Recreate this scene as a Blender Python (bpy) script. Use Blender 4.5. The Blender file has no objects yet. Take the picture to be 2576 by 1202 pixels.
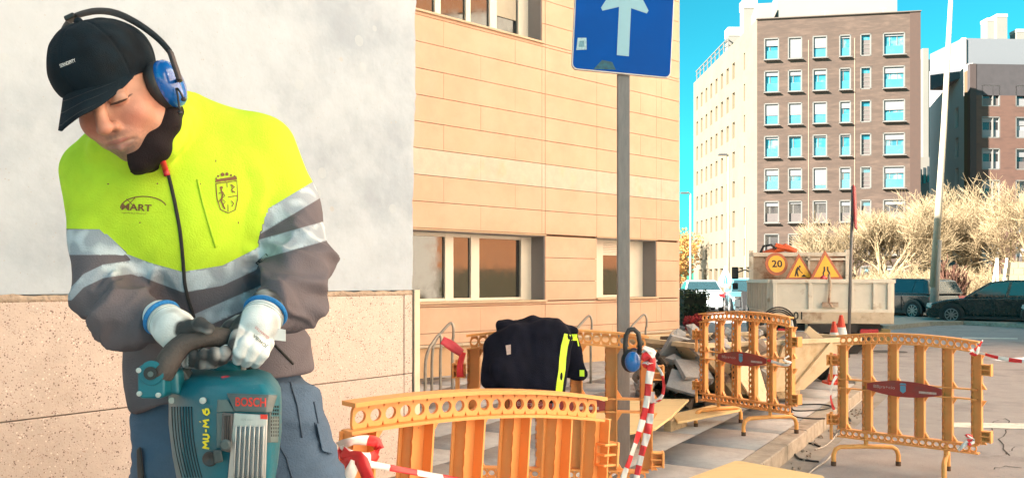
import bpy, bmesh, math, random
import numpy as np
from mathutils import Vector, Matrix, Euler, noise
from mathutils.bvhtree import BVHTree
R = math.radians
rnd = random.Random(7)
scene = bpy.context.scene
COL = scene.collection

# ------------------------------------------------------------------ camera, sky, sun, exposure
EYE = 1.3          # eye height above the pavement (pavement z = 0, road z = -0.13)
ROAD = -0.13
FPX = 2100.0       # focal length in pixels of a 2576 px wide picture
cam_d = bpy.data.cameras.new('camera'); cam = bpy.data.objects.new('camera', cam_d); COL.objects.link(cam)
cam.location = (0, 0, EYE); cam.rotation_euler = (R(90), 0, 0)
cam_d.sensor_width = 36; cam_d.lens = 36*FPX/2576.0
cam_d.shift_y = 105.0/2576.0
cam_d.clip_start = 0.05; cam_d.clip_end = 2000
scene.camera = cam
SUN_EL = 31.0
SUN_DIR = Vector((-0.86, -0.51, 0)).normalized()
SUN_DIR = Vector((SUN_DIR.x*math.cos(R(SUN_EL)), SUN_DIR.y*math.cos(R(SUN_EL)), math.sin(R(SUN_EL))))
world = bpy.data.worlds.new('World'); scene.world = world; world.use_nodes = True
wn = world.node_tree.nodes; wl = world.node_tree.links
for n in list(wn): wn.remove(n)
wo = wn.new('ShaderNodeOutputWorld'); bg = wn.new('ShaderNodeBackground'); sky = wn.new('ShaderNodeTexSky')
sky.sky_type = 'NISHITA'; sky.sun_disc = False; sky.sun_elevation = R(SUN_EL)
sky.sun_rotation = math.atan2(SUN_DIR.x, SUN_DIR.y)
sky.air_density = 1.0; sky.dust_density = 0.5; sky.ozone_density = 1.0
tint = wn.new('ShaderNodeMix'); tint.data_type = 'RGBA'; tint.blend_type = 'MULTIPLY'
tint.inputs[0].default_value = 1.0; tint.inputs[7].default_value = (0.07, 0.58, 0.54, 1)
wl.new(sky.outputs[0], tint.inputs[6]); wl.new(tint.outputs[2], bg.inputs[0])
bg.inputs[1].default_value = 0.05
wl.new(bg.outputs[0], wo.inputs[0])
sun_d = bpy.data.lights.new('sun', 'SUN'); sun_d.energy = 5.0; sun_d.angle = R(0.5); sun_d.color = (1.0, 0.90, 0.76)
sun = bpy.data.objects.new('sun', sun_d); COL.objects.link(sun)
sun.rotation_euler = (-SUN_DIR).to_track_quat('-Z', 'Y').to_euler(); sun.location = (-20, -12, 30)
vs = scene.view_settings; vs.view_transform = 'Standard'; vs.look = 'None'; vs.gamma = 1.0; vs.use_curve_mapping = False
vs.exposure = 2.83
scene.cycles.max_bounces = 8; scene.cycles.diffuse_bounces = 4

# ------------------------------------------------------------------ helpers
def at(px, py, d):
    return Vector(((px-1288.0)/FPX*d, d, EYE-(py-706.0)/FPX*d))
def lin(c):
    return tuple(((v/255.0)/12.92 if v/255.0 <= .04045 else (((v/255.0)+.055)/1.055)**2.4) for v in c)
_M = {}
def mat(name, col, rough=.6, metal=0.0, var=.12, scale=8.0, bump=0.0, bscale=60.0, col2=None, c2scale=3.0, c2lo=.5, c2hi=.7, spec=.5, coat=0.0, emis=None, sub=0.0, trans=0.0, spots=None, stretch=(1,1,1), warp=None):
    if name in _M: return _M[name]
    m = bpy.data.materials.new(name); m.use_nodes = True
    nt = m.node_tree; N = nt.nodes; L = nt.links
    p = N['Principled BSDF']
    p.inputs['Roughness'].default_value = rough; p.inputs['Metallic'].default_value = metal
    p.inputs['Specular IOR Level'].default_value = spec
    if coat: p.inputs['Coat Weight'].default_value = coat; p.inputs['Coat Roughness'].default_value = .08
    if sub:
        p.inputs['Subsurface Weight'].default_value = sub; p.inputs['Subsurface Radius'].default_value = (1, .35, .2); p.inputs['Subsurface Scale'].default_value = .01
    if trans: p.inputs['Transmission Weight'].default_value = trans
    tc = N.new('ShaderNodeTexCoord'); mp = N.new('ShaderNodeMapping'); mp.inputs['Scale'].default_value = stretch
    L.new(tc.outputs['Object'], mp.inputs[0])
    co = mp.outputs[0]
    n1 = N.new('ShaderNodeTexNoise'); n1.inputs['Scale'].default_value = scale; n1.inputs['Detail'].default_value = 6; n1.inputs['Roughness'].default_value = .65
    L.new(co, n1.inputs['Vector'])
    oi = N.new('ShaderNodeObjectInfo')
    mr = N.new('ShaderNodeMapRange'); mr.inputs[1].default_value = .25; mr.inputs[2].default_value = .75
    mr.inputs[3].default_value = 1-var; mr.inputs[4].default_value = 1+var*.7
    L.new(n1.outputs['Fac'], mr.inputs[0])
    mul = N.new('ShaderNodeMix'); mul.data_type = 'RGBA'; mul.blend_type = 'MULTIPLY'; mul.inputs[0].default_value = 1
    base = None
    if col2 is not None:
        n2 = N.new('ShaderNodeTexNoise'); n2.inputs['Scale'].default_value = c2scale; n2.inputs['Detail'].default_value = 7; n2.inputs['Roughness'].default_value = .62
        L.new(co, n2.inputs['Vector'])
        r2 = N.new('ShaderNodeMapRange'); r2.inputs[1].default_value = c2lo; r2.inputs[2].default_value = c2hi; r2.interpolation_type = 'SMOOTHSTEP'
        L.new(n2.outputs['Fac'], r2.inputs[0])
        mx = N.new('ShaderNodeMix'); mx.data_type = 'RGBA'; mx.inputs[6].default_value = (*col, 1); mx.inputs[7].default_value = (*col2, 1)
        L.new(r2.outputs[0], mx.inputs[0]); base = mx.outputs[2]
        L.new(base, mul.inputs[6])
    else: mul.inputs[6].default_value = (*col, 1)
    L.new(mr.outputs[0], mul.inputs[7])
    out = mul.outputs[2]
    for s in (spots or []):     # (voronoi scale, radius, colour, strength)
        v = N.new('ShaderNodeTexVoronoi'); v.inputs['Scale'].default_value = s[0]; L.new(co, v.inputs['Vector'])
        nn = N.new('ShaderNodeTexNoise'); nn.inputs['Scale'].default_value = s[0]*.37; L.new(co, nn.inputs['Vector'])
        ad = N.new('ShaderNodeMath'); ad.operation = 'MULTIPLY_ADD'; ad.inputs[1].default_value = .9*s[1]*2; ad.inputs[2].default_value = -.45*s[1]
        L.new(nn.outputs['Fac'], ad.inputs[0])
        lt = N.new('ShaderNodeMath'); lt.operation = 'LESS_THAN'; L.new(v.outputs['Distance'], lt.inputs[0]); L.new(ad.outputs[0], lt.inputs[1])
        ms = N.new('ShaderNodeMath'); ms.operation = 'MULTIPLY'; ms.inputs[1].default_value = s[3]; L.new(lt.outputs[0], ms.inputs[0])
        mx = N.new('ShaderNodeMix'); mx.data_type = 'RGBA'; L.new(ms.outputs[0], mx.inputs[0]); L.new(out, mx.inputs[6]); mx.inputs[7].default_value = (*s[2], 1)
        out = mx.outputs[2]
    L.new(out, p.inputs['Base Color'])
    if bump:
        nb = N.new('ShaderNodeTexNoise'); nb.inputs['Scale'].default_value = bscale; nb.inputs['Detail'].default_value = 5
        L.new(co, nb.inputs['Vector'])
        b = N.new('ShaderNodeBump'); b.inputs['Strength'].default_value = bump; b.inputs['Distance'].default_value = .01
        L.new(nb.outputs['Fac'], b.inputs['Height']); L.new(b.outputs[0], p.inputs['Normal'])
    # roughness variation
    rr = N.new('ShaderNodeMapRange'); rr.inputs[1].default_value = .3; rr.inputs[2].default_value = .7; rr.inputs[3].default_value = max(0, rough-.08); rr.inputs[4].default_value = min(1, rough+.1)
    L.new(n1.outputs['Fac'], rr.inputs[0]); L.new(rr.outputs[0], p.inputs['Roughness'])
    if emis: p.inputs['Emission Color'].default_value = (*emis[0], 1); p.inputs['Emission Strength'].default_value = emis[1]
    _M[name] = m
    return m

def thing(name, label, cat, loc=(0, 0, 0), rot=(0, 0, 0), group=None):
    o = bpy.data.objects.new(name, None); COL.objects.link(o)
    o.location = loc; o.rotation_euler = rot if not isinstance(rot, (int, float)) else (0, 0, rot)
    o.empty_display_size = .1
    o['label'] = label; o['category'] = cat
    if group: o['group'] = group
    return o
def tag(o, label=None, cat=None, group=None, kind=None):
    if label: o['label'] = label
    if cat: o['category'] = cat
    if group: o['group'] = group
    if kind: o['kind'] = kind
    return o
def dup(root, loc=None, rot=None, label=None, group=None):
    def cp(o, par):
        c = o.copy(); COL.objects.link(c)
        if par is not None: c.parent = par; c.matrix_parent_inverse = o.matrix_parent_inverse.copy()
        for ch in list(o.children): cp(ch, c)
        return c
    kids = root
    r = cp(kids, None)
    if loc is not None: r.location = loc
    if rot is not None: r.rotation_euler = rot if not isinstance(rot, (int, float)) else (0, 0, rot)
    if label: r['label'] = label
    if group: r['group'] = group
    return r

class MB:
    """collects shapes and links them as one mesh object"""
    def __init__(s): s.v = []; s.f = []; s.m = []; s.mi = 0
    def add(s, vs_, fs):
        o = len(s.v); s.v += [tuple(p) for p in vs_]; s.f += [tuple(i+o for i in f) for f in fs]; s.m += [s.mi]*len(fs); return s
    def box(s, c, size, rot=None, taper=None):
        hx, hy, hz = size[0]/2, size[1]/2, size[2]/2
        P = [Vector((x*hx, y*hy, z*hz)) for z in (-1, 1) for y in (-1, 1) for x in (-1, 1)]
        if taper:
            for i in range(4, 8): P[i].x *= taper[0]; P[i].y *= taper[1]
        if rot is not None:
            M = rot if isinstance(rot, Matrix) else Euler(rot).to_matrix()
            P = [M @ p for p in P]
        c = Vector(c)
        return s.add([p+c for p in P], [(0, 2, 3, 1), (4, 5, 7, 6), (0, 1, 5, 4), (2, 6, 7, 3), (0, 4, 6, 2), (1, 3, 7, 5)])
    def beam(s, a, b, w, h, up=(0, 0, 1)):
        a = Vector(a); b = Vector(b); t = (b-a).normalized(); u = Vector(up)
        sd = t.cross(u)
        if sd.length < 1e-4: sd = t.cross(Vector((1, 0, 0)))
        sd.normalize(); u = sd.cross(t)
        P = [p+sd*(w/2*x)+u*(h/2*z) for p in (a, b) for z in (-1, 1) for x in (-1, 1)]
        return s.add(P, [(0, 1, 3, 2), (4, 6, 7, 5), (0, 4, 5, 1), (2, 3, 7, 6), (0, 2, 6, 4), (1, 5, 7, 3)])
    def tube(s, pts, r, n=8, cap=True, flat=1.0):
        pts = [Vector(p) for p in pts]; k = len(pts)
        rs = r if isinstance(r, (list, tuple)) else [r]*k
        prev = None; V = []
        for i, p in enumerate(pts):
            t = (pts[min(i+1, k-1)]-pts[max(i-1, 0)])
            t = t.normalized() if t.length > 1e-9 else Vector((0, 0, 1))
            if prev is None:
                a = Vector((0, 0, 1)) if abs(t.z) < .9 else Vector((1, 0, 0))
                sd = t.cross(a).normalized()
            else:
                sd = prev-t*prev.dot(t); sd = sd.normalized() if sd.length > 1e-6 else prev
            prev = sd; up = sd.cross(t)
            for j in range(n):
                a = 2*math.pi*j/n
                V.append(p+sd*(math.cos(a)*rs[i])+up*(math.sin(a)*rs[i]*flat))
        F = [(i*n+j, i*n+(j+1) % n, (i+1)*n+(j+1) % n, (i+1)*n+j) for i in range(k-1) for j in range(n)]
        if cap: F += [tuple(range(n-1, -1, -1)), tuple((k-1)*n+j for j in range(n))]
        return s.add(V, F)
    def cyl(s, a, b, r, n=12, r2=None): return s.tube([a, b], [r, r if r2 is None else r2], n)
    def lathe(s, prof, c=(0, 0, 0), n=16, M=None):
        c = Vector(c); V = []; k = len(prof)
        for (r, z) in prof:
            for j in range(n):
                a = 2*math.pi*j/n; p = Vector((r*math.cos(a), r*math.sin(a), z))
                V.append((M @ p if M else p)+c)
        F = [(i*n+j, i*n+(j+1) % n, (i+1)*n+(j+1) % n, (i+1)*n+j) for i in range(k-1) for j in range(n)]
        F += [tuple(range(n-1, -1, -1)), tuple((k-1)*n+j for j in range(n))]
        return s.add(V, F)
    def prism(s, poly, depth, M=None, c=(0, 0, 0), off=0.0):
        """poly in the XZ plane, extruded along +Y by depth; M/c place it"""
        n = len(poly); c = Vector(c)
        V = [Vector((x, off, z)) for x, z in poly]+[Vector((x, off+depth, z)) for x, z in poly]
        V = [(M @ p if M else p)+c for p in V]
        F = [tuple(range(n)), tuple(range(2*n-1, n-1, -1))]+[(i, i+n, (i+1) % n+n, (i+1) % n) for i in range(n)]
        return s.add(V, F)
    def ball(s, c, r, n=10, m=8, M=None):
        rr = r if isinstance(r, (tuple, list)) else (r, r, r); c = Vector(c)
        V = []; F = []
        for i in range(m+1):
            th = math.pi*i/m
            for j in range(n):
                ph = 2*math.pi*j/n
                p = Vector((rr[0]*math.sin(th)*math.cos(ph), rr[1]*math.sin(th)*math.sin(ph), rr[2]*math.cos(th)))
                V.append((M @ p if M else p)+c)
        for i in range(m):
            for j in range(n): F.append((i*n+j, (i+1)*n+j, (i+1)*n+(j+1) % n, i*n+(j+1) % n))
        return s.add(V, F)
    def quad(s, a, b, c, d): return s.add([a, b, c, d], [(0, 1, 2, 3)])
    def build(s, name, mats, parent=None, world=False, smooth=False, bevel=0.0, seg=2, wn_=False):
        me = bpy.data.meshes.new(name)
        V = s.v
        if world and parent is not None:
            M = Matrix.LocRotScale(parent_loc(parent), Euler(parent_rot(parent)), None).inverted()
            V = [tuple(M @ Vector(p)) for p in V]
        me.from_pydata(V, [], s.f); me.validate(clean_customdata=False)
        bm = bmesh.new(); bm.from_mesh(me); bmesh.ops.remove_doubles(bm, verts=bm.verts, dist=1e-5); bmesh.ops.recalc_face_normals(bm, faces=bm.faces); bm.to_mesh(me); bm.free()
        mats = mats if isinstance(mats, (list, tuple)) else [mats]
        for m in mats: me.materials.append(m)
        if len(mats) > 1 and len(me.polygons) == len(s.m): me.polygons.foreach_set('material_index', s.m)
        if smooth:
            me.polygons.foreach_set('use_smooth', [True]*len(me.polygons))
            if smooth != 'all': me.set_sharp_from_angle(angle=R(38))
        o = bpy.data.objects.new(name, me); COL.objects.link(o)
        if parent is not None: o.parent = parent
        if bevel:
            b = o.modifiers.new('bevel', 'BEVEL'); b.width = bevel; b.segments = seg; b.limit_method = 'ANGLE'; b.angle_limit = R(35)
            me.polygons.foreach_set('use_smooth', [True]*len(me.polygons))
            w = o.modifiers.new('weighted_normals', 'WEIGHTED_NORMAL'); w.keep_sharp = False; w.weight = 100
        return o
def parent_loc(o):
    return o.location if o.parent is None else (Matrix.LocRotScale(o.parent.location, o.parent.rotation_euler, None) @ o.location)
def parent_rot(o): return o.rotation_euler if o.parent is None else o.parent.rotation_euler
def blob(name, mesh_v, mesh_f, mats, parent=None, smooth=True):
    me = bpy.data.meshes.new(name); me.from_pydata([tuple(v) for v in mesh_v], [], [tuple(int(i) for i in f) for f in mesh_f])
    for m in (mats if isinstance(mats, (list, tuple)) else [mats]): me.materials.append(m)
    if smooth: me.polygons.foreach_set('use_smooth', [True]*len(me.polygons))
    o = bpy.data.objects.new(name, me); COL.objects.link(o)
    if parent is not None: o.parent = parent
    return o
def text_polys(txt, bold=False):
    """flat text as (verts2d, faces), height about 1 (cap height), origin at its lower left"""
    cu = bpy.data.curves.new('txt', 'FONT'); cu.body = txt; cu.size = 1.0; cu.resolution_u = 3
    if bold: cu.offset = .02
    o = bpy.data.objects.new('txt', cu); COL.objects.link(o)
    bpy.context.view_layer.update()
    me = bpy.data.meshes.new_from_object(o.evaluated_get(bpy.context.evaluated_depsgraph_get()))
    V = [(v.co.x, v.co.y) for v in me.vertices]; F = [tuple(p.vertices) for p in me.polygons]
    bpy.data.objects.remove(o); bpy.data.curves.remove(cu); bpy.data.meshes.remove(me)
    xs = [p[0] for p in V]; ys = [p[1] for p in V]; x0 = min(xs); y0 = min(ys); h = max(ys)-y0; w = max(xs)-x0
    return [((x-x0)/h, (y-y0)/h) for x, y in V], F, w/h
def text_mesh(name, txt, m, parent, origin, ux, uz, height, width=None, bold=False, thick=0.0):
    """text lying in the plane of ux / uz (parent local)"""
    V, F, asp = text_polys(txt, bold)
    ux = Vector(ux).normalized(); uz = Vector(uz).normalized(); o = Vector(origin)
    sx = height if width is None else width/asp
    b = MB(); b.add([o+ux*(x*sx)+uz*(y*height) for x, y in V], F)
    return b.build(name, m, parent)
# ------------------------------------------------------------------ materials of the setting
M_slab = mat('pavement concrete', (.37, .365, .375), .85, var=.25, scale=6, bump=.35, bscale=70, col2=(.27, .262, .27), c2scale=2.6, spots=[(90, .30, (.12, .11, .11), .6), (13, .12, (.15, .14, .135), .6)])
M_joint = mat('joint sand', (.12, .11, .10), .95)
M_kerb = mat('kerb granite', (.40, .34, .28), .85, var=.3, scale=9, bump=.5, bscale=40, col2=(.27, .22, .17), c2scale=4)
M_asph = mat('asphalt', (.34, .325, .33), .9, var=.18, scale=3, bump=.8, bscale=260, col2=(.25, .24, .245), c2scale=1.3, spots=[(120, .36, (.11, .10, .10), .7), (2.3, .12, (.20, .19, .19), .5), (160, .22, (.45, .43, .42), .55)])
M_white_line = mat('road paint', (.68, .66, .6), .8, var=.25, scale=12, col2=(.3, .28, .27), c2scale=9, c2lo=.55, c2hi=.75)
M_far_pave = mat('far pavement', (.36, .32, .28), .9, var=.2, scale=2)

def poly_sheet(name, pts, z, m, kind='structure', parent=None):
    b = MB(); b.add([(x, y, z) for x, y in pts], [tuple(range(len(pts)))])
    o = b.build(name, m, parent)
    if kind: o['kind'] = kind
    return o
# ground / road as one big sheet
poly_sheet('road', [(-300, -150), (600, -150), (600, 900), (-300, 900)], ROAD, M_asph)
# pavement outline (kerb line), world metres
KD = Vector((.595, 1, 0)).normalized(); KN = Vector((KD.y, -KD.x, 0))   # along the kerb / towards the road
K0 = Vector((1.80, 5.97, 0))
kpts = [K0+KD*t for t in (-14, -8, -4, 0, 3, 5.2)]
cx_ = kpts[-1]; 
for i in range(1, 7):     # rounded corner to the side street
    a = R(90*i/6*1.12); kpts.append(cx_ - KN*1.5*(1-math.cos(a)) + KD*1.5*math.sin(a))
last = kpts[-1]
kpts += [Vector((3.95, 16.5, 0)), Vector((3.9, 30, 0)), Vector((4.0, 75, 0))]
outline = [(p.x, p.y) for p in kpts]+[(-40, 75), (-40, -8)]
base = poly_sheet('sidewalk', outline, -.012, M_joint)
# skirt under the slabs
b = MB()
for i in range(len(kpts)-1):
    a, c = kpts[i], kpts[i+1]
    b.quad((a.x, a.y, -.012), (c.x, c.y, -.012), (c.x, c.y, ROAD-.02), (a.x, a.y, ROAD-.02))
# kerb stones
def offs(i, w):
    p = kpts[i]; t = (kpts[min(i+1, len(kpts)-1)]-kpts[max(i-1, 0)]).normalized(); n = Vector((t.y, -t.x, 0)); return p-n*w
fine = []
for i in range(len(kpts)-1):
    a, c = kpts[i], kpts[i+1]; L_ = (c-a).length; n = max(1, int(round(L_/ (.8 if L_ < 15 else 4))))
    for k in range(n):
        fine.append((a.lerp(c, k/n), a.lerp(c, (k+1)/n), offs(i, .16).lerp(offs(i+1, .16), k/n), offs(i, .16).lerp(offs(i+1, .16), (k+1)/n)))
for (a, c, ai, ci) in fine:
    if a.y < .5 or a.y > 40: pass
    t = (c-a).normalized()*.004
    j = Vector((0, 0, rnd.uniform(-.003, .006)))
    b = MB(); P = [a+t, c-t, ci-t, ai+t]
    b.add([p+j for p in P]+[Vector((p.x, p.y, ROAD-.02)) for p in P], [(0, 1, 2, 3), (7, 6, 5, 4), (0, 4, 5, 1), (1, 5, 6, 2), (2, 6, 7, 3), (3, 7, 4, 0)])
    b.build('kerb_stone', M_kerb, base, bevel=.012)
# gutter strip
poly = [(p+Vector((0, 0, 0))) for p in kpts[:7]]
gut = [(p.x, p.y) for p in poly]+[((p+KN*.22).x, (p+KN*.22).y) for p in reversed(poly)]
poly_sheet('gutter', gut, ROAD+.004, mat('gutter concrete', (.3, .27, .24), .9, var=.3, scale=6, bump=.4, bscale=90, col2=(.16, .14, .12), c2scale=3))
# paving slabs, laid parallel to the kerb
SA, SB = .80, .60
slab_meshes = []
for k in range(5):
    b = MB(); b.box((0, 0, -.006), (SA-.008, SB-.008, .02)); o = b.build('slab_src', M_slab, bevel=.003, seg=1)
    slab_meshes.append(o.data); bpy.data.objects.remove(o)
def poly_clip_inside(p):     # inside the near part of the pavement
    q = p-K0; return q.dot(KN) < -.16-SB/2+.02
cnt = 0
for r_ in range(0, 19):
    for c_ in range(-7, 14):
        off = (SA/2 if r_ % 2 else 0)
        p = K0-KN*(.16+SB*(r_+.5))+KD*(c_*SA+off)
        if p.y < 2.2 or p.y > 13.5: continue
        if (p-kpts[5]).dot(KD) > -.2: continue
        px = 1288+FPX*p.x/p.y; py = 706+FPX*1.3/p.y
        if px < 1000 or px > 2300 or py > 1600: continue
        # stay in front of the facade
        fa = Vector((-1.26, 11.2, 0)); fn = Vector((.665, -.746, 0))
        if (p-fa).dot(fn) < .35: continue
        o = bpy.data.objects.new('paving_slab', slab_meshes[cnt % 5]); COL.objects.link(o); o.parent = base
        o.location = (p.x, p.y, rnd.uniform(-.002, .003)); o.rotation_euler = (rnd.uniform(-.002, .002), rnd.uniform(-.002, .002), math.atan2(KD.y, KD.x)+(math.pi if rnd.random() < .5 else 0))
        cnt += 1
# beyond the slabs: a plain concrete surface a little lower
poly_sheet('pavement_concrete', [(p.x-(.2 if i > 5 else 0), p.y) for i, p in enumerate(kpts) if p.y > 11.2]+[(-12, 75), (-12, 11.2)], -.006, M_slab)
poly_sheet('pavement_near', [(-14, -7.5), (kpts[0].x-.2, kpts[0].y), ((K0+KD*-4.4-KN*.2).x, (K0+KD*-4.4-KN*.2).y), (-14, 2.05)], -.006, M_slab)

# road marks and far island
def mark(pts, name='road_marking'): return poly_sheet(name, pts, ROAD+.004, M_white_line)
A = at(2455, 1066, 1); 
def gp(px, py, z=ROAD):
    d = (EYE-z)*FPX/(py-706); return ((px-1288)/FPX*d, d)
mark([gp(2380, 1062), gp(2640, 1066), gp(2640, 1080), gp(2380, 1074)])
mark([gp(2420, 848), gp(2560, 850), gp(2560, 853), gp(2420, 851)])
mh = MB(); c = gp(2238, 884); mh.lathe([(.0, 0), (.33, 0), (.33, .003), (0, .003)], (c[0], c[1], ROAD+.003), 20)
tag(mh.build('manhole_cover', mat('cast iron', (.09, .08, .08), .6, .3, var=.4, scale=30)), 'round dark cast iron cover set in the asphalt behind the right orange barrier', 'manhole cover')
for i, (pts, w) in enumerate([([(2490, 1100), (2502, 1060), (2530, 1052), (2545, 1075), (2520, 1105), (2540, 1160)], .008), ([(2500, 1150), (2540, 1140), (2570, 1120)], .006), ([(2500, 1180), (2530, 1170), (2576, 1178)], .006)]):
    cr = MB()
    P = [Vector((*gp(*q), 0)) for q in pts]; Q = []
    for a, c in zip(P[:-1], P[1:]):
        for k in range(4): t = k/4; Q.append(a.lerp(c, t)+Vector((rnd.uniform(-.02, .02), rnd.uniform(-.03, .03), 0)))
    V = []
    for q in Q: V += [(q.x-w, q.y, ROAD+.003), (q.x+w, q.y+w, ROAD+.003)]
    cr.add(V, [(2*i_, 2*i_+1, 2*i_+3, 2*i_+2) for i_ in range(len(Q)-1)])
    o = cr.build('asphalt_crack', mat('tar', (.05, .045, .045), .9)); o['kind'] = 'structure'

# ------------------------------------------------------------------ grey rendered building, left
M_stucco = mat('stucco', (.40, .455, .52), .92, var=.07, scale=9, bump=.22, bscale=22, col2=(.295, .345, .41), c2scale=2.1, c2lo=.42, c2hi=.66, spots=[(5.5, .22, (.40, .45, .49), .5), (60, .16, (.34, .32, .31), .7), (22, .09, (.38, .35, .3), .6), (3.1, .10, (.42, .34, .22), .25)])
M_granite = mat('granite slabs', (.55, .45, .40), .75, var=.12, scale=20, bump=.15, bscale=150, col2=(.48, .385, .335), c2scale=1.4, spots=[(120, .42, (.13, .08, .065), .85), (170, .42, (.30, .19, .15), .75), (85, .32, (.78, .68, .60), .7)])
M_mortar = mat('old mortar', (.40, .31, .24), .95, var=.4, scale=30, bump=.8)
WE = Vector((-.42, 3.5, 0)); WD = Vector((-.625, -.781, 0)).normalized(); WNn = Vector((.781, -.625, 0))
gb = thing('rendered_building', 'weathered pale grey rendered building with speckled granite base, behind the worker', 'building', (WE.x, WE.y, 0))
GH = 8.5
# wall core with a finely modelled uneven surface near the camera
def wall_pt(k, z, o=0.0): return WE+WD*k+WNn*o+Vector((0, 0, z))
V = []; F = []; ks = list(np.linspace(0, 4.2, 150))+[8, 14, 22, 30]; zs = list(np.linspace(1.262, 3.6, 84))+[6, GH]
for z in zs:
    for k in ks:
        if k <= 4.2 and z < 3.6:
            n = noise.noise(Vector((k*1.3, z*1.3, 0)))*.008+noise.noise(Vector((k*6, z*5, 3)))*.0012+noise.noise(Vector((k*22, z*16, 7)))*.0005
        else: n = 0
        e = 0.0
        if k == 0: e = .010*noise.noise(Vector((z*9, 0, 0)))+.006*noise.noise(Vector((z*31, 0, 4)))
        p = wall_pt(k, z, n); p += WD*(e-(z-1.26)*.020*max(0, 1-k)); V.append(p-WE)
nk = len(ks)
for j in range(len(zs)-1):
    for i in range(nk-1): F.append((j*nk+i, j*nk+i+1, (j+1)*nk+i+1, (j+1)*nk+i))
o = blob('rendered_wall', V, F, M_stucco, gb)
RD = Vector((-.60, .80, 0)).normalized()
core = MB()
q = [WE, WE+WD*30, WE+WD*30+Vector((-12, 6, 0)), WE+RD*8.5+Vector((-8, 4, 0)), WE+RD*8.5]
def shrink(p): return p
inset = [wall_pt(.02, 0, -.03), wall_pt(30, 0, -.03), q[2], q[3], q[4]+Vector((-.05, -.05, 0))]
n = len(inset)
core.add([(p.x-WE.x, p.y-WE.y, z) for z in (-.1, GH) for p in inset], [tuple(range(n-1, -1, -1)), tuple(range(n, 2*n))]+[(i, (i+1) % n, (i+1) % n+n, i+n) for i in range(n)])
core.build('side_wall', M_stucco, gb)
# uneven mortar joint between render and granite
b = MB(); V = []; kk = np.linspace(0, 4.2, 160)
for k in kk:
    j = .006*noise.noise(Vector((k*14, 0, 0)))+.005*noise.noise(Vector((k*45, 0, 2)))
    V += [wall_pt(k, 1.240, .004)-WE, wall_pt(k, 1.240, .0055)-WE, wall_pt(k, 1.250+j*.8, .0055)-WE, wall_pt(k, 1.259+j*1.3, .002)-WE]
b.add(V, [(4*i+a, 4*i+a+1, 4*i+a+5, 4*i+a+4) for i in range(len(kk)-1) for a in range(3)])
b.build('mortar_line', M_mortar, gb, smooth='all')
for (z0, z1, js) in ((.915, 1.243, (0, .05, 1.16, 2.35, 3.5, 4.6)), (.50, .9125, (0, .05, .95, 2.05, 3.15, 4.3)), (.0, .494, (0, .05, 1.3, 2.5, 3.6, 4.7))):
    for a, c in zip(js[:-1], js[1:]):
        b = MB(); P = [wall_pt(a+.002, 0), wall_pt(c-.002, 0)]
        t = rnd.uniform(.005, .007)
        b.add([wall_pt(k, z, o_)-WE for z in (z0, z1) for (k, o_) in ((a+.002, -.03), (c-.002, -.03), (c-.002, t), (a+.002, t))], [(0, 1, 2, 3), (7, 6, 5, 4), (0, 4, 5, 1), (1, 5, 6, 2), (2, 6, 7, 3), (3, 7, 4, 0)])
        b.build('granite_slab', M_granite, gb, bevel=.003)
for a in range(5, 29, 3):
    b = MB(); b.add([wall_pt(k, z, o_)-WE for z in (0, 1.25) for (k, o_) in ((a, -.03), (a+2.99, -.03), (a+2.99, .006), (a, .006))], [(0, 1, 2, 3), (7, 6, 5, 4), (0, 4, 5, 1), (1, 5, 6, 2), (2, 6, 7, 3), (3, 7, 4, 0)])
    b.build('granite_slab', M_granite, gb)
# cream corner strip beside the granite
b = MB(); b.add([(p.x-WE.x, p.y-WE.y, z) for z in (-.05, 1.262) for p in (wall_pt(-.004, 0, .012), wall_pt(-.004, 0, -.2)+Vector((.04, .03, 0)), wall_pt(-.045, 0, -.2), wall_pt(-.045, 0, .004))], [(0, 1, 2, 3), (7, 6, 5, 4), (0, 4, 5, 1), (1, 5, 6, 2), (2, 6, 7, 3), (3, 7, 4, 0)])
b.build('corner_strip', mat('cream limestone', (.62, .52, .40), .85, var=.2, scale=9), gb, bevel=.003)

# ------------------------------------------------------------------ stone-clad building
M_stone = mat('sandstone panels', (.57, .365, .255), .8, var=.11, scale=1.7, bump=.12, bscale=60, col2=(.58, .40, .29), c2scale=1.1, c2lo=.40, c2hi=.65, spots=[(9, .07, (.45, .34, .24), .35)])
M_stone_b = mat('sandstone panels paler', (.52, .45, .37), .8, var=.16, scale=6, bump=.12, bscale=60, col2=(.56, .43, .30), c2scale=2.5, spots=[(30, .2, (.40, .36, .32), .4)])
M_plinth = mat('sandstone plinth', (.56, .37, .22), .85, var=.12, scale=4, col2=(.50, .36, .25), c2scale=2)
M_gap = mat('panel joint', (.11, .07, .04), .95)
M_whiteframe = mat('white window frame', (.72, .66, .56), .4, var=.05)
M_jamb = mat('grey metal jamb', (.25, .235, .24), .45, .2, var=.08, scale=3)
M_glass = mat('window glass', (.012, .014, .016), .03, 0, var=.0, spec=1.0)
FA = Vector((-1.26, 11.2, 0)); FU_ = Vector((.746, .665, 0)).normalized(); FN = Vector((.665, -.746, 0)).normalized()
def fu(px, off=0.0):
    k = (px-1288)/FPX; a = FA-FN*off
    return (k*a.y-a.x)/(FU_.x-k*FU_.y)
def fz(px, py, off=0.0):
    d = (FA-FN*off+FU_*fu(px, off)).y; return EYE-(py-706)/FPX*d
sb = thing('stone_clad_building', 'sand coloured stone clad building with ribbon windows behind the blue road sign', 'building', (FA.x, FA.y, 0))
sb.rotation_euler = (0, 0, math.atan2(FU_.y, FU_.x))      # local x along the facade, local -y outwards
UE = fu(1708); U0 = -9.0; SH = 15.0
W1 = (-1.6, fu(1370), .99, 1.985)        # u0,u1,z0,z1
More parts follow.
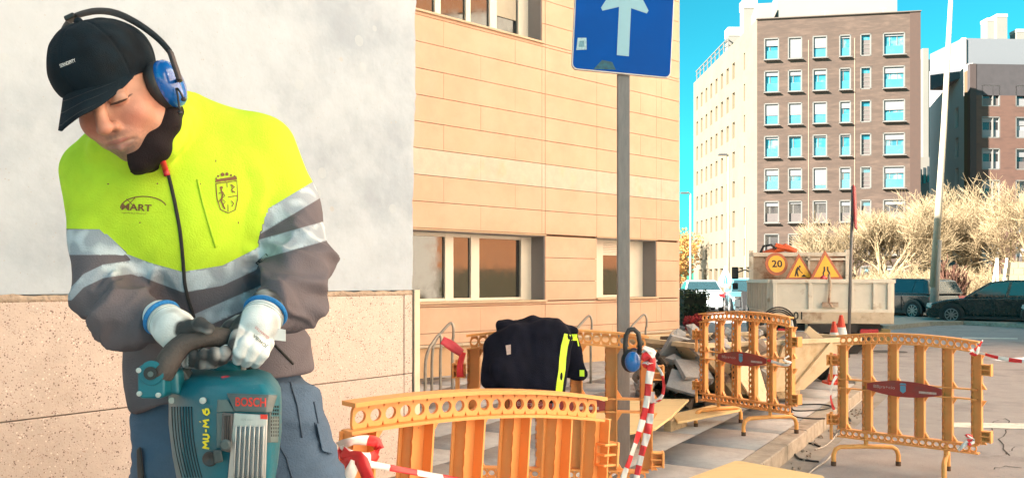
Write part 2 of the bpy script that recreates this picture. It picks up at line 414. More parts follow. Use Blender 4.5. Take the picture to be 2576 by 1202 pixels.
W2 = (fu(1500), fu(1650), 1.0, 2.0)
W3 = (-1.6, fu(1362), 4.91, 6.35)
W4 = (fu(1560), fu(1662), 4.91, 6.35)
WIN = [W1, W2, W3, W4]
REC = .42
# core behind the panels with real openings: strips
def rects_minus(u0, u1, z0, z1, holes):
    us = sorted(set([u0, u1]+[h[i] for h in holes for i in (0, 1) if u0 < h[i] < u1])); zs = sorted(set([z0, z1]+[h[i] for h in holes for i in (2, 3) if z0 < h[i] < z1])); out = []
    for a, c in zip(us[:-1], us[1:]):
        for e, f in zip(zs[:-1], zs[1:]):
            m_ = ((a+c)/2, (e+f)/2)
            if not any(h[0] < m_[0] < h[1] and h[2] < m_[1] < h[3] for h in holes): out.append((a, c, e, f))
    return out
core = MB()
for (a, c, e, f) in rects_minus(U0, UE-.03, -.1, SH, WIN): core.box(((a+c)/2, .03+REC/2+.03, (e+f)/2), (c-a, REC+.06, f-e))
core.box(((U0+UE)/2, 4+REC+1.0, SH/2), (UE-U0-.06, 8, SH-.1))
core.build('inner_wall', M_gap, sb)
rws = [(-.1, .22), (.22, .40)]
zz = .585; joints = [.585]
while joints[-1] < 6.9: joints.append(joints[-1]+.3565)
def panel(a, c, e, f, m, t=.035, nm='stone_panel'):
    b = MB(); g = .0035
    b.box(((a+c)/2, t/2-.012+rnd.uniform(-.0015, .0015), (e+f)/2), (c-a-.0016, t, f-e-g*2)); o = b.build(nm, m, sb, bevel=.002, seg=1); return o
def brk(row): 
    base_ = [-3.0, -.25, 1.08, 2.36, 3.52, 4.62, UE] if row % 2 == 0 else [-3.0, .42, 1.74, 2.36, 3.52, 5.05, UE]
    return base_
for r_, (e, f) in enumerate(zip(joints[:-1], joints[1:])):
    us = brk(r_)
    for a, c in zip(us[:-1], us[1:]):
        m = M_stone_b if 2.70 < (e+f)/2 < 3.08 else M_stone
        for (a2, c2, e2, f2) in rects_minus(a, c, e, f, WIN):
            if c2-a2 > .03 and f2-e2 > .03: panel(a2, c2, e2, f2, m)
for a, c in zip([-3, -.9, .7, 2.3, 3.9], [-.9, .7, 2.3, 3.9, UE]):
    panel(a, c, .435, .585, M_stone)
    panel(a, c, -.12, .395, M_plinth, t=.04)
    b = MB(); b.box(((a+c)/2, -.02, .415), (c-a-.004, .09, .035)); b.build('plinth_ledge', mat('ledge stone', (.5, .42, .32), .8, var=.2), sb, bevel=.004)
# upper storeys as larger panels
for e in np.arange(joints[-1], SH-.3, .713):
    for a in np.arange(-3, UE-.2, 2.18): panel(a, min(a+2.18, UE), e, e+.713, M_stone)
panel(U0, -3, -.12, SH, M_stone)
b = MB(); b.box((UE-.012, 4.2, SH/2-.1), (.05, 8.4, SH)); b.build('end_wall', M_stone, sb)
# window surrounds
def frame_win(w, mull, name='window', lintel=True, shutter=None):
    u0, u1, z0, z1 = w
    y = REC-.10
    fr = MB()
    wd = .05
    fr.box(((u0+u1)/2, y, z1-.03), (u1-u0, .06, .06)); fr.box(((u0+u1)/2, y, z0+.035), (u1-u0, .06, .05))
    for (a, c) in mull: fr.box(((a+c)/2, y-.004, (z0+z1)/2), (c-a, .065, z1-z0-.02))
    win = fr.build(name, M_whiteframe, sb, bevel=.004)
    g = MB(); g.box(((u0+u1)/2, y+.008, (z0+z1)/2), (u1-u0-.02, .012, z1-z0-.04)); g.build('pane', M_glass, win)
    s = MB(); s.box((u1-.006, REC/2, (z0+z1)/2), (.014, REC-.005, z1-z0-.012)); s.box(((u0+u1)/2, REC/2, z1-.005), (u1-u0-.02, REC-.005, .012)); s.build('jamb', M_jamb, win)
    s = MB(); s.box(((u0+u1)/2, REC/2-.045, z0+.008), (u1-u0+.03, REC+.02, .03)); s.build('window_sill', mat('sill stone', (.50, .38, .26), .6, var=.15), win, bevel=.004)
    if lintel:
        s = MB(); s.box(((u0+u1)/2, -.012, z1+.012), (u1-u0+.03, .03, .022)); s.build('lintel_trim', mat('lintel trim', (.42, .30, .19), .6), win)
    return win
o_ = REC-.10
F1 = lambda px: fu(px, o_)
w = frame_win(W1, [(-1.6, F1(1026)), (F1(1116), F1(1137)), (F1(1181), F1(1202)), (F1(1307), W1[1])])
sh = MB(); sh.box((0.1, REC-.05, 1.5), (3.2, .02, .9)); 
# things inside: curtain edge visible as greenish panes
w2 = frame_win(W2, [(W2[0], F1(1513)), (F1(1580), F1(1600)), (F1(1600), W2[1])])
s = MB()
for k in range(7): s.box(((W2[0]+W2[1])/2, REC-.125, W2[3]-.075-k*.03), (W2[1]-W2[0]-.06, .012, .026))
s.build('roller_shutter', M_whiteframe, w2)
w3 = frame_win(W3, [(-1.6, F1(1000)), (F1(1090), F1(1105)), (F1(1168), F1(1180)), (F1(1228), F1(1246)), (F1(1300), W3[1])], lintel=False)
s = MB(); s.box(((F1(1246)+F1(1296))/2, REC-.11, W3[3]-.35), (F1(1296)-F1(1246), .012, 1.45)); s.build('inner_blind', mat('blind fabric', (.42, .38, .30), .8), w3)
w4 = frame_win(W4, [(W4[0], F1(1572)), (F1(1610), W4[1])], lintel=False)

# building across the street (outside the frame; seen in the window panes; cream finish and height shaped for bounce light)
M_brick_o = mat('orange brick', (.58, .24, .10), .85, var=.15, scale=2, col2=(.50, .20, .09), c2scale=1.2)
M_render_w = mat('cream render', (.78, .70, .60), .85, var=.08, scale=1)
ob = thing('offcamera_house', 'cream rendered house with orange brick bands across the street, mirrored in the ribbon windows', 'building', (15, -4, ROAD))
ob.rotation_euler = (0, 0, R(6))
b = MB(); b.box((6, -4, 10), (12, 52, 20)); b.build('wall', M_render_w, ob)
b = MB(); b.box((-.04, 17.4, .9), (.12, 9, 1.8)); b.box((-.04, -8.7, .5), (.12, 42.2, 1.0)); b.build('garage_shutter', mat('olive garage shutter', (.10, .075, .025), .6, var=.2), ob)
b = MB(); b.box((-.03, 17.4, 2.75), (.10, 9.1, 1.9)); b.build('brick_band', M_brick_o, ob)
for zc in (3.6, 7.0, 10.4, 13.8):
    b = MB(); b.box((-.02, -4, zc), (.10, 51.9, .9)); b.build('brick_band', M_brick_o, ob)
for zc in (5.2, 8.6, 12.0, 15.6):
    for yc in np.arange(-27, 20, 4.7):
        b = MB(); b.box((-.02, yc, zc), (.10, 1.7, 1.4)); wv = b.build('window', M_whiteframe, ob)
        for q in (-.42, .42):
            b = MB(); b.box((-.075, yc+q, zc), (.02, .76, 1.24)); b.build('pane', M_glass, wv)

bounce_block = thing('offcamera_house', 'unseen cream house block added on the right outside the picture to bounce warm light', 'building', (19.5, 21, ROAD), (0, 0, math.atan2(27, 16)))  # added out of view to bounce warm light onto the far road and cars
b = MB(); b.box((17, -6, 9), (34, 12, 18)); b.build('wall', M_render_w, bounce_block)
for zc in (1.9, 5.2, 8.6, 12.0, 15.4):
    for k in range(8):
        b = MB(); b.box((2+k*4.1, .02, zc), (1.7, .1, 1.4)); wv = b.build('window', M_whiteframe, bounce_block); b = MB(); b.box((2+k*4.1, .07, zc), (1.5, .03, 1.2)); b.build('pane', M_glass, wv)
poly_sheet('bare_earth', [(-2, 36), (200, 33), (420, 600), (-40, 600), (-2, 62)], ROAD+.006, mat('dry earth', (.13, .095, .07), .95, var=.3, scale=.6, bump=.4, bscale=5, col2=(.09, .07, .05), c2scale=.3)) if False else poly_sheet('bare_earth', [(13.5, 40.5), (120, 37), (420, 600), (60, 600), (21, 76.6)], ROAD+.006, mat('dry earth', (.13, .095, .07), .95, var=.3, scale=.6, bump=.4, bscale=5, col2=(.09, .07, .05), c2scale=.3))
# ------------------------------------------------------------------ brown brick block of flats
M_bbrick = mat('brown brick', (.062, .042, .034), .9, var=.30, scale=1.6, bump=.3, bscale=12, col2=(.095, .064, .051), c2scale=.55, c2lo=.4, c2hi=.75, stretch=(1, 1, 5))
M_cream = mat('cream cladding', (.155, .126, .088), .85, var=.10, scale=.35, col2=(.14, .115, .08), c2scale=2)
M_wht = mat('white render', (.17, .163, .15), .85, var=.06, scale=.5)
M_shut = mat('white shutter', (.18, .178, .19), .6, var=.05, scale=2)
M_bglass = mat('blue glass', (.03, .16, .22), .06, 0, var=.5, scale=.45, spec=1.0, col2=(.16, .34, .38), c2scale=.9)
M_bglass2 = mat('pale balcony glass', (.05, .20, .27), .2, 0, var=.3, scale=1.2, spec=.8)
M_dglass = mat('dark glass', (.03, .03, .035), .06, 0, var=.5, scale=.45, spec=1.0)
M_frame = mat('pale aluminium', (.145, .14, .135), .5)
M_greyp = mat('grey infill panel', (.10, .085, .085), .6)
M_conc = mat('chimney concrete', (.42, .38, .33), .9)
P0 = Vector((22.6, 77, 0)); P1 = Vector((36.55, 74.7, 0)); PB = Vector((22.15, 101.8, 0)); TOPZ = 25.35
bb = thing('apartment_block', 'nine storey flats with a brown brick front and a cream side, behind the tipper truck', 'building', (P0.x, P0.y, ROAD))
fd = (P1-P0).normalized(); fl = (P1-P0).length; ld = (PB-P0).normalized(); ll = (PB-P0).length
fn_ = Vector((fd.y, -fd.x, 0)); ln_ = Vector((-ld.y, ld.x, 0))
def Mx(o, x, y): # matrix: local x along x, y inward
    return Matrix((x, y, Vector((0, 0, 1)))).transposed()
Mf = Mx(0, fd, -fn_); Ml = Mx(0, ld, -ln_)
def lbox(b, M, org, c, size):   # box given in a facade frame (x along, y inward, z up)
    t = MB(); t.box(c, size); mi = b.mi
    return b.add([M @ Vector(v)+org for v in t.v], t.f)
Z0v = Vector((0, 0, 0))
def front_u(px):   # along the front by pixel
    k = (px-1288)/FPX; return (k*P0.y-P0.x)/(fd.x-k*fd.y)
def front_z(px, py):
    d = (P0+fd*front_u(px)).y; return EYE-(py-706)/FPX*d-ROAD
cols = [(1922, 1960), (1982, 2018), (2044, 2081), (2111, 2141), (2164, 2192), (2221, 2277)]
rows_py = [(97, 150), (178, 232), (262, 316), (344, 398), (425, 476), (506, 553), (585, 640)]
rowz = []
zt = front_z(1922, 97); zb = front_z(1922, 152)
sp = (front_z(1922, 97)-front_z(1922, 506))/5.0
for r_ in range(8): rowz.append((zb-sp*r_, zt-sp*r_))
H = TOPZ-ROAD
holes = []
for r_, (a, c) in enumerate(rowz):
    for ci, (x0, x1) in enumerate(cols): holes.append((front_u(x0)+.0, front_u(x1), a, c, r_, ci))
b = MB()
for (a, c, e, f) in rects_minus(0, fl, 0, H, holes): lbox(b, Mf, Z0v, ((a+c)/2, .2, (e+f)/2), (c-a, .4, f-e))
b.build('brick_front', M_bbrick, bb)
b = MB(); lbox(b, Mf, Z0v, (fl/2, .41, H/2-.1), (fl-.3, .02, H-.3)); b.build('inner_wall', M_gap, bb)
b = MB(); lbox(b, Mf, Z0v, (fl-.45, -.03, H/2), (.9, .06, H-.01)); b.build('corner_pier', mat('darker brick', (.055, .033, .027), .9, var=.2, scale=3), bb)
b = MB(); 
for u_ in (front_u(2034), front_u(2150)): lbox(b, Mf, Z0v, (u_, -.02, (H-2)/2+.5), (.07, .04, H-3.2))
b.build('downpipe', mat('pipe', (.24, .17, .13), .7), bb)
b = MB(); lbox(b, Mf, Z0v, (fl/2, .1, H+.04), (fl+.1, .5, .08)); b.build('coping', mat('dark coping', (.10, .08, .07), .6), bb)
# cream side with recessed windows and an arcade
sholes = []
for r_ in range(7):
    for k in range(9):
        u_ = 5.0+k*2.2 if k > 0 else 3.7
        zc = rowz[r_][0]; sholes.append((u_, u_+(.9 if k else .45), zc+.1, zc+1.75))
arc = [(2.0+k*2.35, 3.5+k*2.35, 0, 2.75) for k in range(9)]
b = MB()
for (a, c, e, f) in rects_minus(0, ll, 0, H, sholes+arc): lbox(b, Ml, Z0v, ((a+c)/2, .2, (e+f)/2), (c-a, .4, f-e))
b.build('cream_side', M_cream, bb)
b = MB(); lbox(b, Ml, Z0v, (ll/2, .45, H/2+1.6), (ll-.6, .08, H-3.4)); b.build('inner_side', mat('stairwell', (.38, .33, .26), .9), bb)
b = MB(); lbox(b, Ml, Z0v, (ll/2, 3.0, 1.6), (ll-.6, .1, 3.2)); b.build('arcade_back', mat('arcade wall', (.20, .13, .09), .9), bb)
for (a, c, e, f) in sholes:
    b = MB(); b.mi = 0; lbox(b, Ml, Z0v, ((a+c)/2, .33, (e+f)/2), (c-a, .03, f-e)); b.mi = 1; lbox(b, Ml, Z0v, (a+.05, .28, (e+f)/2), (.1, .05, f-e)); b.build('window', [mat('side glazing', (.085, .075, .055), .3), M_frame], bb)
b = MB(); lbox(b, Mf, Z0v, (fl/2, 13, H/2-.2), (fl-1.0, 24, H-.6)); b.build('inner_core', M_gap, bb)
# set back white attic
u0a = front_u(1963); u1a = front_u(2270)
b = MB(); lbox(b, Mf, Z0v, ((u0a+u1a)/2, 1.6+9, H+1.6), (u1a-u0a, 18, 3.2)); b.build('attic', M_wht, bb)
b = MB(); lbox(b, Mf, Z0v, (.75, 6.5, H+.9), (1.4, 11, 1.8)); b.build('attic_step', M_wht, bb)
for (u_, w_) in ((front_u(2073), 2.7), (front_u(2222), 2.7)):
    b = MB(); lbox(b, Mf, Z0v, (u_, 1.2, H+.16), (w_, .5, .12)); lbox(b, Mf, Z0v, (u_+.3, 1.2, H+.5), (.05, .05, .7)); lbox(b, Mf, Z0v, (u_+.3, 1.2, H+.8), (.6, .04, .05)); b.build('roof_hatch', mat('roof metal', (.3, .27, .24), .6), bb)
for (dd, hh) in ((5.6, 3.9), (11.0, 2.8)):
    b = MB(); lbox(b, Ml, Z0v, (dd, .9, H+hh/2-.5), (1.3, 1.3, hh-1)); o = b.build('chimney', M_wht, bb)
    b = MB(); lbox(b, Ml, Z0v, (dd, .9, H+hh-.8), (1.4, 1.4, .9)); b.build('chimney_cap', M_conc, o)
b = MB()
for k in range(9):
    lbox(b, Ml, Z0v, (10+k*1.7, .1, H+.6), (.10, .10, 1.2))
lbox(b, Ml, Z0v, (17, .1, H+1.2), (14, .1, .10)); lbox(b, Ml, Z0v, (17, .1, H+.7), (14, .06, .06)); b.build('roof_railing', M_frame, bb)
# front windows, each its own part
wr = random.Random(11)
shut = {(0, 0): .33, (0, 1): .95, (0, 2): .52, (1, 0): .2, (1, 1): .22, (1, 2): .22, (1, 3): .08, (2, 0): .55, (2, 1): .55, (2, 2): .55, (2, 3): .3, (1, 5): .28, (2, 5): .45, (3, 5): .28, (4, 0): .28, (4, 1): .32, (4, 2): .8, (4, 5): .28, (5, 3): .22, (6, 0): .05, (3, 2): .08, (3, 1): .06}
for (u0, u1, a, c, r_, ci) in holes:
    b = MB(); w_ = u1-u0; h_ = c-a; cm = (u0+u1)/2
    for (xx, zz_, ww, hh) in ((u0+.05, (a+c)/2, .10, h_), (u1-.05, (a+c)/2, .10, h_), (cm, a+.05, w_, .10), (cm, c-.05, w_, .10)): lbox(b, Mf, Z0v, (xx, .07, zz_), (ww, .16, hh))
    win = b.build('window', M_frame, bb)
    if ci == 4:
        b = MB(); lbox(b, Mf, Z0v, (cm, .22, (a+c)/2-.25), (w_-.15, .04, h_-.55)); b.build('infill_panel', M_greyp, win)
        b = MB()
        for k in range(3): lbox(b, Mf, Z0v, (cm, .19, a+.35+k*.38), (w_-.18, .04, .05))
        b.build('rail', M_frame, win)
        b = MB(); lbox(b, Mf, Z0v, (cm, .21, c-.32), (w_-.18, .03, .42)); b.build('pane', M_bglass, win); continue
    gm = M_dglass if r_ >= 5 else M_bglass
    b = MB(); lbox(b, Mf, Z0v, (cm, .24, (a+c)/2), (w_-.15, .02, h_-.15)); b.build('pane', gm, win)
    b = MB(); n_ = 2 if ci == 5 else 1
    for k in range(n_): lbox(b, Mf, Z0v, (u0+w_*(k+1)/(n_+1)+(-.12 if n_ == 1 else 0), .21, (a+c)/2), (.06, .04, h_-.15))
    lbox(b, Mf, Z0v, (cm, .21, a+h_*.42), (w_-.15, .04, .05)); b.build('glazing_bar', M_frame, win)
    b = MB(); lbox(b, Mf, Z0v, (cm, .17, a+h_*.22+.03), (w_-.2, .015, h_*.38)); b.build('balcony_glass', M_bglass2 if r_ < 5 else M_greyp, win)
    s_ = shut.get((r_, ci), wr.choice([.08, .1, .15, .2]))
    b = MB(); lbox(b, Mf, Z0v, (cm, .14, c-.1-(h_-.15)*s_/2), (w_-.18, .05, (h_-.15)*s_)); b.build('shutter', M_shut, win)
    b = MB(); lbox(b, Mf, Z0v, (cm, -.10, a-.04), (w_+.1, .36, .07)); b.build('window_sill', M_frame, win)

# ------------------------------------------------------------------ grey building with brick wing, right
M_grey = mat('pale grey render', (.46, .43, .43), .9, var=.07, scale=.4)
M_rbrick = mat('red brown brick', (.100, .052, .040), .9, var=.2, scale=1.2, col2=(.075, .040, .032), c2scale=.5, stretch=(1, 1, 4))
M_dbrick = mat('charcoal brick band', (.045, .04, .045), .9, var=.2, scale=2)
def bx(name, parent, m, px0, px1, d, py0, z1=None, depth=12, bevel=0, dd=0, py1=None):
    """box with its front at distance d between two pixels, top at py0, down to the ground (or py1)"""
    a = at(px0, py0, d); c = at(px1, py0, d); zb_ = ROAD if py1 is None else at(px0, py1, d).z
    b = MB(); b.box(((a.x+c.x)/2, d+depth/2, (a.z+zb_)/2), (c.x-a.x, depth, a.z-zb_)); return b.build(name, m, parent, world=True)
g2 = thing('grey_apartment_building', 'pale grey apartment building with a red brown brick wing at the right edge', 'building', (50, 86, ROAD))
# brick wing: corner pixel 2440, front running right and slightly away
C0 = at(2440, 158, 80); C0.z = 0
Fw = Vector((1, .06, 0)).normalized(); Fi = Vector((-Fw.y, Fw.x, 0)); Mw = Matrix((Fw, Fi, Vector((0, 0, 1)))).transposed()
hz = 22.2; 
def wu(px):
    k = (px-1288)/FPX; return (k*C0.y-C0.x)/(Fw.x-k*Fw.y)
C0l = C0-Vector((50, 86, 0)); 
wins = []
zt0 = EYE-(212-706)/FPX*80-ROAD
for r_ in range(7):
    for (a, c) in ((2470, 2516), (2555, 2601), (2640, 2690)): wins.append((wu(a), wu(c), zt0-r_*3.03-2.1, zt0-r_*3.03-.05))
b = MB()
for (a, c, e, f) in rects_minus(0, 16, 0, hz-3.0, wins): lbox(b, Mw, C0l, ((a+c)/2, .2, (e+f)/2), (c-a, .4, f-e))
b.build('brick_front', M_rbrick, g2)
b = MB(); lbox(b, Mw, C0l, (8, .2, hz-1.5+.0), (16, .4, 3.0)); b.build('dark_band', M_dbrick, g2)
b = MB(); lbox(b, Mw, C0l, (.3, -.02, hz/2), (.62, .05, hz)); b.build('dark_corner', mat('dark corner brick', (.05, .035, .034), .9), g2)
b = MB(); lbox(b, Mw, C0l, (8, .8, hz/2-.2), (15.8, .6, hz-.6)); b.build('inner_wall', M_gap, g2)
for (a, c, e, f) in wins:
    b = MB(); cm = (a+c)/2
    for (xx, zz_, ww, hh) in ((a+.05, (e+f)/2, .1, f-e), (c-.05, (e+f)/2, .1, f-e), (cm, e+.05, c-a, .1), (cm, f-.05, c-a, .1), (cm+.2, (e+f)/2, .07, f-e)): lbox(b, Mw, C0l, (xx, .1, zz_), (ww, .2, hh))
    win = b.build('window', M_frame, g2)
    b = MB(); lbox(b, Mw, C0l, (cm, .28, (e+f)/2), (c-a-.15, .02, f-e-.15)); b.build('pane', M_dglass if wr.random() < .5 else mat('pale curtain glass', (.34, .32, .33), .3), win)
    s_ = wr.choice([.2, .35, .12]); b = MB(); lbox(b, Mw, C0l, (cm, .22, f-.1-s_), (c-a-.2, .05, 2*s_)); b.build('shutter', M_shut, win)
    b = MB(); lbox(b, Mw, C0l, (cm, .2, e+.45), (c-a-.2, .02, .7)); b.build('balcony_glass', M_shut if wr.random() < .5 else M_greyp, win)
# grey volume: side wall from the wing corner back to pixel 2340
G0 = C0+Vector((0, 0.3, 0)); G1 = at(2338, 137, 96); G1.z = 0
sd = (G1-G0).normalized(); sn = Vector((sd.y, -sd.x, 0)); 
if sn.x > 0: sn = -sn
Ms = Matrix((sd, -sn, Vector((0, 0, 1)))).transposed(); sl = (G1-G0).length; G0l = G0-Vector((50, 86, 0))
gw = [(3.6, 4.9, 17.5-k*3.05-1.0+.4, 17.5-k*3.05+1.4) for k in range(6)]
b = MB()
for (a, c, e, f) in rects_minus(0, sl, 0, hz+.1, gw): lbox(b, Ms, G0l, ((a+c)/2, .2, (e+f)/2), (c-a, .4, f-e))
b.build('grey_side', M_grey, g2)
k_ = (2419-1288)/FPX; s1 = (k_*G0.y-G0.x)/(sd.x-k_*sd.y); gp1 = G0+sd*s1; H2 = EYE-(96-706)/FPX*gp1.y-ROAD
b = MB(); lbox(b, Ms, G0l, ((s1+sl)/2, .2, (hz+.1+H2)/2), (sl-s1, .4, H2-hz-.1)); b.build('grey_upper_side', M_grey, g2)
gl1 = gp1-Vector((50, 86, 0))
for (a, c, e, f) in gw:
    b = MB(); lbox(b, Ms, G0l, ((a+c)/2, .3, (e+f)/2), (c-a, .05, f-e)); b.build('window', mat('grey shutter', (.13, .125, .14), .5), g2)
b = MB(); lbox(b, Mw, gl1, (10.2, 3.0, (hz+H2)/2-.3), (20, 5.9, H2-hz+.6)); b.build('attic', mat('blue grey render', (.135, .145, .165), .9, var=.05), g2)
for (px0, px1, py0, dd) in ((2484, 2508, 52, 84.5), (2508, 2534, 42, 84), (2558, 2600, 80, 84.5)):
    a = at(px0, py0, dd); c = at(px1, py0, dd); b = MB(); b.box(((a.x+c.x)/2, dd+.6, (a.z+hz+2)/2), (c.x-a.x, 1.2, a.z-hz-2)); o = b.build('chimney', M_wht, g2, world=True)
    b = MB(); b.box(((a.x+c.x)/2, dd+.6, a.z+.1), (c.x-a.x+.06, 1.26, .3)); b.build('chimney_cap', M_conc, o) if False else b.build('chimney_cap', M_conc, g2, world=True)
# white building between the two
g3 = thing('white_building', 'bright white stepped building in the gap between the brown block and the grey one', 'building', (52, 110, ROAD))
def pxbox(name, par, m, px0, px1, d, py0, depth=10):
    return bx(name, par, m, px0, px1, d, py0, depth=depth)
pxbox('wall', g3, M_wht, 2298, 2346, 118, 215, 14); pxbox('stair_tower', g3, M_wht, 2312, 2350, 116, 150, 6); pxbox('lower_wing', g3, M_wht, 2300, 2345, 108, 395, 8)
pxbox('roof_tank', g3, M_wht, 2322, 2336, 115.5, 122, 2)
for r_ in range(3):
    for (a, c) in ((2313, 2318), (2323, 2329), (2333, 2338), (2342, 2345)):
        p0 = at(a, 425+r_*82-(a-2313)*.35, 107.9); p1 = at(c, 465+r_*82-(a-2313)*.35, 107.9)
        b = MB(); b.box(((p0.x+p1.x)/2, 107.97, (p0.z+p1.z)/2), (p1.x-p0.x, .1, p0.z-p1.z)); b.build('window', M_dglass, g3, world=True)

# ------------------------------------------------------------------ trees
M_twig = mat('pale bare twigs', (.25, .19, .115), .9, var=.3, scale=.8, col2=(.32, .255, .17), c2scale=.5)  # pale twig colour, varied at random
M_twigd = mat('brown bark', (.16, .09, .055), .9, var=.3, scale=2)
def grow(b, p, d, L_, r, depth, rg, spread=.5, nch=(2, 3), up=.12, tips=None, minr=.006):
    q = p+d*L_
    mid = p.lerp(q, .5)+Vector((rg.uniform(-1, 1), rg.uniform(-1, 1), rg.uniform(-1, 1)))*L_*.06
    b.tube([p, mid, q], [r, r*.85, r*.68], 3 if r < .03 else 5, cap=False)
    if depth == 0:
        if tips is not None: tips.append((q, d))
        return
    for k in range(rg.randint(*nch)):
        nd = (d+Vector((rg.uniform(-1, 1), rg.uniform(-1, 1), rg.uniform(-.7, 1)))*spread+Vector((0, 0, up))).normalized()
        grow(b, p.lerp(q, rg.uniform(.45, 1)), nd, L_*rg.uniform(.62, .86), max(minr, r*.6), depth-1, rg, spread, nch, up, tips, minr)
def bare_tree(px, d, h, label, seed, grp, spread=.72, stems=6, mat_=None, w=1.0):
    rg = random.Random(seed); base_ = at(px, 745, d); base_.z = ROAD
    t = thing('bare_tree', label, 'tree', base_, 0, grp)
    b = MB(); b.tube([(0, 0, 0), (.03, 0, .6), (0, .04, 1.2)], [.16, .13, .12], 7); b.build('trunk', M_twigd, t, smooth=True)
    b = MB(); tips = []
    for s_ in range(stems):
        a = rg.uniform(0, 6.28); tl = rg.uniform(.1, .95)
        tl *= 1.15; dirv = Vector((math.cos(a)*tl*w, math.sin(a)*tl, 1.0)).normalized()
        grow(b, Vector((0, 0, rg.uniform(.8, 1.4))), dirv, h*rg.uniform(.22, .29), .075, 5, rg, spread, (2, 4), .10, tips, .011)
    # long thin whips
    for (q, dv) in tips[:]:
        for k in range(2):
            nd = (dv+Vector((rg.uniform(-1, 1), rg.uniform(-1, 1), rg.uniform(-.4, .8)))).normalized()
            b.tube([q, q+nd*.3, q+nd*.3+(nd+Vector((0, 0, .2)))*.2], [.010, .009, .006], 3, cap=False)
    b.build('crown', mat_ or M_twig, t)
    return t
G_ = 'bare pale twigged trees behind the parked cars'
specs = [(2105, 46, 4.8, 'small bare tree standing just behind the truck and the thin pole'), (2215, 44, 6.2, 'bare pale tree left of the tall lamp post, over the dark suv'),
         (2300, 48, 7.2, 'tall bare pale tree rising between the brown flats and the lamp post'), (2395, 45, 5.6, 'bare golden tree right behind the foot of the tall lamp post'), (2480, 47, 7.0, 'tall bare tree in front of the red brown brick wing'),
         (2570, 44, 7.3, 'bare pale tree cut by the right edge of the picture')]
for i, (px, d, h, lb) in enumerate(specs): bare_tree(px, d, h, lb, 20+i, G_)
# tangle of shrubs under the trees
rg = random.Random(5); b = MB()
for k in range(70):
    px = rg.uniform(2080, 2640); d = rg.uniform(38, 50); p = at(px, 745, d); p.z = ROAD
    for s_ in range(4):
        grow(b, p, Vector((rg.uniform(-.6, .6), rg.uniform(-.3, .3), 1)).normalized(), rg.uniform(.5, .95), .02, 4, rg, .65, (2, 4), .10, None, .008)
o = b.build('shrub_tangle', M_twig); tag(o, 'dense tangle of leafless pale shrubs under the bare trees', 'shrubs', kind='stuff')
b = MB()
for k in range(12):
    p = at(2392+rg.uniform(-12, 22), 745, 34+rg.uniform(0, 1)); p.z = ROAD
    grow(b, p, Vector((rg.uniform(-.35, .35), 0, 1)).normalized(), rg.uniform(.6, .9), .05, 4, rg, .35, (2, 3), .2, None, .02)
tag(b.build('dark_shrub', mat('dark dry leaves', (.10, .045, .03), .9, var=.4)), 'dark reddish brown dry shrub between the lamp post and the green car', 'shrub')
# autumn trees far down the side street
M_leafy = mat('yellow autumn leaves', (.34, .17, .04), .8, var=.45, scale=1.5, col2=(.26, .10, .03), c2scale=1.2)
M_leafg = mat('dark green leaves', (.04, .065, .03), .7, var=.5, scale=6, col2=(.075, .10, .04), c2scale=5)
def leaf_cloud(name, m, par, blobs, n, s, rg, world=False):
    b = MB()
    for k in range(n):
        c, r_ = rg.choice(blobs); v = Vector((rg.gauss(0, 1), rg.gauss(0, 1), rg.gauss(0, 1))).normalized()*rg.uniform(.45, 1)**.6
        p = Vector(c)+Vector((v.x*r_[0], v.y*r_[1], v.z*r_[2]))
        a = Vector((rg.uniform(-1, 1), rg.uniform(-1, 1), rg.uniform(-1, 1))).normalized()*s*rg.uniform(.6, 1.3); e = a.cross(Vector((rg.uniform(-1, 1), rg.uniform(-1, 1), rg.uniform(-1, 1)))).normalized()*s*.6
        b.add([p-a, p+e, p+a, p-e], [(0, 1, 2, 3)])
    return b.build(name, m, par)
for i, (px, d, h, lb, wd) in enumerate([(1722, 95, 8.3, 'tall yellow leaved tree beyond the corner of the stone building', 2.2), (1706, 70, 4.5, 'orange leaved tree half hidden behind the corner of the stone building', 1.6)]):
    p = at(px, 745, d); p.z = ROAD
    t = thing('autumn_tree', lb, 'tree', p)
    rg = random.Random(60+i); b = MB(); b.tube([(0, 0, 0), (.1, 0, h*.3), (0, 0, h*.6)], [.22, .16, .1], 6)
    for k in range(9): a = rg.uniform(0, 6.3); z = rg.uniform(.25, .6)*h; b.tube([(0, 0, z), (math.cos(a)*wd*.7, math.sin(a)*wd*.7, z+h*.22)], [.06, .03], 4)
    b.build('trunk', M_twigd, t)
    leaf_cloud('crown', M_leafy, t, [((rg.uniform(-wd, wd)*.6, rg.uniform(-wd, wd)*.6, h*rg.uniform(.35, .92)), (wd*.5, wd*.5, h*.12)) for _ in range(12)], 2600, .13, rg)
# hedge and red flowered shrub by the corner
p = at(1728, 780, 24); p.z = 0
hd = thing('hedge', 'dark green clipped hedge beside the corner of the stone clad building', 'hedge', (p.x, p.y, 0))
rg = random.Random(3)
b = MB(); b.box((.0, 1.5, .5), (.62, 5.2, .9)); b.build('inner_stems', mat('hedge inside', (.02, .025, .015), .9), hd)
leaf_cloud('leaves', M_leafg, hd, [((x, y, z), (.14, .3, .16)) for x in (-.28, 0, .28) for y in (-1, 0, 1, 2, 3, 4) for z in (.25, .55, .9)], 5200, .045, rg)
p = at(1752, 800, 19); 
fs = thing('flowering_shrub', 'low shrub with red and pink leaves between the hedge and the white saloon car', 'shrub', (p.x, p.y, 0))
b = MB(); 
for k in range(8): a = k*.8; b.tube([(0, 0, 0), (math.cos(a)*.2, math.sin(a)*.2, .4)], [.012, .006], 4)
b.build('stem', M_twigd, fs)
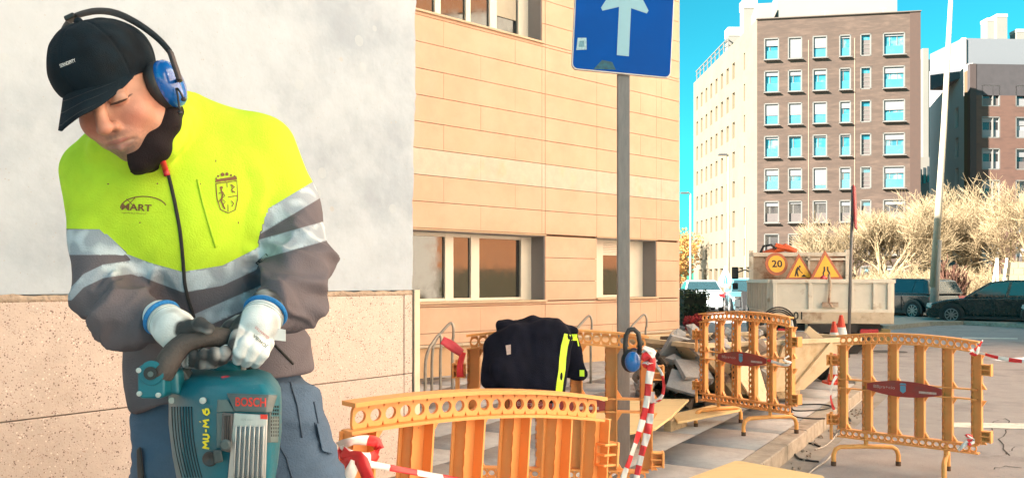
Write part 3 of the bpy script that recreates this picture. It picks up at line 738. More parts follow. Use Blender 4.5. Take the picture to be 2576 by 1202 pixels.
leaf_cloud('leaves', mat('red leaves', (.45, .035, .04), .7, var=.4, scale=9, col2=(.10, .07, .05), c2scale=12), fs, [((rg.uniform(-.2, .2), rg.uniform(-.25, .25), rg.uniform(.15, .55)), (.12, .14, .12)) for _ in range(12)], 1100, .035, rg)

# ------------------------------------------------------------------ lamp posts and poles
M_post = mat('cream painted post', (.34, .30, .24), .5, var=.08, scale=2)
M_galv = mat('galvanised steel', (.19, .18, .178), .5, .3, var=.25, scale=14, bump=.1, bscale=40, stretch=(3, 3, .6))
p = at(2348, 806, 29.5); p.z = ROAD
lp = thing('lamp_post', 'tall tapering cream lamp post leaning slightly, between the dark suv and the green car', 'lamp post', p)
tp = at(2395, -60, 29.5)-p; tp.y = 0
b = MB(); b.tube([(0, 0, 1.2), tp*.55, tp], [.135, .10, .07], 14); b.build('shaft', M_post, lp, smooth='all')
b = MB(); b.tube([(-.02, 0, 0), tp*.235], [.15, .135], 14); b.build('lower_shaft', mat('lower shaft grey', (.30, .265, .25), .6, var=.15), lp, smooth='all')  # lower part of the post, thicker and greyer
b = MB(); b.tube([tp*.998, tp+Vector((.8, -.2, .6)), tp+Vector((1.9, -.4, .7))], [.05, .045, .04], 8); b.build('arm', M_post, lp, smooth='all')
b = MB(); b.box(tp+Vector((2.2, -.45, .68)), (.8, .3, .14)); b.build('lamp_head', M_galv, lp, bevel=.03)
def street_lamp(px, pyt, d, label, arm):
    p = at(px, 745, d); p.z = ROAD; top = at(px, pyt, d).z-ROAD
    t = thing('street_lamp', label, 'street lamp', p, 0, 'grey street lamps down the side street')
    b = MB(); b.tube([(0, 0, 0), (0, 0, top)], [.10, .06], 8); b.build('pole', mat('green grey paint', (.26, .25, .2), .6), t, smooth='all')
    b = MB(); b.tube([(0, 0, top-.02), (arm*.5, 0, top+.12), (arm, 0, top+.1)], [.05, .04, .04], 6); b.build('arm', mat('green grey paint', (.2, .2, .2), .6), t)
    b = MB(); b.box((arm*1.2, 0, top+.07), (.55, .25, .12)); b.build('lamp_head', mat('lamp head', (.06, .06, .065), .5), t, bevel=.03)
street_lamp(1737, 488, 58, 'slim street lamp with a flat head right of the autumn trees', -.35)
street_lamp(1832, 392, 52, 'slim street lamp in front of the cream arcade side of the flats', -.3)
b = MB(); p = at(1876, 745, 60); b.tube([(0, 0, 0), (0, 0, 6.6)], [.06, .04], 6); o = b.build('thin_pole', mat('green grey paint', (.26, .25, .2), .6)); o.location = (p.x, p.y, ROAD); tag(o, 'thin bare pole standing before the right end of the cream arcade', 'pole')
# narrow pole before the truck with an edge-on red sign
p = at(2134, 880, 15.6); p.z = ROAD
pl = thing('sign_pole', 'thin grey pole with an edge-on red rimmed sign, in front of the truck tailgate', 'sign pole', p)
tpz = at(2146, 468, 15.6)-p; tpz.y = 0
b = MB(); b.tube([(0, 0, 0), tpz], .032, 8); b.build('pole', M_galv, pl, smooth='all')
b = MB(); b.box(tpz+Vector((.045, .02, -.40)), (.03, .55, .80), rot=(0, R(-2), R(-25.5))); b.build('sign_plate', mat('red rim', (.30, .02, .03), .5), pl, bevel=.01)
# pedestrian sign in the distance
p = at(1825, 745, 40); p.z = ROAD
ps = thing('pedestrian_sign', 'small white triangular warning sign in front of the arcade', 'sign', p)
b = MB(); b.tube([(0, 0, 0), (0, 0, 1.6)], .03, 6); b.build('pole', M_galv, ps)
b = MB(); b.prism([(-.33, 1.12), (.33, 1.12), (.33, 1.45), (.0, 2.15), (-.33, 1.45)], .03); b.build('sign_plate', mat('white sign back', (.62, .66, .66), .5), ps)
b = MB(); b.prism([(-.08, 1.2), (-.02, 1.42), (.02, 1.42), (.08, 1.2), (.12, 1.2), (.06, 1.6), (0, 1.72), (-.06, 1.6), (-.12, 1.2)], .01, off=-.012); b.build('pedestrian_symbol', mat('blue print', (.05, .25, .4), .6), ps)

# fence and wall at the far right
M_lat = mat('pale lattice', (.22, .19, .14), .8, var=.1)
p = at(2500, 730, 34); 
wf = thing('lattice_fence', 'pale block fence with white raking posts beyond the green car', 'fence', (p.x, p.y, ROAD))
b = MB(); 
for r_ in range(8):
    for k in range(9): b.box((.55+k*.42+(.2 if r_ % 2 else 0), 0, .25+r_*.26), (.40, .14, .24))
o = b.build('block', M_lat, wf); o['kind'] = 'stuff'
for k, (x0, x1) in enumerate(((-.35, .05), (.05, .05), (.12, .45))):
    b = MB(); b.beam((x0, -.2, .1), (x1, -.15, 2.35), .06, .06); b.build('post', mat('white post', (.6, .58, .52), .6), wf)
lw = thing('low_wall', 'low blue grey block wall between the two dark parked cars', 'wall', (at(2400, 780, 33).x, 33, ROAD))
b = MB(); b.box((.6, 0, .40), (6.5, .2, .8)); b.build('backing', mat('blue grey block', (.16, .22, .25), .8), lw)
for r_ in range(4):
    for k in range(8): b = MB(); b.box((-1.1+k*.42+(.2 if r_ % 2 else 0), -.11, .12+r_*.2), (.40, .03, .18)); b.build('block', mat('blue grey block', (.16, .22, .25), .8), lw)
# raised island kerb under the lamp post
isl = poly_sheet('traffic_island', [gp(2225, 818, -.0), gp(2330, 808, -.0), gp(2420, 806, -.0), gp(2620, 816, -.0), (40, 40), (14, 40)], ROAD+.12, M_far_pave)
b = MB(); Q = [gp(2225, 818, -.0), gp(2330, 808, -.0), gp(2420, 806, -.0), gp(2620, 816, -.0), gp(2900, 830, 0)]
for a, c in zip(Q[:-1], Q[1:]): b.beam((a[0], a[1]-.08, ROAD+.055), (c[0], c[1]-.08, ROAD+.055), .16, .14)
o = b.build('island_kerb', M_kerb, isl)

# ------------------------------------------------------------------ cars
M_tyre = mat('tyre rubber', (.02, .02, .021), .85)
M_rim = mat('alloy rim', (.26, .25, .25), .35, .6)
M_cglass = mat('car window glass', (.02, .045, .055), .04, spec=1.0)
M_black = mat('black plastic', (.02, .02, .022), .5)
M_red = mat('red lamp lens', (.45, .012, .015), .2, coat=.5)
M_plate = mat('white number plate', (.62, .6, .52), .4)
M_platetx = mat('black print', (.02, .02, .02), .6)
def car(name, label, paint, loc, rz, L_=4.3, W=1.78, Hh=1.47, suv=False, sedan=False, plate=True):
    """front towards local +x, origin on the ground under the middle"""
    t = thing(name, label, 'car', loc, rz)
    h0 = .24 if suv else .18
    belt = Hh*.62; 
    # side profile upper outline of the lower body (x, z)
    x = lambda f: -L_/2+f*L_
    low = [(x(0), .42), (x(.0), .66), (x(.015), belt*.93), (x(.05), belt+.0), (x(.30), belt+.01), (x(.62), belt-.01), (x(.72), belt-.03), (x(.86), belt-.10), (x(.955), belt-.22), (x(1), belt-.38), (x(1), .40), (x(.985), h0+.02), (x(.0175), h0+.04)]
    if sedan: low[2:5] = [(x(.01), belt*.97), (x(.03), belt+.03), (x(.18), belt+.04)]
    def loft(prof, widths, crown=.0):
        V = []; F = []; n = len(prof); ys = [-1, -.93, -.6, 0, .6, .93, 1]
        for yi, yy in enumerate(ys):
            for (px_, pz_) in prof:
                wz = widths(px_, pz_)
                edge = abs(yy) == 1
                cx = px_*(.985 if edge else 1.0)
                bul = (1-yy*yy)*.05*(1 if px_ > 0 else -1)*(abs(px_) > L_*.44)
                zz_ = pz_-(.035 if edge and pz_ > belt-.2 else 0)
                V.append((cx+bul, yy*wz, zz_))
        for a in range(len(ys)-1):
            for i in range(n): F.append((a*n+i, a*n+(i+1) % n, (a+1)*n+(i+1) % n, (a+1)*n+i))
        F += [tuple(range(n)), tuple(range(len(ys)*n-1, (len(ys)-1)*n-1, -1))]
        return V, F
    def wlow(px_, pz_):
        e = max(0, abs(px_)/(L_/2)-.72)/.28
        return W/2*(1-.13*e*e)*(1-.04*(pz_ < .35))
    V, F = loft(low, wlow); b = MB(); b.add(V, F); body = b.build('body', paint, t, bevel=.035, seg=3)
    if suv: rp = [(.02, belt+.0), (.065, Hh-.10), (.12, Hh-.02), (.40, Hh), (.56, Hh-.05), (.74, belt-.03)]
    elif sedan: rp = [(.13, belt+.02), (.27, Hh-.04), (.45, Hh), (.56, Hh-.05), (.74, belt-.03)]
    else: rp = [(.015, belt), (.11, Hh-.06), (.22, Hh), (.44, Hh), (.55, Hh-.06), (.73, belt-.03)]
    def house(ins, zt, zcut=0):
        V = []; n = len(rp)
        for s_ in (-1, 1):
            for f, z in rp:
                k = (z-belt)/(Hh-belt); V.append((x(f)*(1-.0*ins), s_*(W/2-.045-ins-.20*max(0, k)**1.2), z-zt*max(0, k)))
        F = [tuple(range(n-1, -1, -1)), tuple(range(n, 2*n))]+[(i, i+n, (i+1) % n+n, (i+1) % n) for i in range(n)]
        return V, F
    b = MB(); b.add(*house(0, 0)); roof = b.build('cabin', paint, t, bevel=.04, seg=3)
    # side windows as inset glass plates, following the cabin sides
    def sidept(f, k, s_, o_=.004): return Vector((x(f), s_*(W/2-.045-.20*max(0, k)**1.2+o_), belt+k*(Hh-belt)))
    for s_ in (-1, 1):
        if suv: quads = [((.075, .12), (.10, .78), (.17, .84), (.18, .12)), ((.20, .12), (.19, .86), (.40, .90), (.42, .12)), ((.44, .12), (.42, .90), (.545, .82), (.68, .12))]
        elif sedan: quads = [((.19, .12), (.29, .82), (.41, .90), (.42, .12)), ((.44, .12), (.43, .90), (.545, .84), (.68, .12))]
        else: quads = [((.07, .14), (.135, .74), (.175, .82), (.18, .12)), ((.20, .12), (.195, .84), (.40, .88), (.42, .12)), ((.44, .12), (.42, .88), (.535, .80), (.67, .12))]
        for q in quads:
            b = MB(); P = [sidept(f, k, s_) for f, k in q]; b.add(P+[p-Vector((0, s_*.012, 0)) for p in P], [(0, 1, 2, 3), (7, 6, 5, 4), (0, 4, 5, 1), (1, 5, 6, 2), (2, 6, 7, 3), (3, 7, 4, 0)]); b.build('side_window', M_cglass, roof)
    def endglass(i, j, nm, a0, a1):
        f0, z0 = rp[i]; f1, z1 = rp[j]; b = MB(); P = []
        for tt in (a0, a1):
            f = f0+(f1-f0)*tt; z = z0+(z1-z0)*tt; k = (z-belt)/(Hh-belt); ww = W/2-.10-.20*max(0, k)**1.2
            nrm = Vector((-(z1-z0), 0, (f1-f0)*L_)).normalized(); nrm = nrm if nrm.x*(1 if i > 2 else -1) > 0 else -nrm
            c_ = Vector((x(f), 0, z))+nrm*.008
            P.append((c_+Vector((0, -ww, 0)), c_+Vector((0, ww, 0))))
        b.add([P[0][0], P[0][1], P[1][1], P[1][0]], [(0, 1, 2, 3)]); b.build(nm, M_cglass, roof)
    endglass(0, 1, 'rear_window', .15, .95); endglass(len(rp)-1, len(rp)-2, 'windscreen', .06, .94)
    rw = .34 if suv else .31
    for fx in (.175, .81):
        for s_ in (-1, 1):
            # dark arch + wheel
            b = MB(); A = [(x(fx)+math.cos(a)*(rw+.075), rw+math.sin(a)*(rw+.075)) for a in np.linspace(-.35, math.pi+.35, 18)]
            A = [(px_, max(pz_, h0+.0)) for px_, pz_ in A]
            b.prism(A, .03, c=(0, s_*(W/2)-.015 - s_*.010, 0)); b.build('wheel_arch', M_black, t)
            w_ = MB(); Mr = Matrix.Rotation(R(90), 3, 'X')
            w_.lathe([(rw*.62, -.105), (rw*.93, -.11), (rw, -.08), (rw, .08), (rw*.93, .11), (rw*.62, .105)], (x(fx), s_*(W/2-.085), rw), 24, Mr); wh = w_.build('wheel', M_tyre, t, smooth=True)
            r_ = MB(); c = Vector((x(fx), s_*(W/2+.022), rw)); r_.tube([c+Vector((math.cos(a)*rw*.62, 0, math.sin(a)*rw*.62)) for a in np.linspace(0, 2*math.pi, 25)], .016, 5, cap=False)
            dk = MB(); dk.lathe([(0, 0), (rw*.63, 0), (rw*.63, .004), (0, .004)], (x(fx), s_*(W/2+.012), rw), 20, Mr); dk.build('brake_disc', M_black, wh)
            for k in range(9):
                a = k*2*math.pi/9; r_.beam(c+Vector((0, 0, 0)), c+Vector((math.cos(a)*rw*.60, 0, math.sin(a)*rw*.60)), .035, .02, up=(0, 1, 0))
            r_.build('rim', M_rim, wh)
    # rear lights, plate, bumper, handles, mirrors
    for s_ in (-1, 1):
        b = MB(); b.box((x(.012), s_*(W/2-.20), belt-.13), (.14, .34, .15), rot=(0, 0, s_*.22)); b.build('tail_light', M_red, t, bevel=.02)
        b = MB(); b.box((x(.965), s_*(W/2-.24), belt-.30), (.18, .34, .13), rot=(0, R(-20), -s_*.35)); b.build('headlight', mat('headlight glass', (.5, .5, .5), .15), t, bevel=.02)
        b = MB(); b.box((x(.645), s_*(W/2+.06), belt+.09), (.10, .20, .13)); b.build('wing_mirror', paint, t, bevel=.03)
        for fh in (.21, .43): b = MB(); b.box((x(fh), s_*(W/2-.005), belt-.15), (.17, .03, .03)); b.build('door_handle', paint, t)
        for fh in (.30, .515): b = MB(); b.box((x(fh), s_*(W/2-.018), (belt+h0)/2), (.008, .03, belt-h0-.06)); b.build('door_gap', M_black, t)
        b = MB(); b.box((x(.5), s_*(W/2-.02), h0+.05), (L_*.50, .06, .10)); b.build('side_skirt', M_black, t)
    b = MB(); b.box((x(.0)-.025, 0, .40), (.10, W-.24, .26)); b.build('rear_bumper', M_black if suv else paint, t, bevel=.03)
    b = MB(); b.box((x(.995), 0, .38), (.10, W-.34, .22)); b.build('front_bumper', M_black, t, bevel=.03)
    if plate:
        b = MB(); b.box((x(0)-.05, 0, belt*.70), (.02, .50, .11)); b.build('number_plate', M_plate, t)
    return t
M_pgreen = mat('dark green car paint', (.012, .022, .020), .25, var=.0, coat=.8)
M_pgrey = mat('dark grey car paint', (.022, .030, .034), .3, var=.0, coat=.8)
M_pbrown = mat('brown black car paint', (.03, .018, .018), .3, var=.0, coat=.8)
M_pwhite = mat('white car paint', (.50, .56, .60), .3, var=.0, coat=.6)
M_pblue = mat('blue car paint', (.10, .30, .38), .3, var=.0, coat=.7)
M_pred = mat('red car paint', (.32, .03, .04), .3, var=.0, coat=.7)
def cpos(px, py_ground): x_, d_ = gp(px, py_ground); return (x_, d_, ROAD)
p = cpos(2292, 806); car('suv_car', 'dark grey suv parked with its rear to us, right behind the truck tailgate', M_pgrey, (p[0]+.65, p[1]+2.2, ROAD), R(112), L_=4.3, W=1.82, Hh=1.52, suv=True)
p = cpos(2484, 818); car('hatchback_car', 'dark green hatchback parked right of the tall lamp post', M_pgreen, (p[0]+.85, p[1]+.7, ROAD), R(141), L_=4.2, W=1.74, Hh=1.45)
p = cpos(2650, 828); car('parked_car', 'dark car cut off by the right edge, next to the green hatchback', M_pbrown, (p[0]+1.6, p[1]-.1, ROAD), R(141), L_=4.3, W=1.76, Hh=1.50)
p = cpos(1803, 788); car('saloon_car', 'white saloon car seen from behind down the side street', M_pwhite, (p[0], 40, ROAD), R(84), L_=4.6, W=1.8, Hh=1.46, sedan=True)
car('parked_car', 'pale blue car parked facing us left of the truck', M_pblue, (at(1882, 760, 36).x, 36, ROAD), R(-100), L_=4.2, W=1.75, Hh=1.55, suv=True)
car('parked_car', 'red car hidden mostly behind the white saloon', M_pred, (at(1765, 760, 50).x, 50, ROAD), R(84), L_=4.3, W=1.78, Hh=1.45)
car('parked_car', 'dark blue car roof showing over the hedge', M_pblue, (at(1762, 745, 60).x, 60, ROAD), R(80), L_=4.5, W=1.8, Hh=1.5)
# scooter
p = at(1866, 780, 33)
sc_ = thing('motor_scooter', 'dark motor scooter parked at the kerb beside the pale blue car', 'scooter', (p.x, p.y, ROAD))
b = MB()
for y_ in (-.6, .6): b.lathe([(.12, -.05), (.24, -.05), (.26, 0), (.24, .05), (.12, .05)], (0, y_, .26), 16, Matrix.Rotation(R(90), 3, 'Y'))
b.build('wheel', M_tyre, sc_)
b = MB(); b.box((0, .25, .55), (.28, .8, .30), taper=(.8, .9)); b.box((0, -.35, .35), (.30, .5, .08)); b.box((0, -.6, .65), (.34, .12, .7), rot=(R(-14), 0, 0)); b.tube([(-.3, -.52, 1.05), (0, -.55, 1.0), (.3, -.52, 1.05)], .02, 6); b.build('body', M_black, sc_, bevel=.03)
b = MB(); b.box((0, .28, .76), (.26, .62, .1)); b.build('saddle', M_tyre, sc_, bevel=.03)

# ------------------------------------------------------------------ tipper truck
M_tw = mat('truck cream paint', (.68, .62, .53), .6, var=.12, scale=4, col2=(.44, .33, .23), c2scale=3, c2lo=.58, c2hi=.72, spots=[(20, .10, (.30, .14, .07), .7)])
M_twd = mat('dirty truck steel', (.50, .40, .31), .8, var=.3, scale=6, col2=(.26, .14, .09), c2scale=2.2, c2lo=.48, c2hi=.62, spots=[(14, .16, (.16, .08, .05), .6)])
M_chas = mat('chassis black', (.03, .028, .027), .8)
TR0 = at(2090, 800, 16.5); TRZ = math.atan2(-.10, 1)
tr = thing('tipper_truck', 'dirty cream tipper truck with road signs leaning in its bed', 'truck', (TR0.x, TR0.y, ROAD), 0)
TW = 2.26   # width; local x across, y forward (away)
zb0 = .62; zb1 = 1.46
dl = .42  # body leans to show its left flank: run lines towards the vanishing point
def TL(x_, y_, z_): return Vector((x_-.17*y_, y_, z_))
Mt = Matrix(((1, -.0, 0), (0, 1, 0), (0, 0, 1)))
tr.rotation_euler = (0, 0, R(-9))
b = MB(); b.box((0, 0, (zb0+zb1)/2+.08), (TW, .05, zb1-zb0-.16)); tg = b.build('tailgate', M_tw, tr, bevel=.004)
b = MB()
for xx in (-TW/2+.05, -.40, .38, TW/2-.32, TW/2-.05): b.box((xx, -.045, (zb0+zb1)/2+.08), (.07, .06, zb1-zb0-.2))
b.box((0, -.045, zb1-.04), (TW, .07, .07)); b.box((0, -.045, zb0+.22), (TW, .07, .06)); b.build('rib', M_tw, tr, bevel=.006)
b = MB(); b.box((0, -.03, zb0+.08), (TW+.04, .16, .22)); b.build('rear_beam', mat('beam cream', (.56, .45, .33), .7, var=.2, scale=5, col2=(.35, .24, .16), c2scale=4), tr, bevel=.008)
b = MB(); b.tube([(-.06, -.09, zb1+.1), (-.03, -.09, zb1-.1), (-.06, -.1, zb1-.45), (0, -.1, zb0+.3)], .025, 6); b.box((-.03, -.09, zb1-.5), (.30, .04, .10)); b.build('latch', M_twd, tr)
text_mesh('fleet_number', '01', M_platetx, tr, (-TW/2+.40, -.116, zb0+.045), (1, 0, 0), (0, 0, 1), .155, bold=True)
for sx in (-1, 1):
    b = MB(); b.box((sx*(TW/2), 1.75, (zb0+zb1)/2+.08), (.05, 3.5, zb1-zb0-.16)); sdp = b.build('side_panel', M_tw, tr, bevel=.004)
    b = MB()
    for k in range(9): b.box((sx*(TW/2+.045), .10+k*.41, (zb0+zb1)/2+.08), (.06, .06, zb1-zb0-.2))
    b.box((sx*(TW/2+.045), 1.75, zb1-.04), (.07, 3.5, .07)); b.build('side_rib', M_tw, tr, bevel=.005)
b = MB(); b.box((0, 1.75, zb0+.1), (TW-.05, 3.5, .08)); b.build('bed_floor', M_twd, tr)
zh = 2.06
b = MB(); b.box((0.0, 3.5, (zb0+zh)/2), (TW-.06, .05, zh-zb0)); b.build('headboard', M_twd, tr)
b = MB(); b.box((0, 3.46, zh), (TW, .09, .09)); b.box((-TW/2+.03, 3.46, (zb0+zh)/2+.1), (.09, .09, zh-zb0)); b.box((TW/2-.03, 3.46, (zb0+zh)/2+.1), (.09, .09, zh-zb0)); b.box((TW*.28, 3.46, zh-.12), (TW*.42, .08, .05)); b.box((TW*.1, 3.46, zh-.35), (.05, .08, .6)); b.build('headboard_frame', M_tw, tr)
b = MB(); b.box((0, 4.6, 1.15), (1.9, 1.5, 1.5), taper=(.9, .85)); cab = b.build('cab', M_tw, tr, bevel=.05)
b = MB(); b.box((0, 3.86, 1.5), (1.5, .03, .45)); b.build('rear_cab_window', M_cglass, cab)
b = MB(); b.tube([(-TW/2-.30, 3.9, 1.62), (-TW/2-.05, 4.0, 1.7), (-TW/2+.2, 4.2, 1.6)], .018, 6); b.build('mirror_arm', M_black, tr)
b = MB(); b.box((-TW/2-.30, 3.9, 1.62), (.16, .06, .30)); b.build('wing_mirror', M_black, tr, bevel=.02)
b = MB(); b.box((-TW/2-.30, 3.9, 1.30), (.14, .06, .16)); b.build('wing_mirror', M_black, tr, bevel=.02)
b = MB(); b.box((0, 2.2, .50), (.9, 4.8, .16)); b.box((0, .08, .50), (1.9, .1, .12)); b.build('chassis', M_chas, tr)
for yy in (1.1, 4.5):
    for sx in (-1, 1):
        w_ = MB(); w_.lathe([(.2, -.16), (.38, -.16), (.41, -.12), (.41, .12), (.38, .16), (.2, .16)], (sx*(TW/2-.26), yy, .41), 24, Matrix.Rotation(R(90), 3, 'Y')); wh = w_.build('wheel', M_tyre, tr, smooth=True)
        w_ = MB(); w_.lathe([(.0, -.02), (.2, -.06), (.22, 0), (.2, .06), (0, .02)], (sx*(TW/2-.12), yy, .41), 16, Matrix.Rotation(R(90), 3, 'Y')); w_.build('hub', M_rim, wh)
for sx in (-1, 1):
    b = MB(); b.box((sx*(TW/2-.28), .62, .48), (.46, .03, .55)); b.build('mudflap', M_chas, tr)
b = MB(); b.box((-.22, -.07, .53), (.56, .03, .14)); npl = b.build('number_plate', mat('yellowed plate', (.50, .42, .32), .5), tr)
text_mesh('plate_text', '2599 JF', M_platetx, npl, (-.46, -.088, .485), (1, 0, 0), (0, 0, 1), .095, width=.47)
b = MB(); b.box((.70, -.06, .42), (.34, .05, .13)); tl_ = b.build('tail_light', M_red, tr, bevel=.01)
b = MB(); b.box((-.85, -.06, .42), (.34, .05, .13)); b.build('tail_light', M_red, tr, bevel=.01)
b = MB(); b.box((.92, .2, .35), (.42, .34, .26)); b.build('tool_box', mat('khaki box', (.22, .17, .07), .7), tr, bevel=.02)
# orange grab of the truck crane behind the headboard
M_orange_p = mat('orange machine paint', (.75, .12, .03), .45, var=.15)
b = MB(); b.tube([(-.75, 3.9, 1.4), (-.72, 3.85, 2.1), (-.25, 3.8, 2.24), (.0, 3.8, 2.12)], [.09, .09, .10, .08], 8); b.box((-.35, 3.8, 2.26), (.32, .2, .10), rot=(0, R(14), 0)); b.build('crane_arm', M_orange_p, tr, bevel=.01)
b = MB(); b.tube([(-.85, 3.75, 2.1), (-.78, 3.7, 2.27), (-.6, 3.7, 2.30), (-.48, 3.7, 2.2)], .03, 6); b.build('hose', M_black, tr)
# loose road signs leaning in the bed
M_yel = mat('yellow sign face', (.80, .42, .03), .5, var=.14, scale=6, col2=(.50, .25, .06), c2scale=5, c2lo=.58, c2hi=.8)
M_rimr = mat('faded red rim', (.42, .12, .06), .6, var=.25, scale=6, col2=(.32, .14, .08), c2scale=7)
def tilt_sign(name, label, px, py, d, tiltz=0):
    p = at(px, py, d); t = thing(name, label, 'road sign', p, (R(-8), tiltz, R(3))); return t
t = tilt_sign('speed_limit_sign', 'round yellow speed limit 20 sign with a worn red rim in the truck bed', 1953, 664, 19.6)
b = MB(); b.lathe([(0, -.01), (.27, -.01), (.27, .01), (0, .01)], (0, 0, 0), 36, Matrix.Rotation(R(90), 3, 'X')); b.build('plate', M_rimr, t)
b = MB(); b.lathe([(0, 0), (.20, 0), (.20, .004), (0, .004)], (0, -.014, 0), 32, Matrix.Rotation(R(90), 3, 'X')); b.build('face', M_yel, t)
text_mesh('digits', '20', M_platetx, t, (-.115, -.022, -.08), (1, 0, 0), (0, 0, 1), .17, width=.25, bold=True)
def tri_sign(label, px, py, d, s=.36, nm='roadworks_sign'):
    t = tilt_sign(nm, label, px, py, d)
    def tri(r, y0, th, m, n_):
        b = MB(); b.prism([(-r, -r*.577), (r, -r*.577), (0, r*1.155)], th, off=y0); return b.build(n_, m, t, bevel=.01 if th > .01 else 0)
    tri(s, 0, .02, M_rimr, 'plate'); tri(s*.74, -.004, .004, M_yel, 'face'); return t
t = tri_sign('triangular yellow roadworks sign with a digging figure, middle of the three signs in the truck', 2012, 681, 19.4)
b = MB()
for a, c, r_ in (((-.12, -.13), (-.085, .0), .016), ((-.05, -.13), (-.075, .0), .016), ((-.08, 0), (-.03, .085), .026), ((-.03, .08), (.0, .0), .012), ((.0, .0), (.06, -.06), .008)):
    b.beam((a[0], -.008, a[1]), (c[0], -.008, c[1]), r_*2, .006, up=(0, 1, 0))
b.lathe([(0, 0), (.025, 0), (.025, .006), (0, .006)], (.0, -.006, .10), 12, Matrix.Rotation(R(90), 3, 'X')); b.prism([(.02, -.14), (.15, -.14), (.085, -.08)], .004, off=-.01); b.build('digging_symbol', M_platetx, t)
t = tri_sign('triangular yellow road narrows sign, rightmost of the three signs in the truck', 2078, 678, 19.2, s=.40, nm='road_narrows_sign')
b = MB()
for s_ in (-1, 1):
    b.prism([(s_*.09, -.15), (s_*.055, -.15), (s_*.055, -.08), (s_*.02, -.02), (s_*.02, .07), (s_*.055, .07), (s_*.055, -.01), (s_*.09, -.07)], .004, off=-.01)
b.build('narrowing_symbol', M_platetx, t)
b = MB(); b.ball((0, 0, 0), (.07, .05, .06)); o = b.build('red_rag', M_red); o.location = at(2072, 700, 16.7); tag(o, 'small red rag on the tailgate edge below the road signs', 'rag')
# ------------------------------------------------------------------ orange barriers
M_or = mat('orange barrier plastic', (.88, .385, .12), .5, var=.14, scale=7, bump=.05, bscale=60, col2=(.80, .31, .08), c2scale=3.5, c2lo=.42, c2hi=.75, sub=.0, spots=[(26, .10, (.32, .16, .08), .55), (70, .14, (.62, .42, .26), .5), (11, .07, (.50, .38, .27), .45)])
M_orf = mat('orange painted tube', (.78, .36, .10), .45, var=.2, scale=10, col2=(.42, .17, .05), c2scale=9, c2lo=.55, c2hi=.7)
M_redpl = mat('worn red plate', (.30, .035, .03), .5, var=.2, scale=10, col2=(.22, .05, .045), c2scale=9)
M_plw = mat('worn white print', (.50, .38, .34), .6, var=.4, scale=60)
M_plb = mat('blue print on plate', (.10, .28, .42), .5)
def holed(b, pts, h, r, th, yoff, hole=True, n_seg=10, out=(0, 1, 0)):
    """strip running through pts (centre line in the XZ plane) with a round hole in every cell; depth th along y"""
    for (p, q) in zip(pts[:-1], pts[1:]):
        p = Vector(p); q = Vector(q); c = (p+q)/2; ax = (q-p)/2; uz = Vector((0, 0, h/2)) if abs(ax.z) < abs(ax.x)+abs(ax.y) else (Vector((h/2, 0, 0)) if out[1] else Vector((0, h/2, 0)))
        o_ = Vector(out).normalized()*th
        # outer square loop sampled at the same angles as the hole
        ring_o = []; ring_i = []; rx = ax.normalized()*r[0]; ry = uz.normalized()*r[1]
        for k in range(n_seg):
            a = 2*math.pi*(k+.5)/n_seg; ca, sa = math.cos(a), math.sin(a); m_ = max(abs(ca), abs(sa))
            ring_o.append(c+ax*(ca/m_)+uz*(sa/m_)); ring_i.append(c+rx*ca+ry*sa)
        # add the four corners exactly
        V = ring_o+ring_i+[v+o_ for v in ring_o]+[v+o_ for v in ring_i]; n = n_seg
        F = []
        for k in range(n):
            j = (k+1) % n
            F += [(k, j, n+j, n+k), (2*n+k, 3*n+k, 3*n+j, 2*n+j), (n+k, n+j, 3*n+j, 3*n+k), (k, 2*n+k, 2*n+j, j)]
        b.add(V, F)
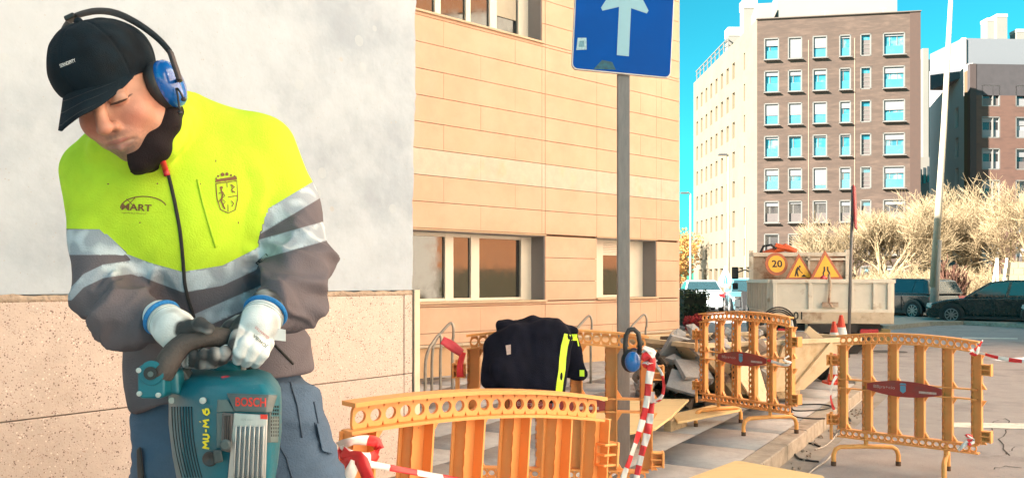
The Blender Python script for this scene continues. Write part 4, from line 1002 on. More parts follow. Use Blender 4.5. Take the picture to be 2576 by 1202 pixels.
def make_barrier(label, loc, rot, plate=True, sw=.062, arch=.035, wh=True, feet=True, foot_yaw=(0, 0), group='orange plastic barriers round the works', detail=10):
    """1 m wide; local x along, local -y the face seen; z = 0 ground"""
    t = thing('plastic_barrier', label, 'barrier', loc, rot, group)
    Z0, Z1 = .20, 1.0
    top = lambda x: Z1+arch*(1-(2*x)**2)      # arched top
    D = .045
    # top rail: flat lip, holed web, lower lip
    xs = np.linspace(-.5, .5, 22)
    b = MB(); P = [Vector((x, 0, top(x)-.045)) for x in np.linspace(-.485, .485, 21)]
    holed(b, P, .06, (.0175, .017), .012, 0, n_seg=detail)
    for a, c in zip(xs[:-1], xs[1:]):
        b.beam((a, .0, top(a)-.006), (c, .0, top(c)-.006), D*1.5, .012); b.beam((a, .0, top(a)-.080), (c, .0, top(c)-.080), D*1.2, .009)
    b.build('top_rail', M_or, t)
    b = MB(); P = [Vector((x, 0, Z0+.033)) for x in np.linspace(-.485, .485, 21)]
    holed(b, P, .055, (.0175, .015), .012, 0, n_seg=detail)
    b.box((0, 0, Z0+.003), (1.0, D*1.3, .009)); b.box((0, 0, Z0+.064), (1.0, D*1.3, .009)); b.build('bottom_rail', M_or, t)
    # middle rails
    b = MB()
    for z in (.585, .655):
        b.box((0, 0.004, z), (.98, D*1.0, .010))
        for q in (-.47, -.31, -.16, 0, .16, .31, .47): pass
    b.build('middle_rail', M_or, t)
    sx = [-.475, -.285, -.095, .095, .285, .475]
    for i, x in enumerate(sx):
        b = MB(); w = sw; zt_ = top(x)-.082
        dirn = 1
        b.box((x+.012, .022, (Z0+.07+zt_)/2), (w, .006, zt_-Z0-.07))        # face plate at the back
        b.box((x+.012+w/2, 0.0, (Z0+.07+zt_)/2), (.006, D, zt_-Z0-.07))      # right return
        # left web with holes (in the yz plane)
        nz = 14; Q = [Vector((x-.022, -.0225, z)) for z in np.linspace(Z0+.07, zt_, nz+1)]
        for p, q in zip(Q[:-1], Q[1:]):
            c = (p+q)/2+Vector((0, .0225, 0)); hz_ = (q.z-p.z)/2; n = detail; ro = []; ri = []
            for k in range(n):
                a = 2*math.pi*(k+.5)/n; ca, sa = math.cos(a), math.sin(a); m_ = max(abs(ca), abs(sa))
                ro.append(c+Vector((0, .0225*ca/m_, hz_*sa/m_))); ri.append(c+Vector((0, (.012 if wh else .0008)*ca, hz_*(.62 if wh else .03)*sa)))
            V = ro+ri+[v+Vector((.006, 0, 0)) for v in ro]+[v+Vector((.006, 0, 0)) for v in ri]; F = []
            for k in range(n):
                j = (k+1) % n; F += [(k, j, n+j, n+k), (2*n+k, 3*n+k, 3*n+j, 2*n+j), (n+k, n+j, 3*n+j, 3*n+k)]
            b.add(V, F)
        # gussets
        for zz_, s_ in ((zt_, -1), (.66, 1), (.58, -1), (Z0+.07, 1)):
            g = .035; xx = x+.012+w/2
            b.add([Vector((xx, .020, zz_)), Vector((xx+.03, .020, zz_)), Vector((xx, .020, zz_+s_*g*1.4)), Vector((xx, -.004, zz_)), Vector((xx+.03, -.004, zz_)), Vector((xx, -.004, zz_+s_*g*1.4))], [(0, 1, 2), (5, 4, 3), (0, 3, 4, 1), (1, 4, 5, 2), (2, 5, 3, 0)])
        b.build('slat', M_or, t)
    for s_ in (-1, 1):          # hook brackets at both sides
        for z in (.80, .33):
            b = MB(); xx = s_*.545
            for dz in (-.035, 0, .035): b.box((xx, 0, z+dz), (.07, .05, .009))
            b.box((xx+s_*.032, 0, z), (.012, .06, .085)); b.box((xx, .015, z), (.07, .008, .075))
            if s_ < 0: b.cyl((xx-.01, 0, z-.16), (xx-.01, 0, z+.06), .013, 8)
            b.build('hook_bracket', M_or, t, bevel=.002, seg=1)
    if plate:
        b = MB(); N_ = 16
        P = [(x, .62+.048*(1-(x/.30)**2)+.012) for x in np.linspace(-.265, .265, N_)]+[(x, .62-.048*(1-(x/.30)**2)-.012) for x in np.linspace(.265, -.265, N_)]
        b.prism(P, .008, off=-.034); pl_ = b.build('name_plate', M_redpl, t)
        text_mesh('lettering', 'BBjra+cio', M_plw, pl_, (-.215, -.0355, .607), (1, 0, 0), (0, 0, 1), .030, width=.155)
        b = MB(); b.prism([(-.022, .645), (.018, .645), (.018, .605), (-.002, .588), (-.022, .605)], .0012, off=-.0355); b.prism([(-.026, .650), (.022, .650), (.016, .664), (-.02, .664)], .0012, off=-.0355); b.build('crest', M_plb, pl_)
        b = MB(); b.box((.17, -.0352, .607), (.12, .001, .016)); b.build('small_print', M_plw, pl_)
    if feet:
        for i, x in enumerate((-.285, .285)):
            ft = MB(); yw = foot_yaw[i]; c_, s2 = math.cos(yw), math.sin(yw)
            def Q(u, z): return Vector((x+u*s2, u*c_, z))
            pts = [Q(-.25, 0), Q(-.25, .085), Q(-.235, .125), Q(-.20, .145), Q(0, .15), Q(.20, .145), Q(.235, .125), Q(.25, .085), Q(.25, 0)]
            ft.tube(pts, .0175, 10); ft.cyl(Q(0, .14), Q(0, .24), .016, 10); f_ = ft.build('foot', M_orf, t, smooth=True)
            
            for q_ in (-.25, .25): e = MB(); e.cyl(Q(q_, -.001), Q(q_, .035), .0195, 10); e.build('rubber_end', mat('dirty rubber end', (.10, .06, .04), .9), f_)
    return t
def place(pl, pr, z=0.0): # left and right ends (x, d) -> location, yaw
    a = Vector(pl); c = Vector(pr); m_ = (a+c)/2; return (m_.x, m_.y, z), math.atan2(c.y-a.y, c.x-a.x)
# right barrier on the road
loc, yaw = place((2.575, 6.62), (3.33, 5.93), ROAD)
br = make_barrier('complete orange plastic barrier with red plate standing on the road at the right', loc, yaw, foot_yaw=(R(48), R(-12)))
loc, yaw = place((1.74, 7.72), (2.31, 6.88), 0)
bm_ = make_barrier('orange plastic barrier with red plate standing between the rubble heap and the kerb', loc, yaw, foot_yaw=(R(10), R(20)))
loc, yaw = place((-.27, 4.66), (.765, 4.55), 0)
bk = make_barrier('orange plastic barrier with a dark jacket hung over it, behind the nearest barrier', loc, yaw)
# nearest barrier: leaning, wider facing slats
loc, yaw = place((-.497, 2.14), (.255, 2.83), -.055)
bn = make_barrier('nearest orange plastic barrier with wide slats, tied with red and white tape beside the worker', loc, yaw, plate=False, foot_yaw=(0, 0), detail=18, sw=.088, arch=.028, wh=False)
bn.rotation_euler = (0, R(4.5), yaw)

# ------------------------------------------------------------------ striped barrier tape
M_tw_ = mat('white tape film', (.78, .74, .72), .35, var=.06, scale=20, sub=.0)
M_tr_ = mat('red tape film', (.70, .03, .035), .35, var=.1, scale=20)
def tape(name, label, pts, w=.035, stripe=.055, up=(0, 0, 1), crumple=.006, seed=1, double=False):
    """a ribbon with red and white stretches through world points (px,py,d); each colour has its own faces"""
    rg = random.Random(seed); P = [Vector(p) for p in pts]; Q = []
    for i in range(len(P)-1):
        p0 = P[max(i-1, 0)]; p1 = P[i]; p2 = P[i+1]; p3 = P[min(i+2, len(P)-1)]; n = max(2, int((p2-p1).length/.010))
        for k in range(n):
            t = k/n; Q.append(.5*((2*p1)+(p2-p0)*t+(2*p0-5*p1+4*p2-p3)*t*t+(3*p1-p0-3*p2+p3)*t*t*t))
    Q.append(P[-1]); b = MB(); V = []; L_ = 0; Ls = []
    tw = rg.uniform(0, 6)
    for i, q in enumerate(Q):
        t = (Q[min(i+1, len(Q)-1)]-Q[max(i-1, 0)]).normalized(); u = Vector(up); u = (u-t*u.dot(t)).normalized(); n_ = t.cross(u)
        a = .5*math.sin(L_*5+tw)+.3*math.sin(L_*13+tw*2); ud = u*math.cos(a)+n_*math.sin(a)
        ww = w*(1-.25*abs(math.sin(L_*9+tw)))
        j = n_*crumple*noise.noise(q*60)
        V += [q-ud*ww/2+j, q-ud*ww*.17+n_*crumple*math.sin(L_*70+tw), q+ud*ww*.17-n_*crumple*math.sin(L_*55), q+ud*ww/2-j]; Ls.append(L_)
        if i < len(Q)-1: L_ += (Q[i+1]-q).length
    for i in range(len(Q)-1):
        b.mi = int(Ls[i]/stripe) % 2
        b.add([], []); b.f += [(4*i+c, 4*i+c+1, 4*i+c+5, 4*i+c+4) for c in range(3)]; b.m += [b.mi]*3
    b.v = [tuple(v) for v in V]
    c0 = P[0]; b.v = [tuple(Vector(v)-c0) for v in b.v]
    o = b.build(name, [M_tw_, M_tr_], None, smooth='all'); o.location = c0
    s = o.modifiers.new('film', 'SOLIDIFY'); s.thickness = .0006
    tag(o, label, 'tape'); return o
W_ = lambda *a: at(*a)
# around the left post of the nearest barrier and away to the right, below
tape('striped_tape', 'red and white tape knotted round the left post of the nearest barrier', [W_(852, 1120, 2.12), W_(875, 1112, 2.08), W_(905, 1106, 2.10), W_(948, 1112, 2.17), W_(950, 1140, 2.17), W_(925, 1150, 2.12), W_(880, 1142, 2.07), W_(858, 1130, 2.10), W_(856, 1165, 2.09), W_(885, 1160, 2.06), W_(925, 1165, 2.10)], w=.030, stripe=.12, seed=3, crumple=.003)
tape('striped_tape', 'red bow of tape hanging from the knot on the nearest barrier', [W_(860, 1135, 2.075), W_(880, 1152, 2.06), W_(903, 1150, 2.05), W_(915, 1172, 2.05), W_(925, 1200, 2.05), W_(935, 1240, 2.05)], w=.036, stripe=.5, seed=9, crumple=.004).data.materials.clear()
bpy.data.objects['striped_tape.001'].data.materials.append(M_tr_)
tape('striped_tape', 'white end of tape hanging down below the knot on the nearest barrier', [W_(893, 1158, 2.055), W_(885, 1180, 2.05), W_(875, 1205, 2.05), W_(868, 1250, 2.05)], w=.03, stripe=.6, seed=12, crumple=.004)
tape('striped_tape', 'taut red and white tape running low across the slats of the nearest barrier', [W_(915, 1164, 2.07), W_(960, 1172, 2.12), W_(1060, 1190, 2.2), W_(1200, 1218, 2.3), W_(1400, 1262, 2.45)], w=.022, stripe=.085, seed=5, up=(0, 0, 1), crumple=.002)
# on the right post of the jacket barrier: two long hanging strips
dd = 4.42
tape('striped_tape', 'long red and white tape hanging down the right post of the jacket barrier', [W_(1618, 880, dd), W_(1640, 900, dd-.03), W_(1632, 960, dd-.04), W_(1625, 1020, dd-.05), W_(1610, 1080, dd-.06), W_(1590, 1140, dd-.08), W_(1565, 1210, dd-.1), W_(1545, 1290, dd-.1)], w=.042, stripe=.065, up=(1, 0, 0), seed=7)
tape('striped_tape', 'second strand of red and white tape beside the first on the jacket barrier post', [W_(1640, 985, dd), W_(1638, 1030, dd-.03), W_(1628, 1090, dd-.05), W_(1612, 1150, dd-.06), W_(1600, 1210, dd-.08), W_(1590, 1290, dd-.08)], w=.040, stripe=.055, up=(1, 0, 0), seed=8)
tape('striped_tape', 'loose loop of pink red tape curling off the right post of the jacket barrier', [W_(1640, 905, dd), W_(1652, 920, dd-.02), W_(1665, 940, dd-.03), W_(1670, 975, dd-.03), W_(1662, 1000, dd-.03), W_(1640, 1015, dd-.02), W_(1662, 1005, dd-.05)], w=.02, stripe=.10, up=(1, 0, 0), seed=14)
tape('striped_tape', 'crumpled tape knot at the top of the right post of the jacket barrier', [W_(1618, 872, dd), W_(1640, 885, dd-.02), W_(1622, 900, dd-.03), W_(1645, 906, dd-.02), W_(1622, 915, dd-.03), W_(1640, 925, dd-.03)], w=.05, stripe=.07, up=(1, 0, 0), seed=15)
# red ribbons on the left post of the jacket barrier
def red_ribbon(label, pts, w, seed):
    o = tape('red_ribbon', label, pts, w=w, stripe=9, seed=seed, up=(1, .2, 0), crumple=.004); o.data.materials.clear(); o.data.materials.append(M_tr_)
    return o
d2 = 4.58
o = tape('red_ribbon', 'pinkish red ribbon sticking out left from the jacket barrier post', [W_(1112, 855, d2), W_(1125, 862, d2), W_(1140, 872, d2), W_(1162, 888, d2)], w=.055, stripe=9, seed=2, up=(0, 0, 1), crumple=.004); o.data.materials.clear(); o.data.materials.append(mat('faded red film', (.62, .06, .08), .4))
red_ribbon('red ribbon end hanging down the left post of the jacket barrier', [W_(1166, 885, d2), W_(1160, 905, d2), W_(1157, 925, d2), W_(1158, 948, d2)], .045, 4)
# tape going right from the right barrier
dr = 5.9
tape('striped_tape', 'thin red and white tape leading off the right barrier out of the picture', [W_(2448, 884, dr), W_(2475, 890, dr-.02), W_(2530, 903, dr-.1), W_(2600, 910, dr-.2), W_(2700, 915, dr-.3)], w=.030, stripe=.075, seed=21, crumple=.001)
tape('striped_tape', 'knot of pink and white tape at the top corner of the right barrier', [W_(2472, 856, dr), W_(2458, 876, dr-.03), W_(2440, 884, dr-.04), W_(2455, 892, dr-.04), W_(2462, 875, dr-.05), W_(2470, 858, dr-.05)], w=.028, stripe=.05, seed=22)
tape('striped_tape', 'knot of red and white tape at the lower right bracket of the right barrier', [W_(2410, 1132, dr-.05), W_(2425, 1118, dr-.07), W_(2445, 1100, dr-.08), W_(2430, 1095, dr-.08), W_(2450, 1108, dr-.08), W_(2436, 1118, dr-.09)], w=.03, stripe=.09, seed=23)
tape('striped_tape', 'red and white tape curled along the left post of the right barrier', [W_(2105, 945, 6.5), W_(2094, 965, 6.48), W_(2090, 1000, 6.48), W_(2098, 1030, 6.48)], w=.03, stripe=.16, seed=24, up=(1, 0, 0))
tape('striped_tape', 'red tape knot on the right bracket of the barrier by the rubble', [W_(1985, 895, 6.82), W_(1972, 905, 6.8), W_(1990, 912, 6.8), W_(1975, 918, 6.8), W_(1930, 905, 6.9)], w=.03, stripe=.3, seed=26)

# ------------------------------------------------------------------ blue one-way sign
M_blue = mat('blue sign face', (.0005, .062, .30), .6, var=.10, scale=3, spec=.08, col2=(.0005, .07, .34), c2scale=2, spots=[(30, .03, (.02, .12, .3), .5)])
M_arrow = mat('pale blue white arrow', (.20, .40, .50), .4, var=.06, scale=8)
M_alu = mat('aluminium edge', (.52, .52, .52), .45, .3)
SD = 4.98
sp_ = at(1568, 706, SD); 
sg = thing('one_way_sign', 'square blue road sign with a white arrow pointing up, on a grey steel post', 'road sign', (sp_.x, sp_.y, 0))
b = MB(); w = 31/FPX*SD
b.box((0, 0, 1.6), (w*1.0, w*.62, 3.2)); b.build('post', M_galv, sg, bevel=.004)
S_ = 252/FPX*SD; c0 = 1.3-(192-706)/FPX*SD+S_/2
tilt = R(-4.0); yw = R(10)
def rrect(w_, h_, r, n=7):
    P = []
    for (cx, cz, a0) in ((w_/2-r, h_/2-r, 0), (-w_/2+r, h_/2-r, 90), (-w_/2+r, -h_/2+r, 180), (w_/2-r, -h_/2+r, 270)):
        for k in range(n+1): a = R(a0+90*k/n); P.append((cx+r*math.cos(a), cz+r*math.sin(a)))
    return P
Msg = Euler((0, R(2.8), yw)).to_matrix()
cc = Vector((0-.002, -.05, c0))
b = MB(); b.prism(rrect(S_*1.02, S_, .035), .022, Msg, cc); plt = b.build('plate', M_alu, sg, bevel=.003)
b = MB(); b.prism(rrect(S_*1.02-.014, S_-.014, .03), .002, Msg, cc, off=-.002); b.build('face', M_blue, sg)
ah = S_*.0
A = [(-.030, -.155), (.031, -.155), (.031, .075), (.112, .058), (.120, .072), (.012, .245), (-.012, .245), (-.120, .062), (-.112, .048), (-.030, .075)]
A = [(x*.98, z+.0) for x, z in A]
Ms2 = Msg @ Matrix.Diagonal((SD/4.02, 1, SD/4.02))
b = MB(); b.prism(A, .0012, Ms2, cc, off=-.0032); b.build('arrow', M_arrow, sg)
b = MB(); b.prism([(-.228, -.150), (-.178, -.143), (-.182, -.088), (-.224, -.092)], .0012, Ms2, cc+Vector((0, 0, 0)), off=-.0032); stk = b.build('sticker', mat('torn pale sticker', (.30, .48, .55), .7, var=.4, scale=60), sg)
b = MB(); b.prism([(-.217, -.135), (-.19, -.132), (-.193, -.103), (-.214, -.106)], .0008, Ms2, cc, off=-.0042); b.build('sticker_print', mat('grey print', (.12, .28, .36), .7, var=.5, scale=90), sg)
b = MB(); b.prism([(-.14, -.232), (-.03, -.225), (-.05, -.19), (-.10, -.185)], .0008, Ms2, cc, off=-.0032); b.build('green_stain', mat('green stain', (.01, .09, .14), .7, var=.6, scale=40), sg)
b = MB(); b.box((0, .0, c0-.12), (.10, .06, .03)); b.box((0, .0, c0+.12), (.10, .06, .03)); b.build('clamp', M_galv, sg)

# ------------------------------------------------------------------ bike stands by the stone building
M_rack = mat('brushed steel tube', (.34, .31, .27), .35, .5, var=.2, scale=20)
def hoop(px, pyt, pyb, label, d, wpx=55, lean=0):
    a = at(px, pyt, d); t = thing('bike_stand', label, 'bike stand', (a.x, a.y, 0), 0, 'steel bike stands in front of the stone building')
    h = a.z; w_ = wpx/FPX*d; r = .09
    b = MB(); pts = [Vector((-w_*.9, -.1, 0)), Vector((-w_*.9, -.1, h*.62)), Vector((-w_*.7, -.08, h*.80)), Vector((-w_*.1, 0, h)), Vector((0, 0, h*.985)), Vector((w_*.06, 0, h*.93)), Vector((w_*.05, 0, h*.80)), Vector((0, 0, h*.76)), Vector((0, .0, 0))]
    Q = []
    for i in range(len(pts)-1):
        for k in range(4): Q.append(pts[i].lerp(pts[i+1], k/4))
    Q.append(pts[-1])
    for _ in range(2): Q = [Q[0]]+[(Q[i-1]+Q[i]*2+Q[i+1])/4 for i in range(1, len(Q)-1)]+[Q[-1]]
    b.tube(Q, .017, 8); b.build('hoop', M_rack, t, smooth='all')
    b = MB(); 
    for x_ in (-w_*.9, 0): b.lathe([(0, 0), (.05, 0), (.05, .008), (0, .008)], (x_, -.1 if x_ else 0, 0), 12)
    b.build('base_flange', M_rack, t)
hoop(1138, 811, 0, 'bent steel bike stand left of the jacket barrier', 9.4)
hoop(1108, 840, 0, 'lower steel bike stand next to the cream wall corner', 8.8, 40)
hoop(1486, 793, 0, 'steel bike stand rising just right of the dark jacket', 10.6)
hoop(1624, 790, 0, 'steel bike stand just right of the blue sign post', 11.6)
hoop(1700, 830, 0, 'steel bike stand by the right corner of the stone building', 13.2, 30)

# ------------------------------------------------------------------ SDF surfaces
class Field:
    def __init__(s, lo, hi, h):
        s.h = h; s.lo = np.array(lo, dtype=np.float32)
        n = np.ceil((np.array(hi)-np.array(lo))/h).astype(int)+1; s.n = n
        s.val = np.full(n, .2, dtype=np.float32)
        s.ax = [s.lo[i]+h*np.arange(n[i], dtype=np.float32) for i in range(3)]
    def put(s, fn, lo, hi, k=.02, pad=.05, op='add'):
        sl = []
        for i in range(3):
            a = int(np.clip(math.floor((lo[i]-pad-s.lo[i])/s.h), 0, s.n[i]-1)); c = int(np.clip(math.ceil((hi[i]+pad-s.lo[i])/s.h)+1, 1, s.n[i])); sl.append(slice(a, c))
        if any(q.stop <= q.start for q in sl): return
        X = s.ax[0][sl[0]][:, None, None]; Y = s.ax[1][sl[1]][None, :, None]; Z = s.ax[2][sl[2]][None, None, :]
        d = fn(X, Y, Z).astype(np.float32); c = s.val[tuple(sl)]
        if op == 'add':
            if k > 0:
                h = np.clip(.5+.5*(c-d)/k, 0, 1); s.val[tuple(sl)] = c*(1-h)+d*h-k*h*(1-h)
            else: s.val[tuple(sl)] = np.minimum(c, d)
        elif op == 'cut':
            d = -d
            if k > 0:
                h = np.clip(.5-.5*(c-d)/k, 0, 1); s.val[tuple(sl)] = c*(1-h)+d*h+k*h*(1-h)
            else: s.val[tuple(sl)] = np.maximum(c, d)
        else:
            h = np.clip(.5-.5*(c-d)/max(k, 1e-5), 0, 1); s.val[tuple(sl)] = c*(1-h)+d*h+k*h*(1-h)
    def ell(s, c, r, k=.02, M=None, op='add'):
        c = np.array(c, dtype=np.float32); r = np.array(r, dtype=np.float32); mr = float(max(r))
        A = np.array(M.inverted() if M is not None else Matrix.Identity(3), dtype=np.float32)
        def f(X, Y, Z):
            x = X-c[0]; y = Y-c[1]; z = Z-c[2]
            a = A[0, 0]*x+A[0, 1]*y+A[0, 2]*z; b = A[1, 0]*x+A[1, 1]*y+A[1, 2]*z; g = A[2, 0]*x+A[2, 1]*y+A[2, 2]*z
            k0 = np.sqrt((a/r[0])**2+(b/r[1])**2+(g/r[2])**2); k1 = np.sqrt((a/r[0]**2)**2+(b/r[1]**2)**2+(g/r[2]**2)**2)+1e-6
            return k0*(k0-1)/k1
        s.put(f, c-mr, c+mr, k, op=op)
    def cap(s, a, b, ra, rb, k=.02, sy=1.0, op='add', cross=None):
        """tapered capsule; sy > 1 flattens it along y"""
        a = np.array(a, dtype=np.float32); b = np.array(b, dtype=np.float32); ab = b-a; L2 = float(ab@ab)+1e-9; m_ = max(ra, rb)
        def f(X, Y, Z):
            x = X-a[0]; y = (Y-a[1]); z = Z-a[2]
            t = np.clip((x*ab[0]+y*ab[1]+z*ab[2])/L2, 0, 1)
            dx = x-t*ab[0]; dy = (y-t*ab[1])*sy; dz = z-t*ab[2]
            return (np.sqrt(dx*dx+dy*dy+dz*dz)-(ra+(rb-ra)*t))
        s.put(f, np.minimum(a, b)-m_, np.maximum(a, b)+m_, k, op=op)
    def chain(s, P, r, k=.02, sy=1.0):
        for i in range(len(P)-1): s.cap(P[i], P[i+1], r[i], r[i+1], k, sy)
    def mesh(s):
        v = s.val; S = v < 0; n = v.shape
        acc = np.zeros((n[0]-1, n[1]-1, n[2]-1, 3), dtype=np.float32); cnt = np.zeros((n[0]-1, n[1]-1, n[2]-1), dtype=np.float32)
        E = []
        for axis in range(3):
            o = [(0, 1), (0, 1), (0, 1)]; o[axis] = (0,)
            for dx in o[0]:
                for dy in o[1]:
                    for dz in o[2]:
                        a = v[dx:dx+n[0]-1, dy:dy+n[1]-1, dz:dz+n[2]-1]
                        e = [dx, dy, dz]; e[axis] = 1
                        c = v[e[0]:e[0]+n[0]-1, e[1]:e[1]+n[1]-1, e[2]:e[2]+n[2]-1]
                        m_ = (a < 0) != (c < 0)
                        t = a[m_]/(a[m_]-c[m_])
                        p = np.zeros((t.size, 3), dtype=np.float32); p[:] = (dx, dy, dz); p[:, axis] = t
                        acc[m_] += p; cnt[m_] += 1
        act = cnt > 0; idx = -np.ones(act.shape, dtype=np.int64); idx[act] = np.arange(act.sum())
        ii = np.argwhere(act).astype(np.float32); V = (ii+acc[act]/cnt[act][:, None])*s.h+s.lo
        F = []
        for axis in range(3):
            b_, c_ = (axis+1) % 3, (axis+2) % 3
            sa = [slice(None)]*3; sb_ = [slice(None)]*3; sa[axis] = slice(0, -1); sb_[axis] = slice(1, None)
            m_ = S[tuple(sa)] != S[tuple(sb_)]
            q = np.argwhere(m_)
            q = q[(q[:, b_] > 0) & (q[:, c_] > 0) & (q[:, b_] < n[b_]-1) & (q[:, c_] < n[c_]-1)]
            flip = S[tuple(q.T)]
            def cell(db, dc):
                w = q.copy(); w[:, b_] -= db; w[:, c_] -= dc; return idx[tuple(w.T)]
            A = np.stack([cell(1, 1), cell(0, 1), cell(0, 0), cell(1, 0)], 1)
            A[~flip] = A[~flip][:, ::-1]; F.append(A)
        F = np.concatenate(F); F = F[(F >= 0).all(1)]
        return V, F
def smooth_mesh(V, F, it=1, lam=.5):
    n = len(V)
    for _ in range(it):
        acc = np.zeros_like(V); c = np.zeros(n)
        for a, b_ in ((0, 1), (1, 2), (2, 3), (3, 0)):
            np.add.at(acc, F[:, a], V[F[:, b_]]); np.add.at(acc, F[:, b_], V[F[:, a]]); np.add.at(c, F[:, a], 1); np.add.at(c, F[:, b_], 1)
        V = V*(1-lam)+lam*acc/np.maximum(c, 1)[:, None]
    return V
def vnormals(V, F):
    N = np.zeros_like(V); n = np.cross(V[F[:, 2]]-V[F[:, 0]], V[F[:, 3]]-V[F[:, 1]])
    for i in range(4): np.add.at(N, F[:, i], n)
    return N/(np.linalg.norm(N, axis=1, keepdims=True)+1e-9)
def nz(P, sc, off=0.0):
    return np.array([noise.noise(Vector((p[0]*sc[0]+off, p[1]*sc[1], p[2]*sc[2]))) for p in P])
def project_decal(name, polys, tree, m, parent, d0, off=.0012, subdiv=True):
    """flat print: 2d polygons in picture coordinates laid on a surface by casting towards it"""
    b = MB(); o_ = Vector((0, 0, EYE))
    for (V2, F2) in polys:
        P = []; ok = []
        for (px, py) in V2:
            dr_ = (at(px, py, 1.0)-o_).normalized(); h = tree.ray_cast(o_, dr_)
            if h[0] is None: P.append(at(px, py, d0)); ok.append(False)
            else: P.append(h[0]-dr_*off); ok.append(True)
        b.add(P, [f for f in F2 if all(ok[i] for i in f)])
    return b.build(name, m, parent, world=True)
def strip2d(P, w):
    V = []; n = len(P)
    for i, p in enumerate(P):
        a = P[max(i-1, 0)]; c = P[min(i+1, n-1)]; t = (c[0]-a[0], c[1]-a[1]); l = math.hypot(*t) or 1; nn = (-t[1]/l*w/2, t[0]/l*w/2)
        V += [(p[0]+nn[0], p[1]+nn[1]), (p[0]-nn[0], p[1]-nn[1])]
    return V, [(2*i, 2*i+1, 2*i+3, 2*i+2) for i in range(n-1)]
def disc2d(cx, cy, r, n=10, sy=1.0): return [(cx+r*math.cos(2*math.pi*k/n), cy+sy*r*math.sin(2*math.pi*k/n)) for k in range(n)], [tuple(range(n))]
def text2d(txt, x, y, h, w=None, rot=0.0, bold=False):
    V, F, asp = text_polys(txt, bold); sx = h if w is None else w/asp; c, s_ = math.cos(rot), math.sin(rot)
    return [(x+(a*sx)*c+(b_*h)*s_, y+(a*sx)*s_-(b_*h)*c) for a, b_ in V], F

# ------------------------------------------------------------------ dark jacket hung over the barrier
M_navy = mat('navy fleece', (.009, .010, .020), .95, var=.4, scale=14, bump=.35, bscale=220, spec=.15)
M_hi = mat('lime reflective piping', (.52, .80, .03), .6, var=.08, scale=20)
f = Field((-.30, 4.25, .5), (.62, 4.85, 1.25), .009)
J = lambda px, py, d=4.45: np.array(at(px, py, d))
# body slab hanging in front and behind, over the top rail
f.chain([J(1260, 870, 4.50), J(1270, 930, 4.42), J(1270, 950, 4.42)], [.075, .085, .07], .05, 1.1)
f.chain([J(1310, 835, 4.5), J(1400, 830, 4.5)], [.05, .05], .05)
f.chain([J(1300, 860, 4.46), J(1310, 960, 4.40)], [.10, .09], .06, 1.6)
f.chain([J(1370, 860, 4.46), J(1370, 960, 4.40)], [.10, .10], .06, 1.7)
f.chain([J(1400, 860, 4.46), J(1395, 975, 4.41)], [.09, .055], .06, 1.7)
f.chain([J(1250, 870, 4.46), J(1240, 960, 4.44)], [.06, .045], .05, 1.3)
f.chain([J(1262, 818, 4.53), J(1340, 812, 4.53), J(1400, 818, 4.53), J(1445, 832, 4.53)], [.036, .034, .03, .026], .03)
f.chain([J(1240, 880, 4.45), J(1226, 955, 4.42)], [.05, .04], .04, 1.4)
f.chain([J(1395, 900, 4.45), J(1388, 985, 4.41)], [.07, .05], .04, 1.7)
f.chain([J(1440, 850, 4.56), J(1462, 935, 4.55)], [.03, .03], .03, 2)
f.chain([J(1300, 830, 4.64), J(1300, 950, 4.72)], [.06, .06], .05, 1.6)
f.chain([J(1430, 840, 4.56), J(1440, 890, 4.56), J(1452, 940, 4.56)], [.045, .045, .035], .04, 2.0)
f.chain([J(1430, 940, 4.56), J(1468, 942, 4.56)], [.03, .02], .03, 2)
V, F = f.mesh(); V = smooth_mesh(V, F, 2)
N = vnormals(V, F)
dsp = nz(V, (9, 9, 4))*.012+nz(V, (26, 26, 10), 5)*.006-np.abs(nz(V, (7, 7, 3), 9))*.012
V = V+N*dsp[:, None]
c0 = Vector(J(1340, 900, 4.5)); 
jk = thing('hung_jacket', 'dark navy fleece jacket with a lime strip draped over the middle barrier', 'jacket', c0)
jo = blob('cloth', V-np.array(c0), F, M_navy, jk)
jt = BVHTree.FromPolygons([tuple(v) for v in V], [tuple(int(i) for i in q) for q in F])
project_decal('lime_strip', [strip2d([(1432, 812), (1428, 840), (1420, 870), (1416, 900), (1414, 930), (1409, 960), (1405, 994)], 17)], jt, M_hi, jk, 4.38, .006)
project_decal('lime_tab', [strip2d([(1450, 822), (1452, 850), (1456, 870)], 3)], jt, M_hi, jk, 4.5, .006)
project_decal('lime_tab', [strip2d([(1438, 848), (1452, 848)], 16)], jt, M_hi, jk, 4.5, .006)
project_decal('lime_tab', [strip2d([(1458, 938), (1470, 938)], 16)], jt, M_hi, jk, 4.5, .006)
project_decal('white_mark', [([(1272, 868), (1285, 866), (1285, 890), (1275, 892)], [(0, 1, 2, 3)])], jt, M_plw, jk, 4.4, .004)

